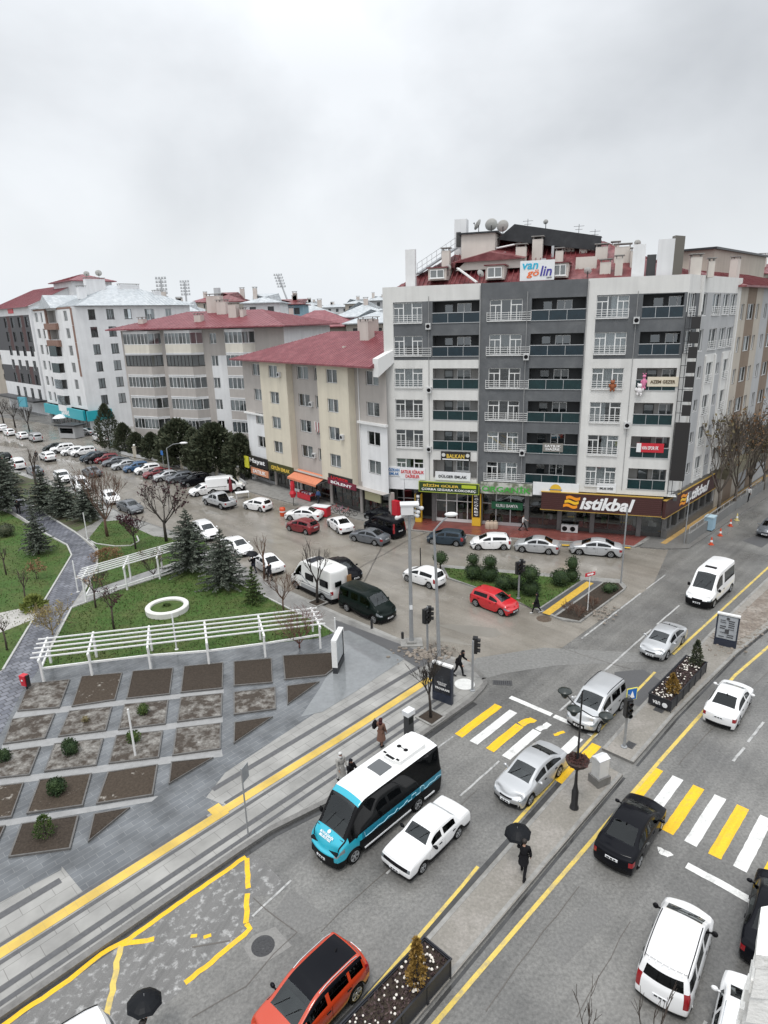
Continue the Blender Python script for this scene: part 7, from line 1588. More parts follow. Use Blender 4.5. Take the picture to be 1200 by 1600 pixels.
bt('thin young tree at the left edge below the pale path', 11, 1016, 955, .8, 12, trunk_f=.55, levels=3)
bt('small tree with russet leaves on the left lawn', 58, 905, 872, 1.1, 13, trunk_f=.3, lm=BRN, nleaf=420, ls=.15, levels=3)
bt('yellowish willow shrub hanging over the park path', 82, 992, 936, 1.1, 14, trunk_f=.12, lm=YLW, nleaf=300, ls=.16, levels=4, fan=6, bm=mat('twig_tan', (.22,.17,.09), rough=.9))
bt('bare street tree in a square pit behind the turquoise bus', 673, 1121, 1028, .55, 15, trunk_f=.45, levels=4, fan=5, bm=bark_d, twig=.014)
bt('reddish bare shrub climbing over the right end of the lower pergola', 468, 1012, 950, 1.0, 16, trunk_f=.1, levels=4, fan=6, bm=mat('twig_red', (.14,.06,.05), rough=.9), lm=PLUM, nleaf=90, ls=.1, name='climbing_shrub')
bt('bare climbing shrub on the left end of the upper pergola', 160, 918, 880, 1.0, 17, trunk_f=.1, levels=4, fan=5, lm=OLV, nleaf=60, ls=.1, name='climbing_shrub')
bt('leafy climbing shrub in the middle of the upper pergola', 240, 902, 856, 1.0, 18, trunk_f=.1, levels=4, fan=5, lm=OLV, nleaf=260, ls=.14, name='climbing_shrub')
bt('thin bare sapling in the street bed above the spruce group', 64, 790, 690, .35, 19, trunk_f=.6, levels=3, fan=3)
bt('thin bare sapling beside the white van behind the spruces', 121, 795, 733, .4, 23, trunk_f=.55, levels=3, fan=3)
GA = 'bare trees far up the side street'
for k, (bx, by, ty, l) in enumerate([(6,662,612,'bare tree at the left edge in front of the dark block'), (24,668,614,'bare tree between the parked white cars far off'), (46,674,628,'bare tree behind the silver van far off')]): bt(l, bx, by, ty, .7, 30+k, z=.1, levels=3, group=GA, twig=.03, bm=bark_d)
GV = 'street trees along the avenue'
for k, (bx, by, ty, l, nl) in enumerate([(1121,806,652,'bare street tree nearest the shop corner with brown leaf remains', 500), (1146,797,645,'tall bare street tree second from the shop corner', 650), (1172,775,662,'street tree with olive brown leaves third from the shop corner', 900), (1192,765,660,'dense brown street tree at the right edge', 1000)]): bt(l, bx, by, ty, .62, 50+k, z=.12, trunk_f=.26, levels=5, fan=4, lm=[OLV,BRN,OLV,BRN][k], nleaf=nl//2, ls=.36, group=GV, twig=.03, bm=mat('bark_brown', (.11,.092,.076), rough=.9, var=.3, vscale=4), tr=.17)
# twigs of a tree below the window
for bx, by, ty, sd, l in ((905,1720,1512,61,'bare twigs rising at the bottom of the photo right of the planter'), (1000,1790,1500,62,'bare twigs rising at the bottom of the photo by the white van')): bt(l, bx, by, ty, .32, sd, z=0, levels=3, trunk_f=.5, fan=2, tr=.035, twig=.010, bm=bark)
# clipped shrubs on the island
GT = 'clipped shrubs on the traffic island'
tops = [((688,892),[(0,0,1.35,.78,.85)],'clipped round shrub on a stem at the left tip of the traffic island'), ((740,904),[(0,0,.75,.95,.85),(0,.1,1.95,.62,.9)],'clipped shrub of two balls, left of the pair behind the red hatchback'), ((764,907),[(0,0,.75,1.0,.85),(.1,.1,1.95,.68,.9)],'clipped shrub of two balls, right of the pair behind the red hatchback'), ((787,920),[(0,0,.65,.9,.85)],'low clipped ball right behind the red hatchback roof'), ((807,920),[(0,0,.5,.65,.85)],'small clipped ball at the foot of the island traffic light'), ((829,929),[(0,0,.7,.95,.9),(-.15,.1,2.05,1.0,.72)],'large clipped shrub with a flat mushroom top'), ((875,914),[(0,0,.75,.95,.9)],'clipped ball beside the pillar shaped shrub'), ((893,908),[(0,0,.65,.75,.9),(0,0,1.75,.62,1.3)],'pillar shaped clipped shrub at the right end of the island lawn')]
for k, (b, bl, l) in enumerate(tops): plant('clipped_shrub', l, 'shrub', at(*b, .14), ball_mesh([(x*.88,y*.88,z*.9,r*.84,q) for x, y, z, r, q in bl], 70+k), group=GT)
random.seed(5)
p = at(950,925,.15); plant('low_shrub', 'dark low shrub in the soil bed of the traffic island', 'shrub', p, ball_mesh([(0,0,.35,.5,.8),(.5,.2,.3,.4,.7)], 90, dens=250)); 
for k, (bx, by, l) in enumerate([(905,965,'bare twiggy shrub at the front of the island soil bed'), (888,958,'bare twiggy shrub beside the yellow strip of the island'), (925,950,'bare twiggy shrub by the red arrow sign')]): plant('bare_shrub', l, 'shrub', at(bx,by,.15), bare_mesh(1.3, 1.0, 92+k, trunk_f=.08, levels=3, fan=6, bm=twig_r, twig=.014), group='bare shrubs on the traffic island')
# bushes in the beds
GBD = 'bushes in the plaza beds'
for k, (bx, by, r, m_, l) in enumerate([(224,1116,.42,GRN,'small round bush in the frosted bed behind the white pole'), (210,1160,.45,GRN,'round bush just left behind the white pole'), (112,1178,.55,TOP,'round dark bush in the bed left of the white pole'), (91,1240,.58,TOP,'large round bush in the soil bed of the fourth row'), (9,1188,.42,TOP,'dark round bush at the left edge of the photo'), (135,1128,.22,OLV,'thin wilted plant in a frosted bed')]): plant('round_bush', l, 'bush', at(bx,by,.2), ball_mesh([(0,0,r*.72,r*.74,1.05),(.1,.06,r*1.1,r*.5,1)], 100+k, m_, .03, 900, .11), group=GBD)
plant('leafy_bush', 'leafy pointed green bush in the nearest soil bed', 'bush', at(72,1306,.2), column_mesh(1.0, .42, 110, GRN, 600, .14), group=GBD)
plant('round_bush', 'dark round bush by the curved path at the left', 'bush', at(10,838,Zp), ball_mesh([(0,0,.7,.85,.9)], 120, JUN)); plant('low_hedge', 'low rust coloured hedge where the park path bends', 'hedge', at(166,872,Zp), column_mesh(.9, 1.6, 121, BRN, 900, .2)); plant('grass_clump', 'clump of yellow green ornamental grass beside the park path', 'plant', at(54,952,Zp), column_mesh(1.0, .9, 122, mat('leaf_lime', (.16,.19,.04), rough=.8), 500, .4))
# grass blades on the lawns
def in_poly(x, y, P):
    c = False; n = len(P)
    for i in range(n):
        (x1,y1),(x2,y2) = P[i][:2], P[(i+1)%n][:2]
        if (y1 > y) != (y2 > y) and x < (x2-x1)*(y-y1)/(y2-y1)+x1: c = not c
    return c
random.seed(9); gb = MB()
for P_, dens in ((lawnA,26),(lawnB,16),(lawnD,12),(islawn,24)):
    xs_ = [q[0] for q in P_]; ys_ = [q[1] for q in P_]; n = int((max(xs_)-min(xs_))*(max(ys_)-min(ys_))*dens)
    for _ in range(n):
        x, y = random.uniform(min(xs_),max(xs_)), random.uniform(min(ys_),max(ys_))
        if not in_poly(x, y, P_): continue
        d = rnd_dir(); l = random.uniform(.06,.17); a = random.uniform(0,3.14); cx_, cy_ = math.cos(a)*.05, math.sin(a)*.05
        gb.add([(x-cx_,y-cy_,Zp+.01),(x+cx_,y+cy_,Zp+.01),(x+d.x*.08,y+d.y*.08,Zp+l)], [(0,1,2)], random.randrange(2))
tag(gb.build('grass', [leafm('grass', (.042,.085,.017), (.07,.11,.028)), leafm('grass_pale', (.075,.09,.035), (.13,.13,.06))]), 'short green grass growing on the park lawns and island', 'grass', kind='stuff')
# ------------------------------------------------------------------ street furniture
galv = mat('galvanised', (.30,.31,.32), rough=.45, metal=.3, var=.15, vscale=4); white_post = mat('white_post', (.70,.70,.69), rough=.5, var=.08, vscale=5); navy = mat('navy_case', (.022,.028,.045), rough=.35)
# pergolas
def pergola(name, label, fronts, back_off, hgt_, rail_z, ext=0.0):
    p0 = Vector(fronts[0][:2]); t = thing(name, label, 'pergola', (p0.x, p0.y, Zp), 0, 'white pergolas in the park')
    F = [Vector(f[:2])-p0 for f in fronts]; Bk = [f+Vector(back_off) for f in F]; w = .13
    for f, b_ in zip(F, Bk):
        for q, h_ in ((f, hgt_), (b_, hgt_)):
            m_ = MB(); m_.box(q.x-w/2,q.x+w/2,q.y-w/2,q.y+w/2,0,h_); m_.build('post', white_post, t)
        m_ = MB(); a = Vector((*f,hgt_+.05)); b3 = Vector((*b_,hgt_+.05)); d = (b3-a).normalized(); m_.bar(a-d*.35, b3+d*.35, .12, .14); m_.build('cross_beam', white_post, t)
    A, Z = F[0], F[-1]; d = (Z-A).normalized()
    for k in range(5):
        off = Vector(back_off)*(k/4); a = A+off-d*.5; z = Z+off+d*.4; m_ = MB(); m_.bar((*a,hgt_+.17),(*z,hgt_+.17),.08,.08); m_.build('roof_rail', white_post, t)
    for f_, g_ in zip(F, F[1:]): m_ = MB(); m_.bar((*f_,rail_z),(*g_,rail_z),.10,.12); m_.build('low_rail', white_post, t)
    m_ = MB(); m_.bar((*F[0],rail_z),(*Bk[0],rail_z),.10,.10); m_.build('low_rail', white_post, t)
    return t
fr_ = [at(x, y, Zp) for x, y in ((69,1067),(144.5,1057),(236,1046),(327,1039),(415,1027),(501,1013))]
hp = top_z(fr_[1], 1021)-Zp; bo = at(80,1036,Zp)-fr_[0]
pergola('pergola', 'long white pergola between the main lawn and the soil beds', fr_, (bo.x, bo.y), hp, hp*.62)
f2 = [at(x, y, Zp) for x, y in ((135,941),(199,922),(250,905),(297,889))]; h2 = top_z(f2[1], 887)-Zp
pergola('pergola', 'shorter white pergola beside the paved walk behind the main lawn', f2, (-.5, 2.2), h2, .5)
def pole(name, label, bx, by, ty, r=.05, m=white_post, cat='pole', z=Zp, group=None, tx=None):
    p = at(bx, by, z); h = top_z(p, ty)-z; b = MB(); b.tube([(0,0,0),(0,0,h)], [r,r*.85], 8); b.lathe([(r*2.2,0),(r*2.2,.04),(r,.05)], 8); o = b.build(name, m, loc=p); return tag(o, label, cat, group)
GP = 'white posts in the park'
for a in ((212,1183,1108,'white post standing in a frosted soil bed'), (122,925,876,'white post at the left end of the upper pergola'), (49,792,766,'white post on the planted strip near the left spruces'), (137,843,801,'white post at the bend of the park path'), (276,1015,958,'white post in front of the round white planter'), (524,988,965,'white post behind the tall edge on billboard')): pole('white_post', a[3], a[0], a[1], a[2], .06, group=GP)
# ring planter
c_ = at(262,954,Zp); t = thing('ring_planter', 'round white masonry planter ring on the main lawn', 'planter', c_, 0); b = MB(); b.lathe([(1.62,0),(1.64,.42),(1.58,.48),(1.30,.48),(1.24,.42),(1.24,.2)], 40); b.build('ring_wall', mat('white_masonry', (.68,.67,.64), rough=.7, var=.1, vscale=3, col2=(.5,.49,.46), c2scale=1.5, c2pos=(.55,.8)), t, smooth=False)
b = MB(); b.lathe([(1.25,.3),(.8,.38),(.01,.45)], 24); b.build('turf', lawn_m, t); b = MB(); random.seed(3)
for _ in range(120): leaf(b, (random.uniform(-.25,.25),random.uniform(-.25,.25),.42), rnd_dir()+Vector((0,0,1)), .22, .07)
b.build('small_plant', GRN, t)
# advertising panels
def advert(label, bl, br, ty, poster, z=Zp, lines=None, cap=white_post, body=navy, thick=.22):
    A = at(*bl, z); B_ = at(*br, z); th = math.atan2(B_.y-A.y, B_.x-A.x); w = (B_-A).length; c = (A+B_)/2; h = top_z((A.x,A.y), ty)-z
    t = thing('advert_panel', label, 'billboard', c, th, 'lit advert panels on the pavement'); b = MB(); b.box(-w/2,w/2,-thick/2,thick/2,0,h*.2); b.box(-w/2,-w/2+.07,-thick/2,thick/2,h*.2,h); b.box(w/2-.07,w/2,-thick/2,thick/2,h*.2,h); b.box(-w/2+.07,w/2-.07,-thick*.3,thick*.3,h*.2,h); b.build('case', body, t)
    b = MB(); b.box(-w/2-.01,w/2+.01,-thick/2-.02,thick/2+.02,h,h+.1); b.build('top_cap', cap, t)
    for sg in (-1,1): b = MB(); y = sg*thick*.36; b.box(-w/2+.09,w/2-.09,min(y,y-sg*.02),max(y,y-sg*.02),h*.24,h-.06); b.build('poster', poster, t)
    t['wh'] = (w, h); return t
dp = mat('poster_night', (.014,.016,.022), rough=.2, col2=(.075,.085,.10), c2scale=4, c2pos=(.55,.75)); lp = mat('poster_grey', (.36,.38,.40), rough=.2, col2=(.24,.25,.27), c2scale=2.5, c2pos=(.5,.7)); wp = mat('poster_white', (.42,.44,.45), rough=.15, var=.15, vscale=2)
t = advert('dark advert panel with white lettering on the pavement corner', (677,1090), (707,1101), 1034, dp); w, h = t['wh']
text_mesh('lettering', 'KÜLTÜR VE SANAT\nETKİNLİKLERİ', 1, TXT_W, t, M=Matrix.Translation((0,-.10,h*.50)), fit=(w*.5,h*.09), ext=.006); text_mesh('lettering', 'PROGRAMI', 1, TXT_W, t, M=Matrix.Translation((w*.02,-.10,h*.36)), fit=(w*.72,h*.06), ext=.006, bold=.02)
t = advert('pale advert panel with grey poster on the median past the long planter', (1115,1005), (1150,1013), 958, lp, z=.14); w, h = t['wh']; b = MB(); random.seed(4)
for k in range(9):
    z = h*(.30+.065*k); 
    for x0, x1 in ((-.34,-.05),(.02,.36)): 
        if random.random() < .8: b.box(w*(x0+random.uniform(0,.06)),w*(x1-random.uniform(0,.08)),-.102,-.09,z,z+h*random.choice((.018,.03)))
b.box(-.08*w,.1*w,-.103,-.09,h*.42,h*.56); b.lathe([(.001,-.1),(.1,-.1)], 12, (0,0,h*.9), axis='y'); b.build('poster_print', mat('print_dark', (.06,.06,.065), rough=.4), t)
t = advert('tall white framed advert panel seen edge on beside the wet plaza slabs', (524,1053), (535,1030), 1003, wp, body=mat('dark_base', (.03,.032,.036), rough=.4), thick=.3)
b = MB(); w, h = t['wh']; b.box(-w/2-.03,-w/2+.05,-.17,.17,h*.2,h); b.box(w/2-.05,w/2+.03,-.17,.17,h*.2,h); b.build('frame', white_post, t)
# lamp posts and signal poles
p = at(643,1005,Zp); h = top_z(p, 800)-Zp; t = thing('camera_pole', 'tall pale grey pole with a white camera box on the pavement corner', 'pole', p, R(0)); b = MB(); b.tube([(0,0,.2),(-.02,0,h)], [.15,.085], 10); b.build('mast', galv, t)
b = MB(); b.box(-.75,.75,-.6,.6,-.13,.10); b.box(-.32,.32,-.32,.32,.10,.22); b.build('plinth', concrete, t); b = MB(); b.box(-.55,.25,-.35,.35,h-.1,h+.55); b.box(-.6,.6,-.4,.4,h+.5,h+.6); b.build('camera_box', mat('box_white', (.66,.66,.66), rough=.5), t)
for sg, z in ((-.75,-.3),(.45,-.2),(.7,.3),(.5,.05)): b = MB(); b.tube([(sg*.4,0,h+z+.1),(sg,-.2,h+z)], [.09,.10], 8); b.ball((sg*1.1,-.22,h+z), .14,.14,.14,8,6); b.build('camera', mat('box_white2', (.6,.6,.6), rough=.5), t)
b = MB(); b.box(-.1,.1,-.17,-.14,2.6,2.9); b.build('notice', plate_m, t)
p = at(686,1027,Zp); h = top_z(p, 829)-Zp; t = thing('street_lamp', 'leaning grey street lamp pole with a short arm beside the camera pole', 'street lamp', p, 0); b = MB(); b.tube([(0,0,0),(-.12,0,h*.5),(-.30,0,h)], [.13,.10,.07], 9); b.build('mast', galv, t)
hx = at(696,804,Zp); b = MB(); b.tube([(-.30,0,h),(0.1,-.05,h+.5),(.55,-.1,h+.95)], [.06,.05,.045], 6); b.build('arm', galv, t); b = MB(); b.ball((.75,-.1,h+1.05), .42,.22,.15,10,6); b.build('lamp_head', mat('lamp_white', (.7,.7,.7), rough=.35), t, smooth=True)
sig = mat('signal_black', (.012,.012,.013), rough=.45); lens_off = [mat('lens_red', (.10,.012,.012), rough=.2), mat('lens_amber', (.11,.07,.01), rough=.2), mat('lens_green', (.01,.06,.035), rough=.2)]
def signal(label, bx, by, ty, heads, z=Zp):
    p = at(bx, by, z); h = top_z(p, ty)-z; t = thing('traffic_light', label, 'traffic light', p, 0, 'traffic lights at the junction'); b = MB(); b.tube([(0,0,0),(0,0,h)], [.075,.065], 8); b.lathe([(.16,0),(.16,.05),(.08,.08)], 10); b.build('pole', galv, t)
    for (dx, deg, dz) in heads:
        M_ = Matrix.Translation((0,0,h-1.05+dz)) @ Matrix.Rotation(R(deg), 4, 'Z') @ Matrix.Translation((dx,-.1,0)); m_ = MB(M_); m_.box(-.17,.17,-.14,.14,0,1.0)
        for k in range(3): m_.lathe([(.12,-.14),(.125,-.30),(.10,-.30),(.10,-.15)], 8, (0,0,.17+.33*k), axis='y')
        ho = m_.build('signal_head', sig, t)
        for k in range(3): m_ = MB(M_); m_.lathe([(.001,-.155),(.1,-.15)], 10, (0,0,.17+.33*(2-k)), axis='y'); m_.build('lens', lens_off[k], ho)
    return t
signal('traffic light with two heads beside the camera pole', 668,1018,948, [(-.26,40,0),(.26,80,-.05)]); signal('single traffic light at the rounded pavement corner', 738,1079,1001, [(.24,75,.15)]); signal('traffic light with two heads on the clipped shrub island', 810,935,876, [(-.2,20,0),(.22,70,.05)], z=.14)
t = signal('pedestrian signal with a blue crossing sign on the median', 975,1167,1086, [(-.05,10,-.1)], z=.14); p = t.location; h = top_z(p, 1080)
b = MB(Matrix.Rotation(R(15),4,'Z')); b.box(-.05,.55,.10,.13,h-.75,h-.08,0); b.box(-.01,.51,.085,.11,h-.71,h-.12,1); b.add([(.1,.08,h-.62),(.4,.08,h-.62),(.25,.08,h-.22)], [(0,1,2)], 2); b.build('crossing_sign', [mat('sign_edge', (.75,.70,.12)), mat('sign_blue', (.01,.12,.42), rough=.35), TXT_W], t)
# black lantern post with flower basket
p = at(897,1262,.14); h = top_z(p, 1080)-.14; t = thing('lantern_post', 'black ornamental lantern post with a ring of dead flowers on the median', 'street lamp', p, R(20)); b = MB(); b.lathe([(.21,0),(.19,.12),(.15,.2),(.155,.9),(.12,1.0),(.075,1.3),(.055,1.9),(.05,3.0),(.04,4.6),(.035,h)], 12); b.build('post', black_iron, t, smooth=True)
zb_ = top_z(p, 1187)-.14; b = MB(); b.lathe([(.08,zb_-.35),(.45,zb_-.18),(.52,zb_),(.45,zb_+.02),(.1,zb_)], 16); 
for k in range(8): a = k*math.pi/4; b.bar((.08*math.cos(a),.08*math.sin(a),zb_-.5),(.5*math.cos(a),.5*math.sin(a),zb_-.02),.03,.03)
b.build('flower_ring', mat('basket', (.035,.02,.016), rough=.8), t); random.seed(8); b = MB()
for _ in range(260): a = random.uniform(0,6.28); r_ = random.uniform(.12,.5); leaf(b, (r_*math.cos(a), r_*math.sin(a), zb_), rnd_dir()+Vector((0,0,.4)), .16, .09)
b.build('dead_flowers', mat('dead_flower', (.07,.03,.025), rough=.9, var=.4, vscale=10), t)
for k, (dx, dy, dz) in enumerate(((-.55,.45,-.1),(-.65,-.35,-.45),(.95,-.45,-1.15))):
    b = MB(); b.tube([(0,0,h-.9),(dx*.5,dy*.5,h-.55+dz*.6),(dx,dy,h-.1+dz)], [.03,.025,.025], 6); bo_ = b.build('bracket', black_iron, t); b = MB(); b.lathe([(.02,.12),(.09,.09),(.27,.02),(.31,-.03),(.26,-.05),(.1,-.04)], 16, (dx,dy,h+dz)); b.lathe([(.15,-.05),(.17,-.2),(.1,-.33),(.001,-.36)], 10, (dx,dy,h+dz)); b.build('lantern', mat('lantern_green', (.02,.026,.024), rough=.3), bo_, smooth=True)
# control cabinet
p = at(936,1222,.14); t = thing('control_cabinet', 'white metal control cabinet on a concrete plinth on the median', 'cabinet', p, UA-R(20)); t.scale = (.8,.8,.84); b = MB(); b.box(-.48,.48,-.42,.42,0,.5); b.build('plinth', kerb_dk, t); b = MB(); b.box(-.38,.38,-.3,.3,.5,1.65); b.build('cabinet_body', mat('cabinet_grey', (.50,.50,.49), rough=.5, var=.12, vscale=3), t); b = MB(); b.add([(-.42,-.34,1.65),(.42,-.34,1.65),(.42,.34,1.65),(-.42,.34,1.65),(-.42,0,1.78),(.42,0,1.78)], [(0,1,5,4),(2,3,4,5),(1,2,5),(3,0,4),(3,2,1,0)]); b.build('cabinet_lid', mat('lid_white', (.68,.68,.68), rough=.4), t); b = MB(); b.box(-.34,.34,-.306,-.3,.55,1.6); b.box(.22,.26,-.33,-.3,1.0,1.15); b.build('door', mat('cabinet_door', (.58,.58,.57), rough=.5), t)
# planters on the median
def planter(label, u0, u1, v0, v1, hh, plants, flowers, logo=False):
    c = uv((u0+u1)/2,(v0+v1)/2); t = thing('planter', label, 'planter', (c[0],c[1],.14), UA, 'long dark planters on the median'); L = (u1-u0)/2; W_ = (v1-v0)/2; b = MB()
    for q in ((-L,L,-W_,-W_+.06),(-L,L,W_-.06,W_),(-L,-L+.06,-W_+.06,W_-.06),(L-.06,L,-W_+.06,W_-.06)): b.box(*q,0.1,hh)
    for x in [-L+(2*L)*k/6 for k in range(7)]: b.box(max(-L,x-.05),min(L,x+.05),-W_-.02,-W_,.0,hh-.05)
    b.box(-L-.03,L+.03,-W_-.03,-W_+.02,hh,hh+.05); b.box(-L-.03,L+.03,W_-.02,W_+.03,hh,hh+.05); b.box(-L-.03,-L+.02,-W_+.02,W_-.02,hh,hh+.05); b.box(L-.02,L+.03,-W_+.02,W_-.02,hh,hh+.05); b.build('box', mat('planter_black', (.016,.017,.022), rough=.4), t)
    b = MB(); b.box(-L+.05,L-.05,-W_+.05,W_-.05,hh-.3,hh-.07); b.build('soil', soil_m, t); random.seed(int(u0*7)); lv_ = MB(); fl = MB()
    for _ in range(1500): leaf(lv_, (random.uniform(-L+.08,L-.08),random.uniform(-W_+.08,W_-.08),hh-.07), rnd_dir()+Vector((0,0,.7)), .13, .08)
    for fx0, fx1, n in flowers:
        for _ in range(n): x, y = random.uniform(fx0,fx1), random.uniform(-W_+.12,W_-.12); z = hh+random.uniform(-.02,.10); fl.ball((x,y,z), random.uniform(.03,.065),None,.035,6,4); 
    lv_.add(fl.v, fl.f, 1); lv_.build('flowering_plants', [mat('pansy_leaf', (.05,.032,.035), rough=.8, var=.4, vscale=8, col2=(.10,.065,.06), c2scale=5), mat('petal', (.66,.62,.56), rough=.7, var=.2, vscale=12)], t)
    if logo:
        text_mesh('lettering', 'van', 1, TXT_W, t, M=Matrix.Translation((-L-.035,.16,hh*.52)) @ Matrix.Rotation(-math.pi/2,4,'Z'), fit=(.42,.2), ext=.004, bold=.02); b = MB(); b.lathe([(.001,-L-.035),(.15,-L-.03)], 16, (0,-.3,hh*.5), axis='x'); b.build('round_emblem', plate_m, t)
    return t
planter('long black planter with white flowers and a golden conifer at the bottom of the photo', 5.6, 12.75, 9.98, 11.15, .82, None, [(1.2,3.4,50),(-3.4,1.2,60)])
planter('long black planter with two conifers further along the median', 32.7, 38.3, 10.35, 11.6, .7, None, [(-2.7,-1.4,34),(1.4,2.6,26),(-1.4,1.4,40)], True)
def shrub_on(label, bx, by, ty, z, m_, r, sd): p = at(bx,by,z); h = top_z(p,ty)-z; plant('conifer_shrub', label, 'shrub', p, column_mesh(h, r, sd, m_, 1100, .15, shape=lambda f: (min(1,f*6+.5))*(1-f)**.75), group='conifers in the median planters')
shrub_on('golden brown pointed conifer in the nearest planter', 652,1536,1468,.9,GLD,.34,131); shrub_on('golden conifer at the near end of the further planter', 1049,1083,1054,.8,GLD,.36,132); shrub_on('dark green conifer at the far end of the further planter', 1086,1040,1002,.8,JUN,.42,133)
# tree pits
for l, bx, by in (('square concrete tree pit in the pavement behind the turquoise bus', 673,1121), ('square tree pit beside the white camper', 496,942)):
    p = at(bx,by,Zp); t = thing('tree_pit', l, 'tree pit', p, UA); b = MB()
    for q in ((-.62,.62,-.62,-.5),(-.62,.62,.5,.62),(-.62,-.5,-.5,.5),(.5,.62,-.5,.5)): b.box(*q,0,.07)
    b.build('rim', concrete, t); b = MB(); b.box(-.5,.5,-.5,.5,0,.035); b.build('soil', soil_m, t)
# small sign posts
def sign_post(label, bx, by, ty, panel, z=Zp, deg=0, r=.035, m=galv, cat='sign'):
    p = at(bx,by,z); h = top_z(p,ty)-z; t = thing('sign_post', label, cat, p, R(deg)); b = MB(); b.tube([(0,0,0),(0,0,h)], [r,r], 7); b.build('pole', m, t)
    for (x0,x1,z0,z1,pm) in panel: b = MB(); b.box(x0,x1,-.05,-.03,h+z0,h+z1); b.build('panel', pm, t)
    return t
sign_post('thin grey sign post at the kerb left of the turquoise bus', 388,1306,1201, [(-.05,.45,-.7,.0,galv)], deg=70)
b_sign = sign_post('red arrow sign on a post in the island soil bed', 918,954,894, [(-.5,.45,-.28,.0,SG_R)], z=.14, deg=25, m=white_post); b = MB(); p_ = at(918,954,.14); hh_ = top_z(p_,894)-.14; b.add([(-.3,-.052,hh_-.20),(.1,-.052,hh_-.20),(.1,-.052,hh_-.08),(-.3,-.052,hh_-.08),(.1,-.052,hh_-.26),(.1,-.052,hh_-.02),(.35,-.052,hh_-.14)], [(0,1,2,3),(4,6,5)]); b.build('arrow', TXT_W, b_sign)
sign_post('tall thin pole at the far corner of the traffic island', 970,911,792, [], z=.14, r=.06, cat='pole'); sign_post('sign pole on the avenue pavement by the shop corner', 1069,849,768, [(-.25,.35,-.6,.0,mat('sign_back', (.10,.10,.10)))], z=.12, deg=40, r=.05); sign_post('blue parking sign at the far street lamp', 258,745,703, [(-.3,.3,-.75,-.1,mat('sign_blue2', (.02,.13,.40)))], z=.12, deg=-40)
sign_post('short black post in the gutter beside the dark green van', 581,984,968, [], z=.02, r=.09, m=black_iron, cat='bollard'); sign_post('short black bollard left of the camera pole', 629,1000,988, [], z=.1, r=.10, m=black_iron, cat='bollard')
sign_post('thin black post in the side street beside the white hatchback', 657,888,856, [], z=.0, r=.05, m=black_iron, cat='bollard')
p = at(266,746,.12); h = top_z(p,702); t = thing('street_lamp', 'street lamp with a long arm over the nose out parked cars', 'street lamp', p, 0); b = MB(); b.tube([(0,0,0),(0,0,h)], [.12,.08], 8); b.build('mast', galv, t); b = MB(); b.tube([(0,0,h),(1.2,-.6,h+.7),(2.6,-1.3,h+.95)], .05, 6); b.build('arm', galv, t); b = MB(); b.ball((3.0,-1.5,h+1.0), .6,.3,.16,10,6); b.build('lamp_head', mat('lamp_white', (.7,.7,.7)), t, smooth=True)
# pavement objects
p = at(43,1078,Zp); t = thing('litter_bin', 'red litter bin on a black stand beside the park path', 'litter bin', p, R(-20)); b = MB(); b.box(-.05,.05,-.05,.05,0,1.0); b.box(.14,.24,-.1,.12,.3,1.05); b.build('stand', black_iron, t); b = MB(); b.add([(-.22,-.16,.35),(.14,-.16,.35),(.14,.14,.35),(-.22,.14,.35),(-.27,-.2,1.05),(.16,-.2,1.05),(.16,.16,1.05),(-.27,.16,1.05)], [(3,2,1,0),(4,5,6,7),(0,1,5,4),(1,2,6,5),(2,3,7,6),(3,0,4,7)]); b.build('bin', SG_R, t); b = MB(); b.lathe([(.001,-.21),(.07,-.2)], 10, (-.06,0,.75), axis='y'); b.build('emblem', plate_m, t)
p = at(639,1150,Zp); t = thing('ticket_machine', 'small white topped machine on a dark post behind the bus roof', 'ticket machine', p, UA); b = MB(); b.box(-.22,.22,-.16,.16,0,1.35); b.build('cabinet', mat('machine_dark', (.04,.042,.045), rough=.4), t); b = MB(); b.box(-.28,.28,-.22,.22,1.35,1.62); b.build('cap', mat('machine_white', (.66,.67,.68), rough=.4), t); b = MB(); b.box(-.15,.15,-.17,-.16,.85,1.2); b.build('screen', car_glass, t)
p = at(1108,828,.12); t = thing('waste_container', 'pale blue container on the avenue pavement under the street trees', 'container', p, R(46)); b = MB(); b.box(-.5,.5,-.4,.4,.12,1.4); b.build('container_body', mat('pale_blue', (.30,.45,.55), rough=.5), t); b = MB(); b.box(-.55,.55,-.45,.45,1.4,1.5); b.build('lid', mat('pale_lid', (.42,.55,.62), rough=.5), t)
for sx_ in (-.4,.4): b = MB(); b.lathe([(.1,-.05),(.1,.05)], 8, (sx_,-.3,.1), axis='y'); b.build('wheel', trim, t)
cone_o = mat('cone_red', (.55,.07,.02), rough=.5)
for k, (bx, by, l) in enumerate(((1111,851,'red traffic cone at the kerb nearest the shop corner'), (1125,837,'red and white traffic cone second from the shop corner'), (1141,822,'red traffic cone third from the shop corner'), (1151,813,'pale yellow traffic cone fourth from the shop corner'))):
    t = thing('traffic_cone', l, 'traffic cone', at(bx,by,.01), 0, 'traffic cones along the avenue kerb'); b = MB(); b.box(-.2,.2,-.2,.2,0,.04); b.lathe([(.15,.04),(.05,.75),(.001,.76)], 12); b.build('cone', [cone_o,cone_o,cone_o,mat('cone_pale', (.6,.5,.2))][k], t); b = MB(); b.lathe([(.118,.28),(.092,.48)], 12); b.build('white_band', plate_m, t)
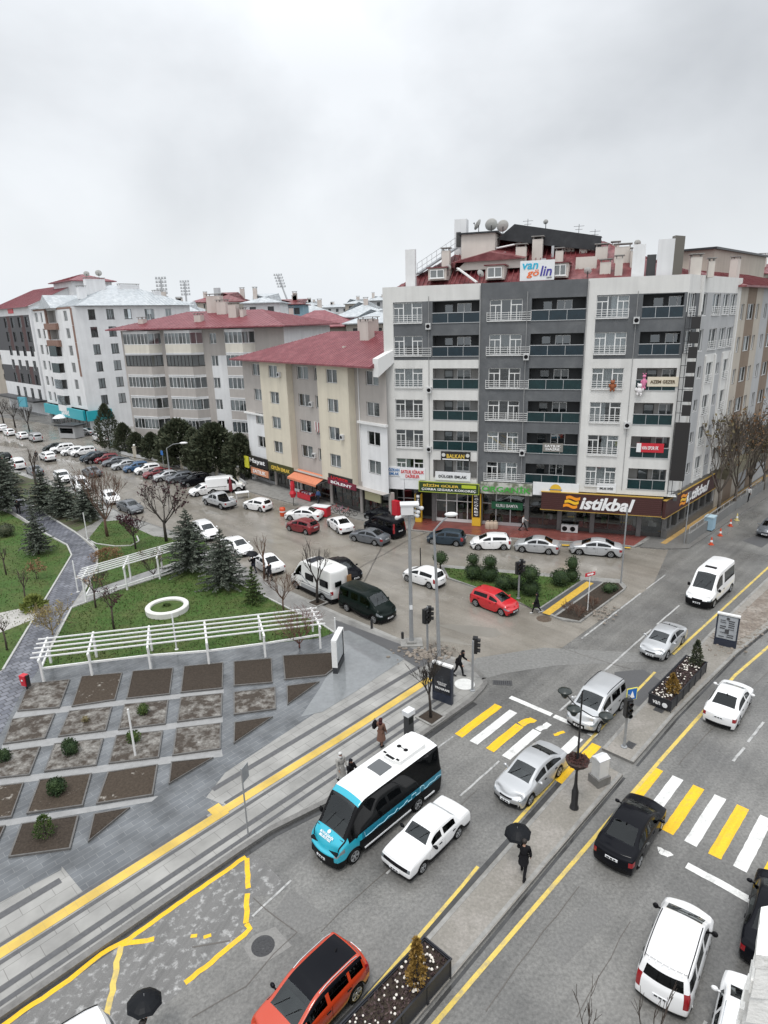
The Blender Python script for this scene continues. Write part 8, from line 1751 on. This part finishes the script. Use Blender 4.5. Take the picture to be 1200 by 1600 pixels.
# shop clutter
p = at(362,777,.02); t = thing('closed_parasol', 'closed dark red parasol standing by the silver pickup', 'parasol', p, 0); h = top_z(p,745); b = MB(); b.tube([(0,0,0),(0,0,h)], .03, 6); b.lathe([(.3,0),(.3,.08),(.05,.1)], 10); b.build('pole', white_post, t); b = MB(); b.lathe([(.10,h*.28),(.24,h*.36),(.20,h*.7),(.06,h*.97),(.001,h)], 9, jit=.08); b.build('canopy', SG_R if False else mat('parasol_red', (.17,.02,.03), rough=.8), t)
p = at(379,778,.02); t = thing('table', 'white table beside the closed red parasol', 'table', p, R(20)); b = MB(); b.box(-.85,.85,-.5,.5,.74,.79); b.build('tabletop', plate_m, t)
for sx_ in (-.75,.75):
    for sy_ in (-.4,.4): b = MB(); b.box(sx_-.03,sx_+.03,sy_-.03,sy_+.03,0,.74); b.build('leg', white_post, t)
p = at(502,806,.02); t = thing('ice_cream_freezer', 'red and white shop freezer at the kerb behind the parked white saloon', 'freezer', p, R(-25)); b = MB(); b.box(-1.0,1.0,-.5,.5,.1,1.15); b.build('freezer_body', SG_R, t); b = MB(); b.ball((-.35,-.5,.7), .3,.02,.25,10,6); b.ball((.45,-.5,.55), .25,.02,.3,10,6); b.build('white_print', plate_m, t); b = MB(); b.box(-1.03,1.03,-.53,.53,1.15,1.22); b.build('lid', plate_m, t)
p = at(442,806,.02); t = thing('orange_barrel', 'orange barrel standing left of the parked white saloon', 'barrel', p, 0); b = MB(); b.lathe([(.3,0),(.34,.3),(.34,.8),(.3,1.0),(.001,1.0)], 12); b.build('barrel_body', cone_o, t, smooth=True); b = MB(); b.lathe([(.345,.5),(.345,.62)], 12); b.build('white_band', plate_m, t)
p = at(459,790,.12); t = thing('display_stand', 'tall red display stand in front of the cream block shops', 'display stand', p, 0); h = top_z(p,753); b = MB(); b.tube([(0,0,0),(0,0,h)], .04, 6); b.build('pole', black_iron, t); b = MB(); b.lathe([(.28,h*.35),(.4,h*.5),(.25,h*.62),(.3,h*.8),(.2,h)], 10, jit=.1); b.build('red_goods', SG_R, t)
p = at(480,780,.12); t = thing('goods_table', 'red covered goods table under the orange awning', 'table', p, R(-49)); b = MB(); b.box(-1.4,1.4,-.5,.5,.7,.78); b.box(-1.4,1.4,-.52,-.5,.1,.78); b.build('red_cover', SG_R, t); b = MB(); 
for k in range(14): x = -1.3+k*.19; b.box(x,x+.15,random.uniform(-.4,0),random.uniform(.1,.4),.78,.78+random.uniform(.1,.3),k%3)
b.build('goods', [plate_m, mat('goods_red', (.35,.06,.05)), mat('goods_blue', (.06,.12,.3))], t)
for k in range(4):
    p = at(522+k*9,798+k*3,.12); t = thing('bicycle', ('leftmost','second','third','rightmost')[k]+' child bicycle standing in front of the maroon shop', 'bicycle', p, R(-20+k*12), 'bicycles in front of the maroon shop')
    for x in (-.45,.45): b = MB(); b.lathe([(.26,-.02),(.29,0),(.26,.02),(.24,0)], 16, (x,0,.29), axis='y'); b.build('wheel', trim, t)
    b = MB(); b.tube([(-.45,0,.29),(-.15,0,.62),(.32,0,.66),(.45,0,.29)], .022, 5); b.tube([(-.15,0,.62),(-.05,0,.3),(.32,0,.62)], .02, 5); b.tube([(.32,0,.66),(.34,0,.85)], .018, 5); b.tube([(.34,-.22,.86),(.34,.22,.86)], .015, 5); b.build('frame', [SG_R, mat('pink_frame', (.5,.15,.3)), SG_R, black_iron][k], t); b = MB(); b.box(-.28,-.05,-.06,.06,.68,.73); b.build('saddle', trim, t)
r_ = random.Random(3)
for k in range(3):
    p = at(690+k*10-8,822,.13); 
    t = thing('sack', ('leftmost','middle','rightmost')[k]+' pale sack standing by the ORGANİK shop window', 'sack', at(762+k*6,826,.13), R(k*20), 'sacks by the shop window'); b = MB(); b.lathe([(.25,0),(.3,.25),(.27,.6),(.2,.75),(.001,.78)], 10, jit=.06); b.build('sack_body', mat('sack_pale', (.45,.36,.28), rough=.9), t, smooth=True); b = MB(); b.lathe([(.1,.74),(.14,.86),(.001,.82)], 8, jit=.1); b.build('tied_top', mat('sack_pale', (.45,.36,.28)), t)
p = at(812,829,.13); 
for k, (x, y) in enumerate(((812,829),(824,829))): t = thing('air_conditioner', ('left','right')[k]+' grey outdoor unit standing by the dark doorway', 'air conditioner', F1.w(F1.hit(x,825,.7)[0]+4.6,.6,.13), R(-19), 'outdoor units by the doorway'); b = MB(); b.box(-.42,.42,-.2,.2,.05,.8); b.build('unit_case', PSIDE, t); b = MB(); b.lathe([(.26,-.21),(.001,-.215)], 14, (-.08,0,.42), axis='y'); b.build('fan_grille', trim, t)
# kiosk and canopy by the far turquoise shop
p = at(113,683,.1); t = thing('kiosk', 'small grey roofed kiosk in front of the turquoise shop', 'kiosk', p, R(-20)); b = MB(); b.box(-2,2,-1.2,1.2,0,2.4); b.build('kiosk_wall', PLT, t); b = MB(); b.box(-2.5,2.5,-1.7,1.7,2.4,2.65); b.build('kiosk_roof', DKR, t); b = MB(); b.box(-1.6,1.6,-1.23,-1.2,1.0,2.0); b.build('window', car_glass, t)
p = at(97,668,.1); t = thing('parasol', 'white open parasol in front of the turquoise shop', 'parasol', p, 0); b = MB(); b.tube([(0,0,0),(0,0,2.7)], .04, 6); b.build('pole', alu, t); b = MB(); b.lathe([(1.7,2.2),(.9,2.75),(.001,3.0)], 10); b.build('canopy', plate_m, t)
p = at(40,652,.1); t = thing('blue_sign', 'pale blue box sign in front of the dark block', 'sign', p, R(-30)); b = MB(); b.tube([(0,0,0),(0,0,4)], .1, 6); b.build('pole', alu, t); b = MB(); b.box(-1.6,1.6,-.2,.2,2.6,5.0); b.build('panel', mat('sign_sky', (.10,.36,.45)), t)
# garden fence with lamp pillars
fp = [at(x, y, .12) for x, y in ((190,709),(212,714),(236,718),(259,723),(286,731),(313,736),(340,743),(374,750),(384,757))]; o0 = fp[0]; t = thing('garden_fence', 'low wall with pale pillars and black railings in front of the evergreens', 'fence', o0, 0)
for k, (a, b_) in enumerate(zip(fp, fp[1:])):
    a, b_ = a-o0, b_-o0; m_ = MB(); m_.bar(a+Vector((0,0,.2)), b_+Vector((0,0,.2)), .25, .5); m_.build('low_wall', PSIDE, t); m_ = MB(); n = 12
    for j in range(n): q = a.lerp(b_, (j+.5)/n); m_.bar(q+Vector((0,0,.45)), q+Vector((0,0,1.3)), .04, .04)
    for z in (.55,1.28): m_.bar(a+Vector((0,0,z)), b_+Vector((0,0,z)), .05, .05)
    m_.build('railing', black_iron, t)
for k, a in enumerate(fp[1:-1]):
    a = a-o0; m_ = MB(); m_.box(a.x-.28,a.x+.28,a.y-.28,a.y+.28,0,1.65); m_.box(a.x-.34,a.x+.34,a.y-.34,a.y+.34,1.65,1.75); po_ = m_.build('pillar', plaster('pillar', (.50,.46,.38)), t)
    if k % 2 == 0: m_ = MB(); m_.ball((a.x,a.y,2.0), .22,None,None,10,7); m_.build('lamp_globe', mat('globe', (.72,.72,.70), rough=.3), po_, smooth=True)
# rubble at the foot of the poles
random.seed(12); b = MB(); c0 = at(668,1022,Zp)
for _ in range(240):
    x, y = random.gauss(0,.9), random.gauss(0,.55); s_ = random.uniform(.03,.16); b.ball((x,y,s_*.3), s_, s_*random.uniform(.5,1), s_*.6, 5, 4)
o = b.build('rubble', mat('rubble', (.22,.19,.16), rough=.9, var=.4, vscale=3), loc=c0); tag(o, 'broken paving rubble round the foot of the poles on the corner', 'rubble', kind='stuff')
b = MB()
for cx, cy, n, sx_, sy_ in ((1165,985,160,2.2,.7),(940,960,60,.8,.5),(1130,1000,60,1.0,.4)):
    c1 = at(cx,cy,.145)
    for _ in range(n): x, y = random.gauss(0,sx_), random.gauss(0,sy_); s_ = random.uniform(.03,.14); X = c1.x+x*UX-y*UY; Y = c1.y+x*UY+y*UX; b.ball((X,Y,.15), s_, s_*.8, s_*.5, 5, 4)
o = b.build('rubble', MAT['rubble']); tag(o, 'loose stones and rubble on the median and in the island soil', 'rubble', kind='stuff')
# stone mouldings of the viewer's own building in the corner
st = mat('old_white_stone', (.80,.79,.76), rough=.9, var=.12, vscale=6, bump=.6, bscale=18, col2=(.42,.39,.35), c2scale=4, c2pos=(.6,.74))
t = thing('stone_moulding', 'weathered white stone mouldings of the near facade in the bottom right corner', 'facade', at(1195,1560,13), 0); o0 = t.location
lv = [(13.6,[(1189,1418),(1270,1395),(1290,1500),(1181,1492)]), (13.1,[(1181,1478),(1290,1470),(1300,1560),(1172,1531)]), (12.7,[(1175,1500),(1300,1500),(1310,1590),(1164,1545)]), (12.2,[(1168,1520),(1300,1540),(1320,1650),(1156,1575)]), (11.7,[(1163,1536),(1300,1570),(1320,1700),(1150,1600)]), (11.1,[(1158,1560),(1300,1600),(1320,1760),(1142,1650)])]
random.seed(2)
for k, (z, pl) in enumerate(lv):
    b = MB(); P_ = [at(x, y, z)-o0 for x, y in pl]; pts = []
    for a, c in zip(P_, P_[1:]+P_[:1]):
        for j in range(6): q = a.lerp(c, j/6); pts.append((q.x+random.uniform(-.008,.008), q.y+random.uniform(-.008,.008)))
    zz = z-o0.z; b.prism(pts, zz-.22, zz, 0, bottom=True); b.build('stone_course', st, t)
    core = [(Vector(q)*.985+Vector((sum(p[0] for p in pts)/len(pts), sum(p[1] for p in pts)/len(pts)))*.015)[:] for q in pts]; b = MB(); b.prism([(q[0]+.03,q[1]) for q in core], -o0.z if k == len(lv)-1 else zz-.75, zz-.22, 0); b.build('stone_wall', st, t)
# ------------------------------------------------------------------ people
skin_m = mat('skin', (.42,.25,.18), rough=.6); hair_m = mat('hair_dark', (.014,.010,.009), rough=.6)
def cloth(n, c): return mat('cloth_'+n, c, rough=.9, spec=.2, var=.15, vscale=14)
def skinned(name, verts, edges, radii, m, parent, lv=2, root=0):
    me = bpy.data.meshes.new(name); me.from_pydata(verts, edges, []); o = bpy.data.objects.new(name, me); COL.objects.link(o)
    md = o.modifiers.new('k', 'SKIN'); md.use_smooth_shade = True; sb = o.modifiers.new('s', 'SUBSURF'); sb.levels = lv; sb.render_levels = lv
    for v, r in zip(me.skin_vertices[0].data, radii): v.radius = (r, r) if not isinstance(r, tuple) else r
    me.skin_vertices[0].data[root].use_root = True
    dg = bpy.context.evaluated_depsgraph_get(); ev = bpy.data.meshes.new_from_object(o.evaluated_get(dg)); bpy.data.objects.remove(o); bpy.data.meshes.remove(me)
    ev.materials.clear(); ev.materials.append(m); ev.polygons.foreach_set('use_smooth', [True]*len(ev.polygons)); return link(name, ev, parent)
def person(label, p, head, H=1.72, top=None, legs=None, shoe=None, stride=.32, coat=.0, hood=False, scarf=None, bend=0.0, arms=(-.25,.25), elbow=(.3,.3), umbrella=None, bag=None, hat=None, group='people walking', skirt=False):
    t = thing('person', label, 'person', p, head, group); k = H/1.72
    s = stride
    P = {'pel':(0,0,.93),'spi':(bend*.05,0,1.12),'che':(bend*.14,0,1.32),'nek':(bend*.22,0,1.48),'hd0':(bend*.28+.01,0,1.56),'hd1':(bend*.31+.015,0,1.64),'hd2':(bend*.32+.005,0,1.70)}
    for sg, n in ((1,'L'),(-1,'R')):
        f = s*sg; P['hip'+n] = (0,sg*.10,.90); P['kne'+n] = (f*.55+.05,sg*.10,.50); P['ank'+n] = (f-(.06 if f < 0 else 0),sg*.095,.085+(.05 if f < 0 else 0)); P['toe'+n] = (f+.15,sg*.11,.035)
        P['sho'+n] = (bend*.20,sg*.19,1.42); a = arms[0 if sg > 0 else 1]; e = elbow[0 if sg > 0 else 1]; L1, L2 = .29, .25
        P['elb'+n] = (P['sho'+n][0]+L1*math.sin(a), sg*.24, 1.42-L1*math.cos(a)); P['wri'+n] = (P['elb'+n][0]+L2*math.sin(a+e), sg*.235, P['elb'+n][2]-L2*math.cos(a+e))
        d = Vector((math.sin(a+e), 0, -math.cos(a+e))); w = Vector(P['wri'+n]); P['pal'+n] = tuple(w+d*.07)
        for q in range(4): off = (q-1.5)*.018; ln_ = (.060,.075,.068,.05)[q]; n_ = 'f%d'%q+n; pr = w+d*.105+Vector((0,0,0))+d.cross(Vector((0,1,0)))*off; P[n_] = tuple(pr); P[n_+'t'] = tuple(pr+d*ln_*.7+Vector((0,-sg*.02,0)))
        th = d.cross(Vector((0,1,0)))*-.03; P['th'+n] = tuple(w+d*.04+th); P['tt'+n] = tuple(w+d*.085+th*1.8)
    Rd = {'pel':.125,'spi':.115,'che':(.145,.11),'nek':.052,'hd0':.068,'hd1':.088,'hd2':.065}
    E_ = [('pel','spi'),('spi','che'),('che','nek'),('nek','hd0'),('hd0','hd1'),('hd1','hd2')]
    for n in 'LR':
        Rd.update({'hip'+n:.092,'kne'+n:.058,'ank'+n:.042,'toe'+n:.036,'sho'+n:.062,'elb'+n:.045,'wri'+n:.028,'pal'+n:.034,'th'+n:.011,'tt'+n:.009}); E_ += [('pel','hip'+n),('hip'+n,'kne'+n),('kne'+n,'ank'+n),('ank'+n,'toe'+n),('che','sho'+n),('sho'+n,'elb'+n),('elb'+n,'wri'+n),('wri'+n,'pal'+n),('wri'+n,'th'+n),('th'+n,'tt'+n)]
        for q in range(4): Rd['f%d'%q+n] = .0105; Rd['f%d'%q+n+'t'] = .008; E_ += [('pal'+n,'f%d'%q+n),('f%d'%q+n,'f%d'%q+n+'t')]
    def sk(name, keys, m, infl=0.0, extra=None, lv=1):
        ks = [q for q in P if q in keys]; ix = {q:i for i, q in enumerate(ks)}
        rr = [tuple((x+infl)*k for x in Rd[q]) if isinstance(Rd[q], tuple) else (Rd[q]+infl)*k for q in ks]
        return skinned(name, [tuple(c*k for c in P[q]) for q in ks], [(ix[a],ix[b]) for a, b in E_ if a in ix and b in ix], rr, m, t, lv, ix.get('pel', ix.get('che', 0)))
    body = sk('body', set(P), skin_m); bm_ = body.data; bm_.materials.append(top); bm_.materials.append(legs); pw = [Vector(P['wri'+n])*k for n in 'LR']
    for q in bm_.polygons:          # clothes cover all but head, neck and hands
        c = q.center
        if c.z < 1.47*k and all((c-w_).length > .16*k or c.y*w_.y < 0 for w_ in pw): q.material_index = 1 if c.z > .9*k else 2
    up = {'pel','spi','che','shoL','shoR','elbL','elbR','wriL','wriR'}
    sk('coat', up, top, .024)
    sk('trousers', {'pel','hipL','hipR','kneL','kneR','ankL','ankR'}, legs, .014)
    for n in 'LR':
        a, b_ = Vector(P['ank'+n])*k, Vector(P['toe'+n])*k; m_ = MB(); m_.tube([a+Vector((-.05,0,-.02)), a+Vector((.02,0,-.02)), b_, b_+Vector((.05,0,0))], [.045,.055,.048,.02], 7); m_.build('shoe', shoe or trim, t, smooth=True)
    if coat:
        z1, z0 = 1.0*k, (1.0-coat)*k; fl = .17+coat*.12; m_ = MB(); n = 14; vs = []
        for q, (r_, z) in enumerate(((.155,z1+.12),(.17,z1-.02),(.18+.3*(fl-.17),(z0+z1)/2),(fl,z0))):
            for j in range(n): a = 2*math.pi*j/n; vs.append((r_*math.cos(a)*(1+(abs(s)*.8 if q == 3 else abs(s)*.3 if q == 2 else 0)), r_*math.sin(a), z))
        m_.add(vs, [(i*n+j,(i+1)*n+j,(i+1)*n+(j+1)%n,i*n+(j+1)%n) for i in range(3) for j in range(n)]); m_.build('coat_skirt', top, t, smooth=True)
    hx, hy, hz = [c*k for c in P['hd1']]
    m_ = MB(); m_.ball((hx+.087*k,-.03,hz), .011,.012,.01,6,4); m_.ball((hx+.087*k,.03,hz), .011,.012,.01,6,4); m_.build('eyes', hair_m, t)
    m_ = MB(); m_.tube([(hx+.08*k,0,hz),(hx+.108*k,0,hz-.03)], [.009,.014], 5); m_.ball((hx+.08*k,0,hz-.065), .012,.026,.008,6,4); m_.ball((hx,.09*k,hz-.01), .018,.012,.03,6,4); m_.ball((hx,-.09*k,hz-.01), .018,.012,.03,6,4); m_.build('face_features', mat('lip', (.36,.17,.13), rough=.6), t, smooth=True)
    hm = hat or (top if hood else (scarf or hair_m)); rr = 1.16 if hood or scarf else 1.06
    m_ = MB(); n = 12; vs = []
    for i in range(6):
        ph = math.pi*.5*i/5*1.35
        for j in range(n):
            a = 2*math.pi*j/n; r_ = .10*k*rr*math.sin(ph+.02); zz = .105*k*rr*math.cos(ph); x = hx-.012+r_*math.cos(a)
            if i >= 4 and math.cos(a) > .2: zz = max(zz, .045*k); x = min(x, hx+.075*k)
            vs.append((x, r_*math.sin(a)*.95, hz+.015+zz))
    m_.add(vs, [(i*n+j,(i+1)*n+j,(i+1)*n+(j+1)%n,i*n+(j+1)%n) for i in range(5) for j in range(n)])
    if hood or scarf: m_.tube([(hx-.03,0,hz-.06),(hx-.03,0,1.42*k)], [.10*k,.12*k], 9)
    m_.build('hood' if hood else ('headscarf' if scarf else 'hair'), hm, t, smooth=True)
    w = {n: t.matrix_basis @ (Vector(P['pal'+n])*k) for n in 'LR'}; t['hands'] = [*w['L'], *w['R']]
    return t
BLK = cloth('black', (.010,.010,.012)); DRK = cloth('charcoal', (.022,.022,.026)); BRC = cloth('brown', (.17,.095,.07)); GRY = cloth('pale_grey', (.36,.35,.33)); JEAN = cloth('jeans', (.035,.04,.055)); BLU = cloth('blue', (.10,.18,.38)); WHT = cloth('white', (.55,.55,.54)); YEL = cloth('amber', (.70,.32,.02))
umb_m = mat('umbrella_fabric', (.007,.008,.010), rough=.45, spec=.14)
def umbrella(label, p, r=.56, tilt=(0,0), top=2.15, grip=1.15):
    t = thing('umbrella', label, 'umbrella', p, 0); b = MB(); n = 8; vs = []
    for q, (rr, z) in enumerate(((.001,0),(.30,-.035),(.62,-.12),(.86,-.23),(1.0,-.34))):
        for j in range(n*2):
            a = math.pi*j/n; g_ = 1.0 if j % 2 == 0 else 1-.07*rr; vs.append((rr*r*g_*math.cos(a), rr*r*g_*math.sin(a), z*r*1.5*(1 if j % 2 == 0 else .9+.1*(1-rr)))) 
    N_ = n*2; b.add(vs, [(i*N_+j,(i+1)*N_+j,(i+1)*N_+(j+1)%N_,i*N_+(j+1)%N_) for i in range(4) for j in range(N_)])
    D = Matrix.Translation((0,0,top)) @ Matrix.Rotation(tilt[0],4,'X') @ Matrix.Rotation(tilt[1],4,'Y')
    c = MB(D); c.add(b.v, b.f); c.build('canopy', umb_m, t)
    c = MB(D); c.tube([(0,0,.08),(0,0,-(top-grip))], [.008,.009], 5); c.build('shaft', alu, t); c = MB(D)
    for j in range(n): a = 2*math.pi*j/n; c.tube([(0,0,-.35),(r*.5*math.cos(a),r*.5*math.sin(a),-.13*r*1.5)], .004, 3, 0, False); c.tube([(0,0,-.02),(r*.62*math.cos(a),r*.62*math.sin(a),-.14*r*1.5),(r*math.cos(a),r*math.sin(a),-.36*r*1.5)], .005, 3, 0, False)
    c.build('ribs', alu, t); return t
def bag(label, p, m, s=(.3,.12,.32), rz=0): 
    t = thing('bag', label, 'bag', p, rz); b = MB(); w, d, h = s; b.add([(-w/2,-d/2,0),(w/2,-d/2,0),(w/2,d/2,0),(-w/2,d/2,0),(-w*.55,-d*.6,h*.5),(w*.55,-d*.6,h*.5),(w*.55,d*.6,h*.5),(-w*.55,d*.6,h*.5),(-w*.42,-d*.3,h),(w*.42,-d*.3,h),(w*.42,d*.3,h),(-w*.42,d*.3,h)], [(3,2,1,0),(0,1,5,4),(1,2,6,5),(2,3,7,6),(3,0,4,7),(4,5,9,8),(5,6,10,9),(6,7,11,10),(7,4,8,11),(8,9,10,11)]); b.build('bag_body', m, t, smooth=False); b = MB(); b.tube([(-w*.25,0,h),(-w*.18,0,h+.14),(w*.18,0,h+.14),(w*.25,0,h)], .01, 4, 0, False); b.build('handle', m, t); return t
p = at(817,1369,.14); pr = person('person in black walking along the median under a black umbrella', p, UP+R(20), 1.78, BLK, BLK, stride=.26, coat=.32, arms=(.5,.1), elbow=(1.9,.3)); hw_ = pr['hands']; umbrella('black umbrella held by the person on the median', (hw_[0]-.12, hw_[1]+.02, 0), .54, (R(4),R(-6)), 2.06, hw_[2]-.05)
p = at(234,1662,.0); pr = person('person in black at the bottom left, mostly hidden under a black umbrella', p, UP+R(15), 1.76, BLK, DRK, stride=.3, coat=.25, arms=(.5,.1), elbow=(1.9,.2)); hw_ = pr['hands']; umbrella('black umbrella at the bottom edge of the photo near the yellow bay line', (hw_[0], hw_[1], 0), .53, (R(-5),R(3)), 2.2, hw_[2]-.05)
person('person in a dark hooded jacket stooping as they cross the pavement corner', at(716,1056,Zp), R(-25), 1.80, BLK, BLK, stride=.27, hood=True, bend=.9, arms=(.25,.05), elbow=(.9,.5), coat=.12)
pr = person('person in a long brown coat and dark cap walking on the pavement', at(596,1166,Zp), R(60), 1.66, BRC, BRC, stride=.10, coat=.55, scarf=cloth('maroon', (.06,.02,.02)), arms=(.3,.1), elbow=(1.3,.4)); hw_ = pr['hands']; bag('dark shoulder bag of the person in the long brown coat', (hw_[0]-.32, hw_[1]-.18, 1.08), BLK, (.26,.14,.42), R(60))
person('person in a pale grey coat and white scarf beside the bus front', at(534,1222,Zp), R(-50), 1.66, GRY, WHT, stride=.14, coat=.5, scarf=WHT, arms=(.15,.1), elbow=(.5,.4))
pr = person('person in dark clothes half hidden behind the bus roof', at(550,1232,Zp), R(-40), 1.62, BLK, BLK, stride=.18, coat=.4, scarf=BLK, arms=(.4,.2), elbow=(1.2,.5)); hw_ = pr['hands']; bag('amber yellow bag carried beside the bus', (hw_[0]-.12, hw_[1]-.08, hw_[2]-.42), YEL, (.36,.2,.4), R(10))
pr = person('person in black crossing the road at the island tip', at(838,958,.01), R(170), 1.62, BLK, BLK, stride=.34, coat=.4, scarf=BLK, arms=(.3,-.2), elbow=(.5,.3), shoe=cloth('white', (.55,.55,.54))); hw_ = pr['hands']; bag('white bag held by the person crossing at the island', (hw_[3]+.06, hw_[4]-.06, hw_[2]-.4), WHT, (.26,.1,.3), 0)
person('person in a white top walking in front of the ORGANİK shop', at(817,829,.13), R(-19), 1.68, WHT, BLK, stride=.36, arms=(.4,-.2), elbow=(.9,.4))
person('left one of two people on the park path, in black', at(12,797,Zp), R(130), 1.74, BLK, BLK, stride=.25); pr = person('right one of two people on the park path, carrying a white bag', at(30,803,Zp), R(130), 1.74, DRK, BLK, stride=.28); hw_ = pr['hands']; bag('white bag carried on the park path', (hw_[3], hw_[4], hw_[5]-.42), WHT, (.3,.14,.36), R(100))
pr = person('person in dark clothes on the pavement beside the parked white saloon', at(422,908,Zp), R(150), 1.70, DRK, BLK, stride=.15, coat=.3, arms=(.5,.1), elbow=(1.9,.3))
umbrella('dark umbrella open beside the white saloon left of the camper', (at(397,896,Zp).x, at(397,896,Zp).y, .1), .55, (R(8),R(6)), 2.1, 1.2); person('person under the dark umbrella beside the white saloon', at(397,896,Zp), R(140), 1.68, BLK, JEAN, stride=.2, arms=(.5,.1), elbow=(1.9,.3))
person('person in a blue top in front of the shops of the cream block', at(498,786,.13), R(-130), 1.72, BLU, JEAN, stride=.1); person('person in white and black under the street trees of the avenue', at(1168,783,.12), R(-130), 1.72, WHT, BLK, stride=.3)
person('person beside the white car far up the side street', at(58,720,.01), R(120), 1.72, DRK, BLK, stride=.25)
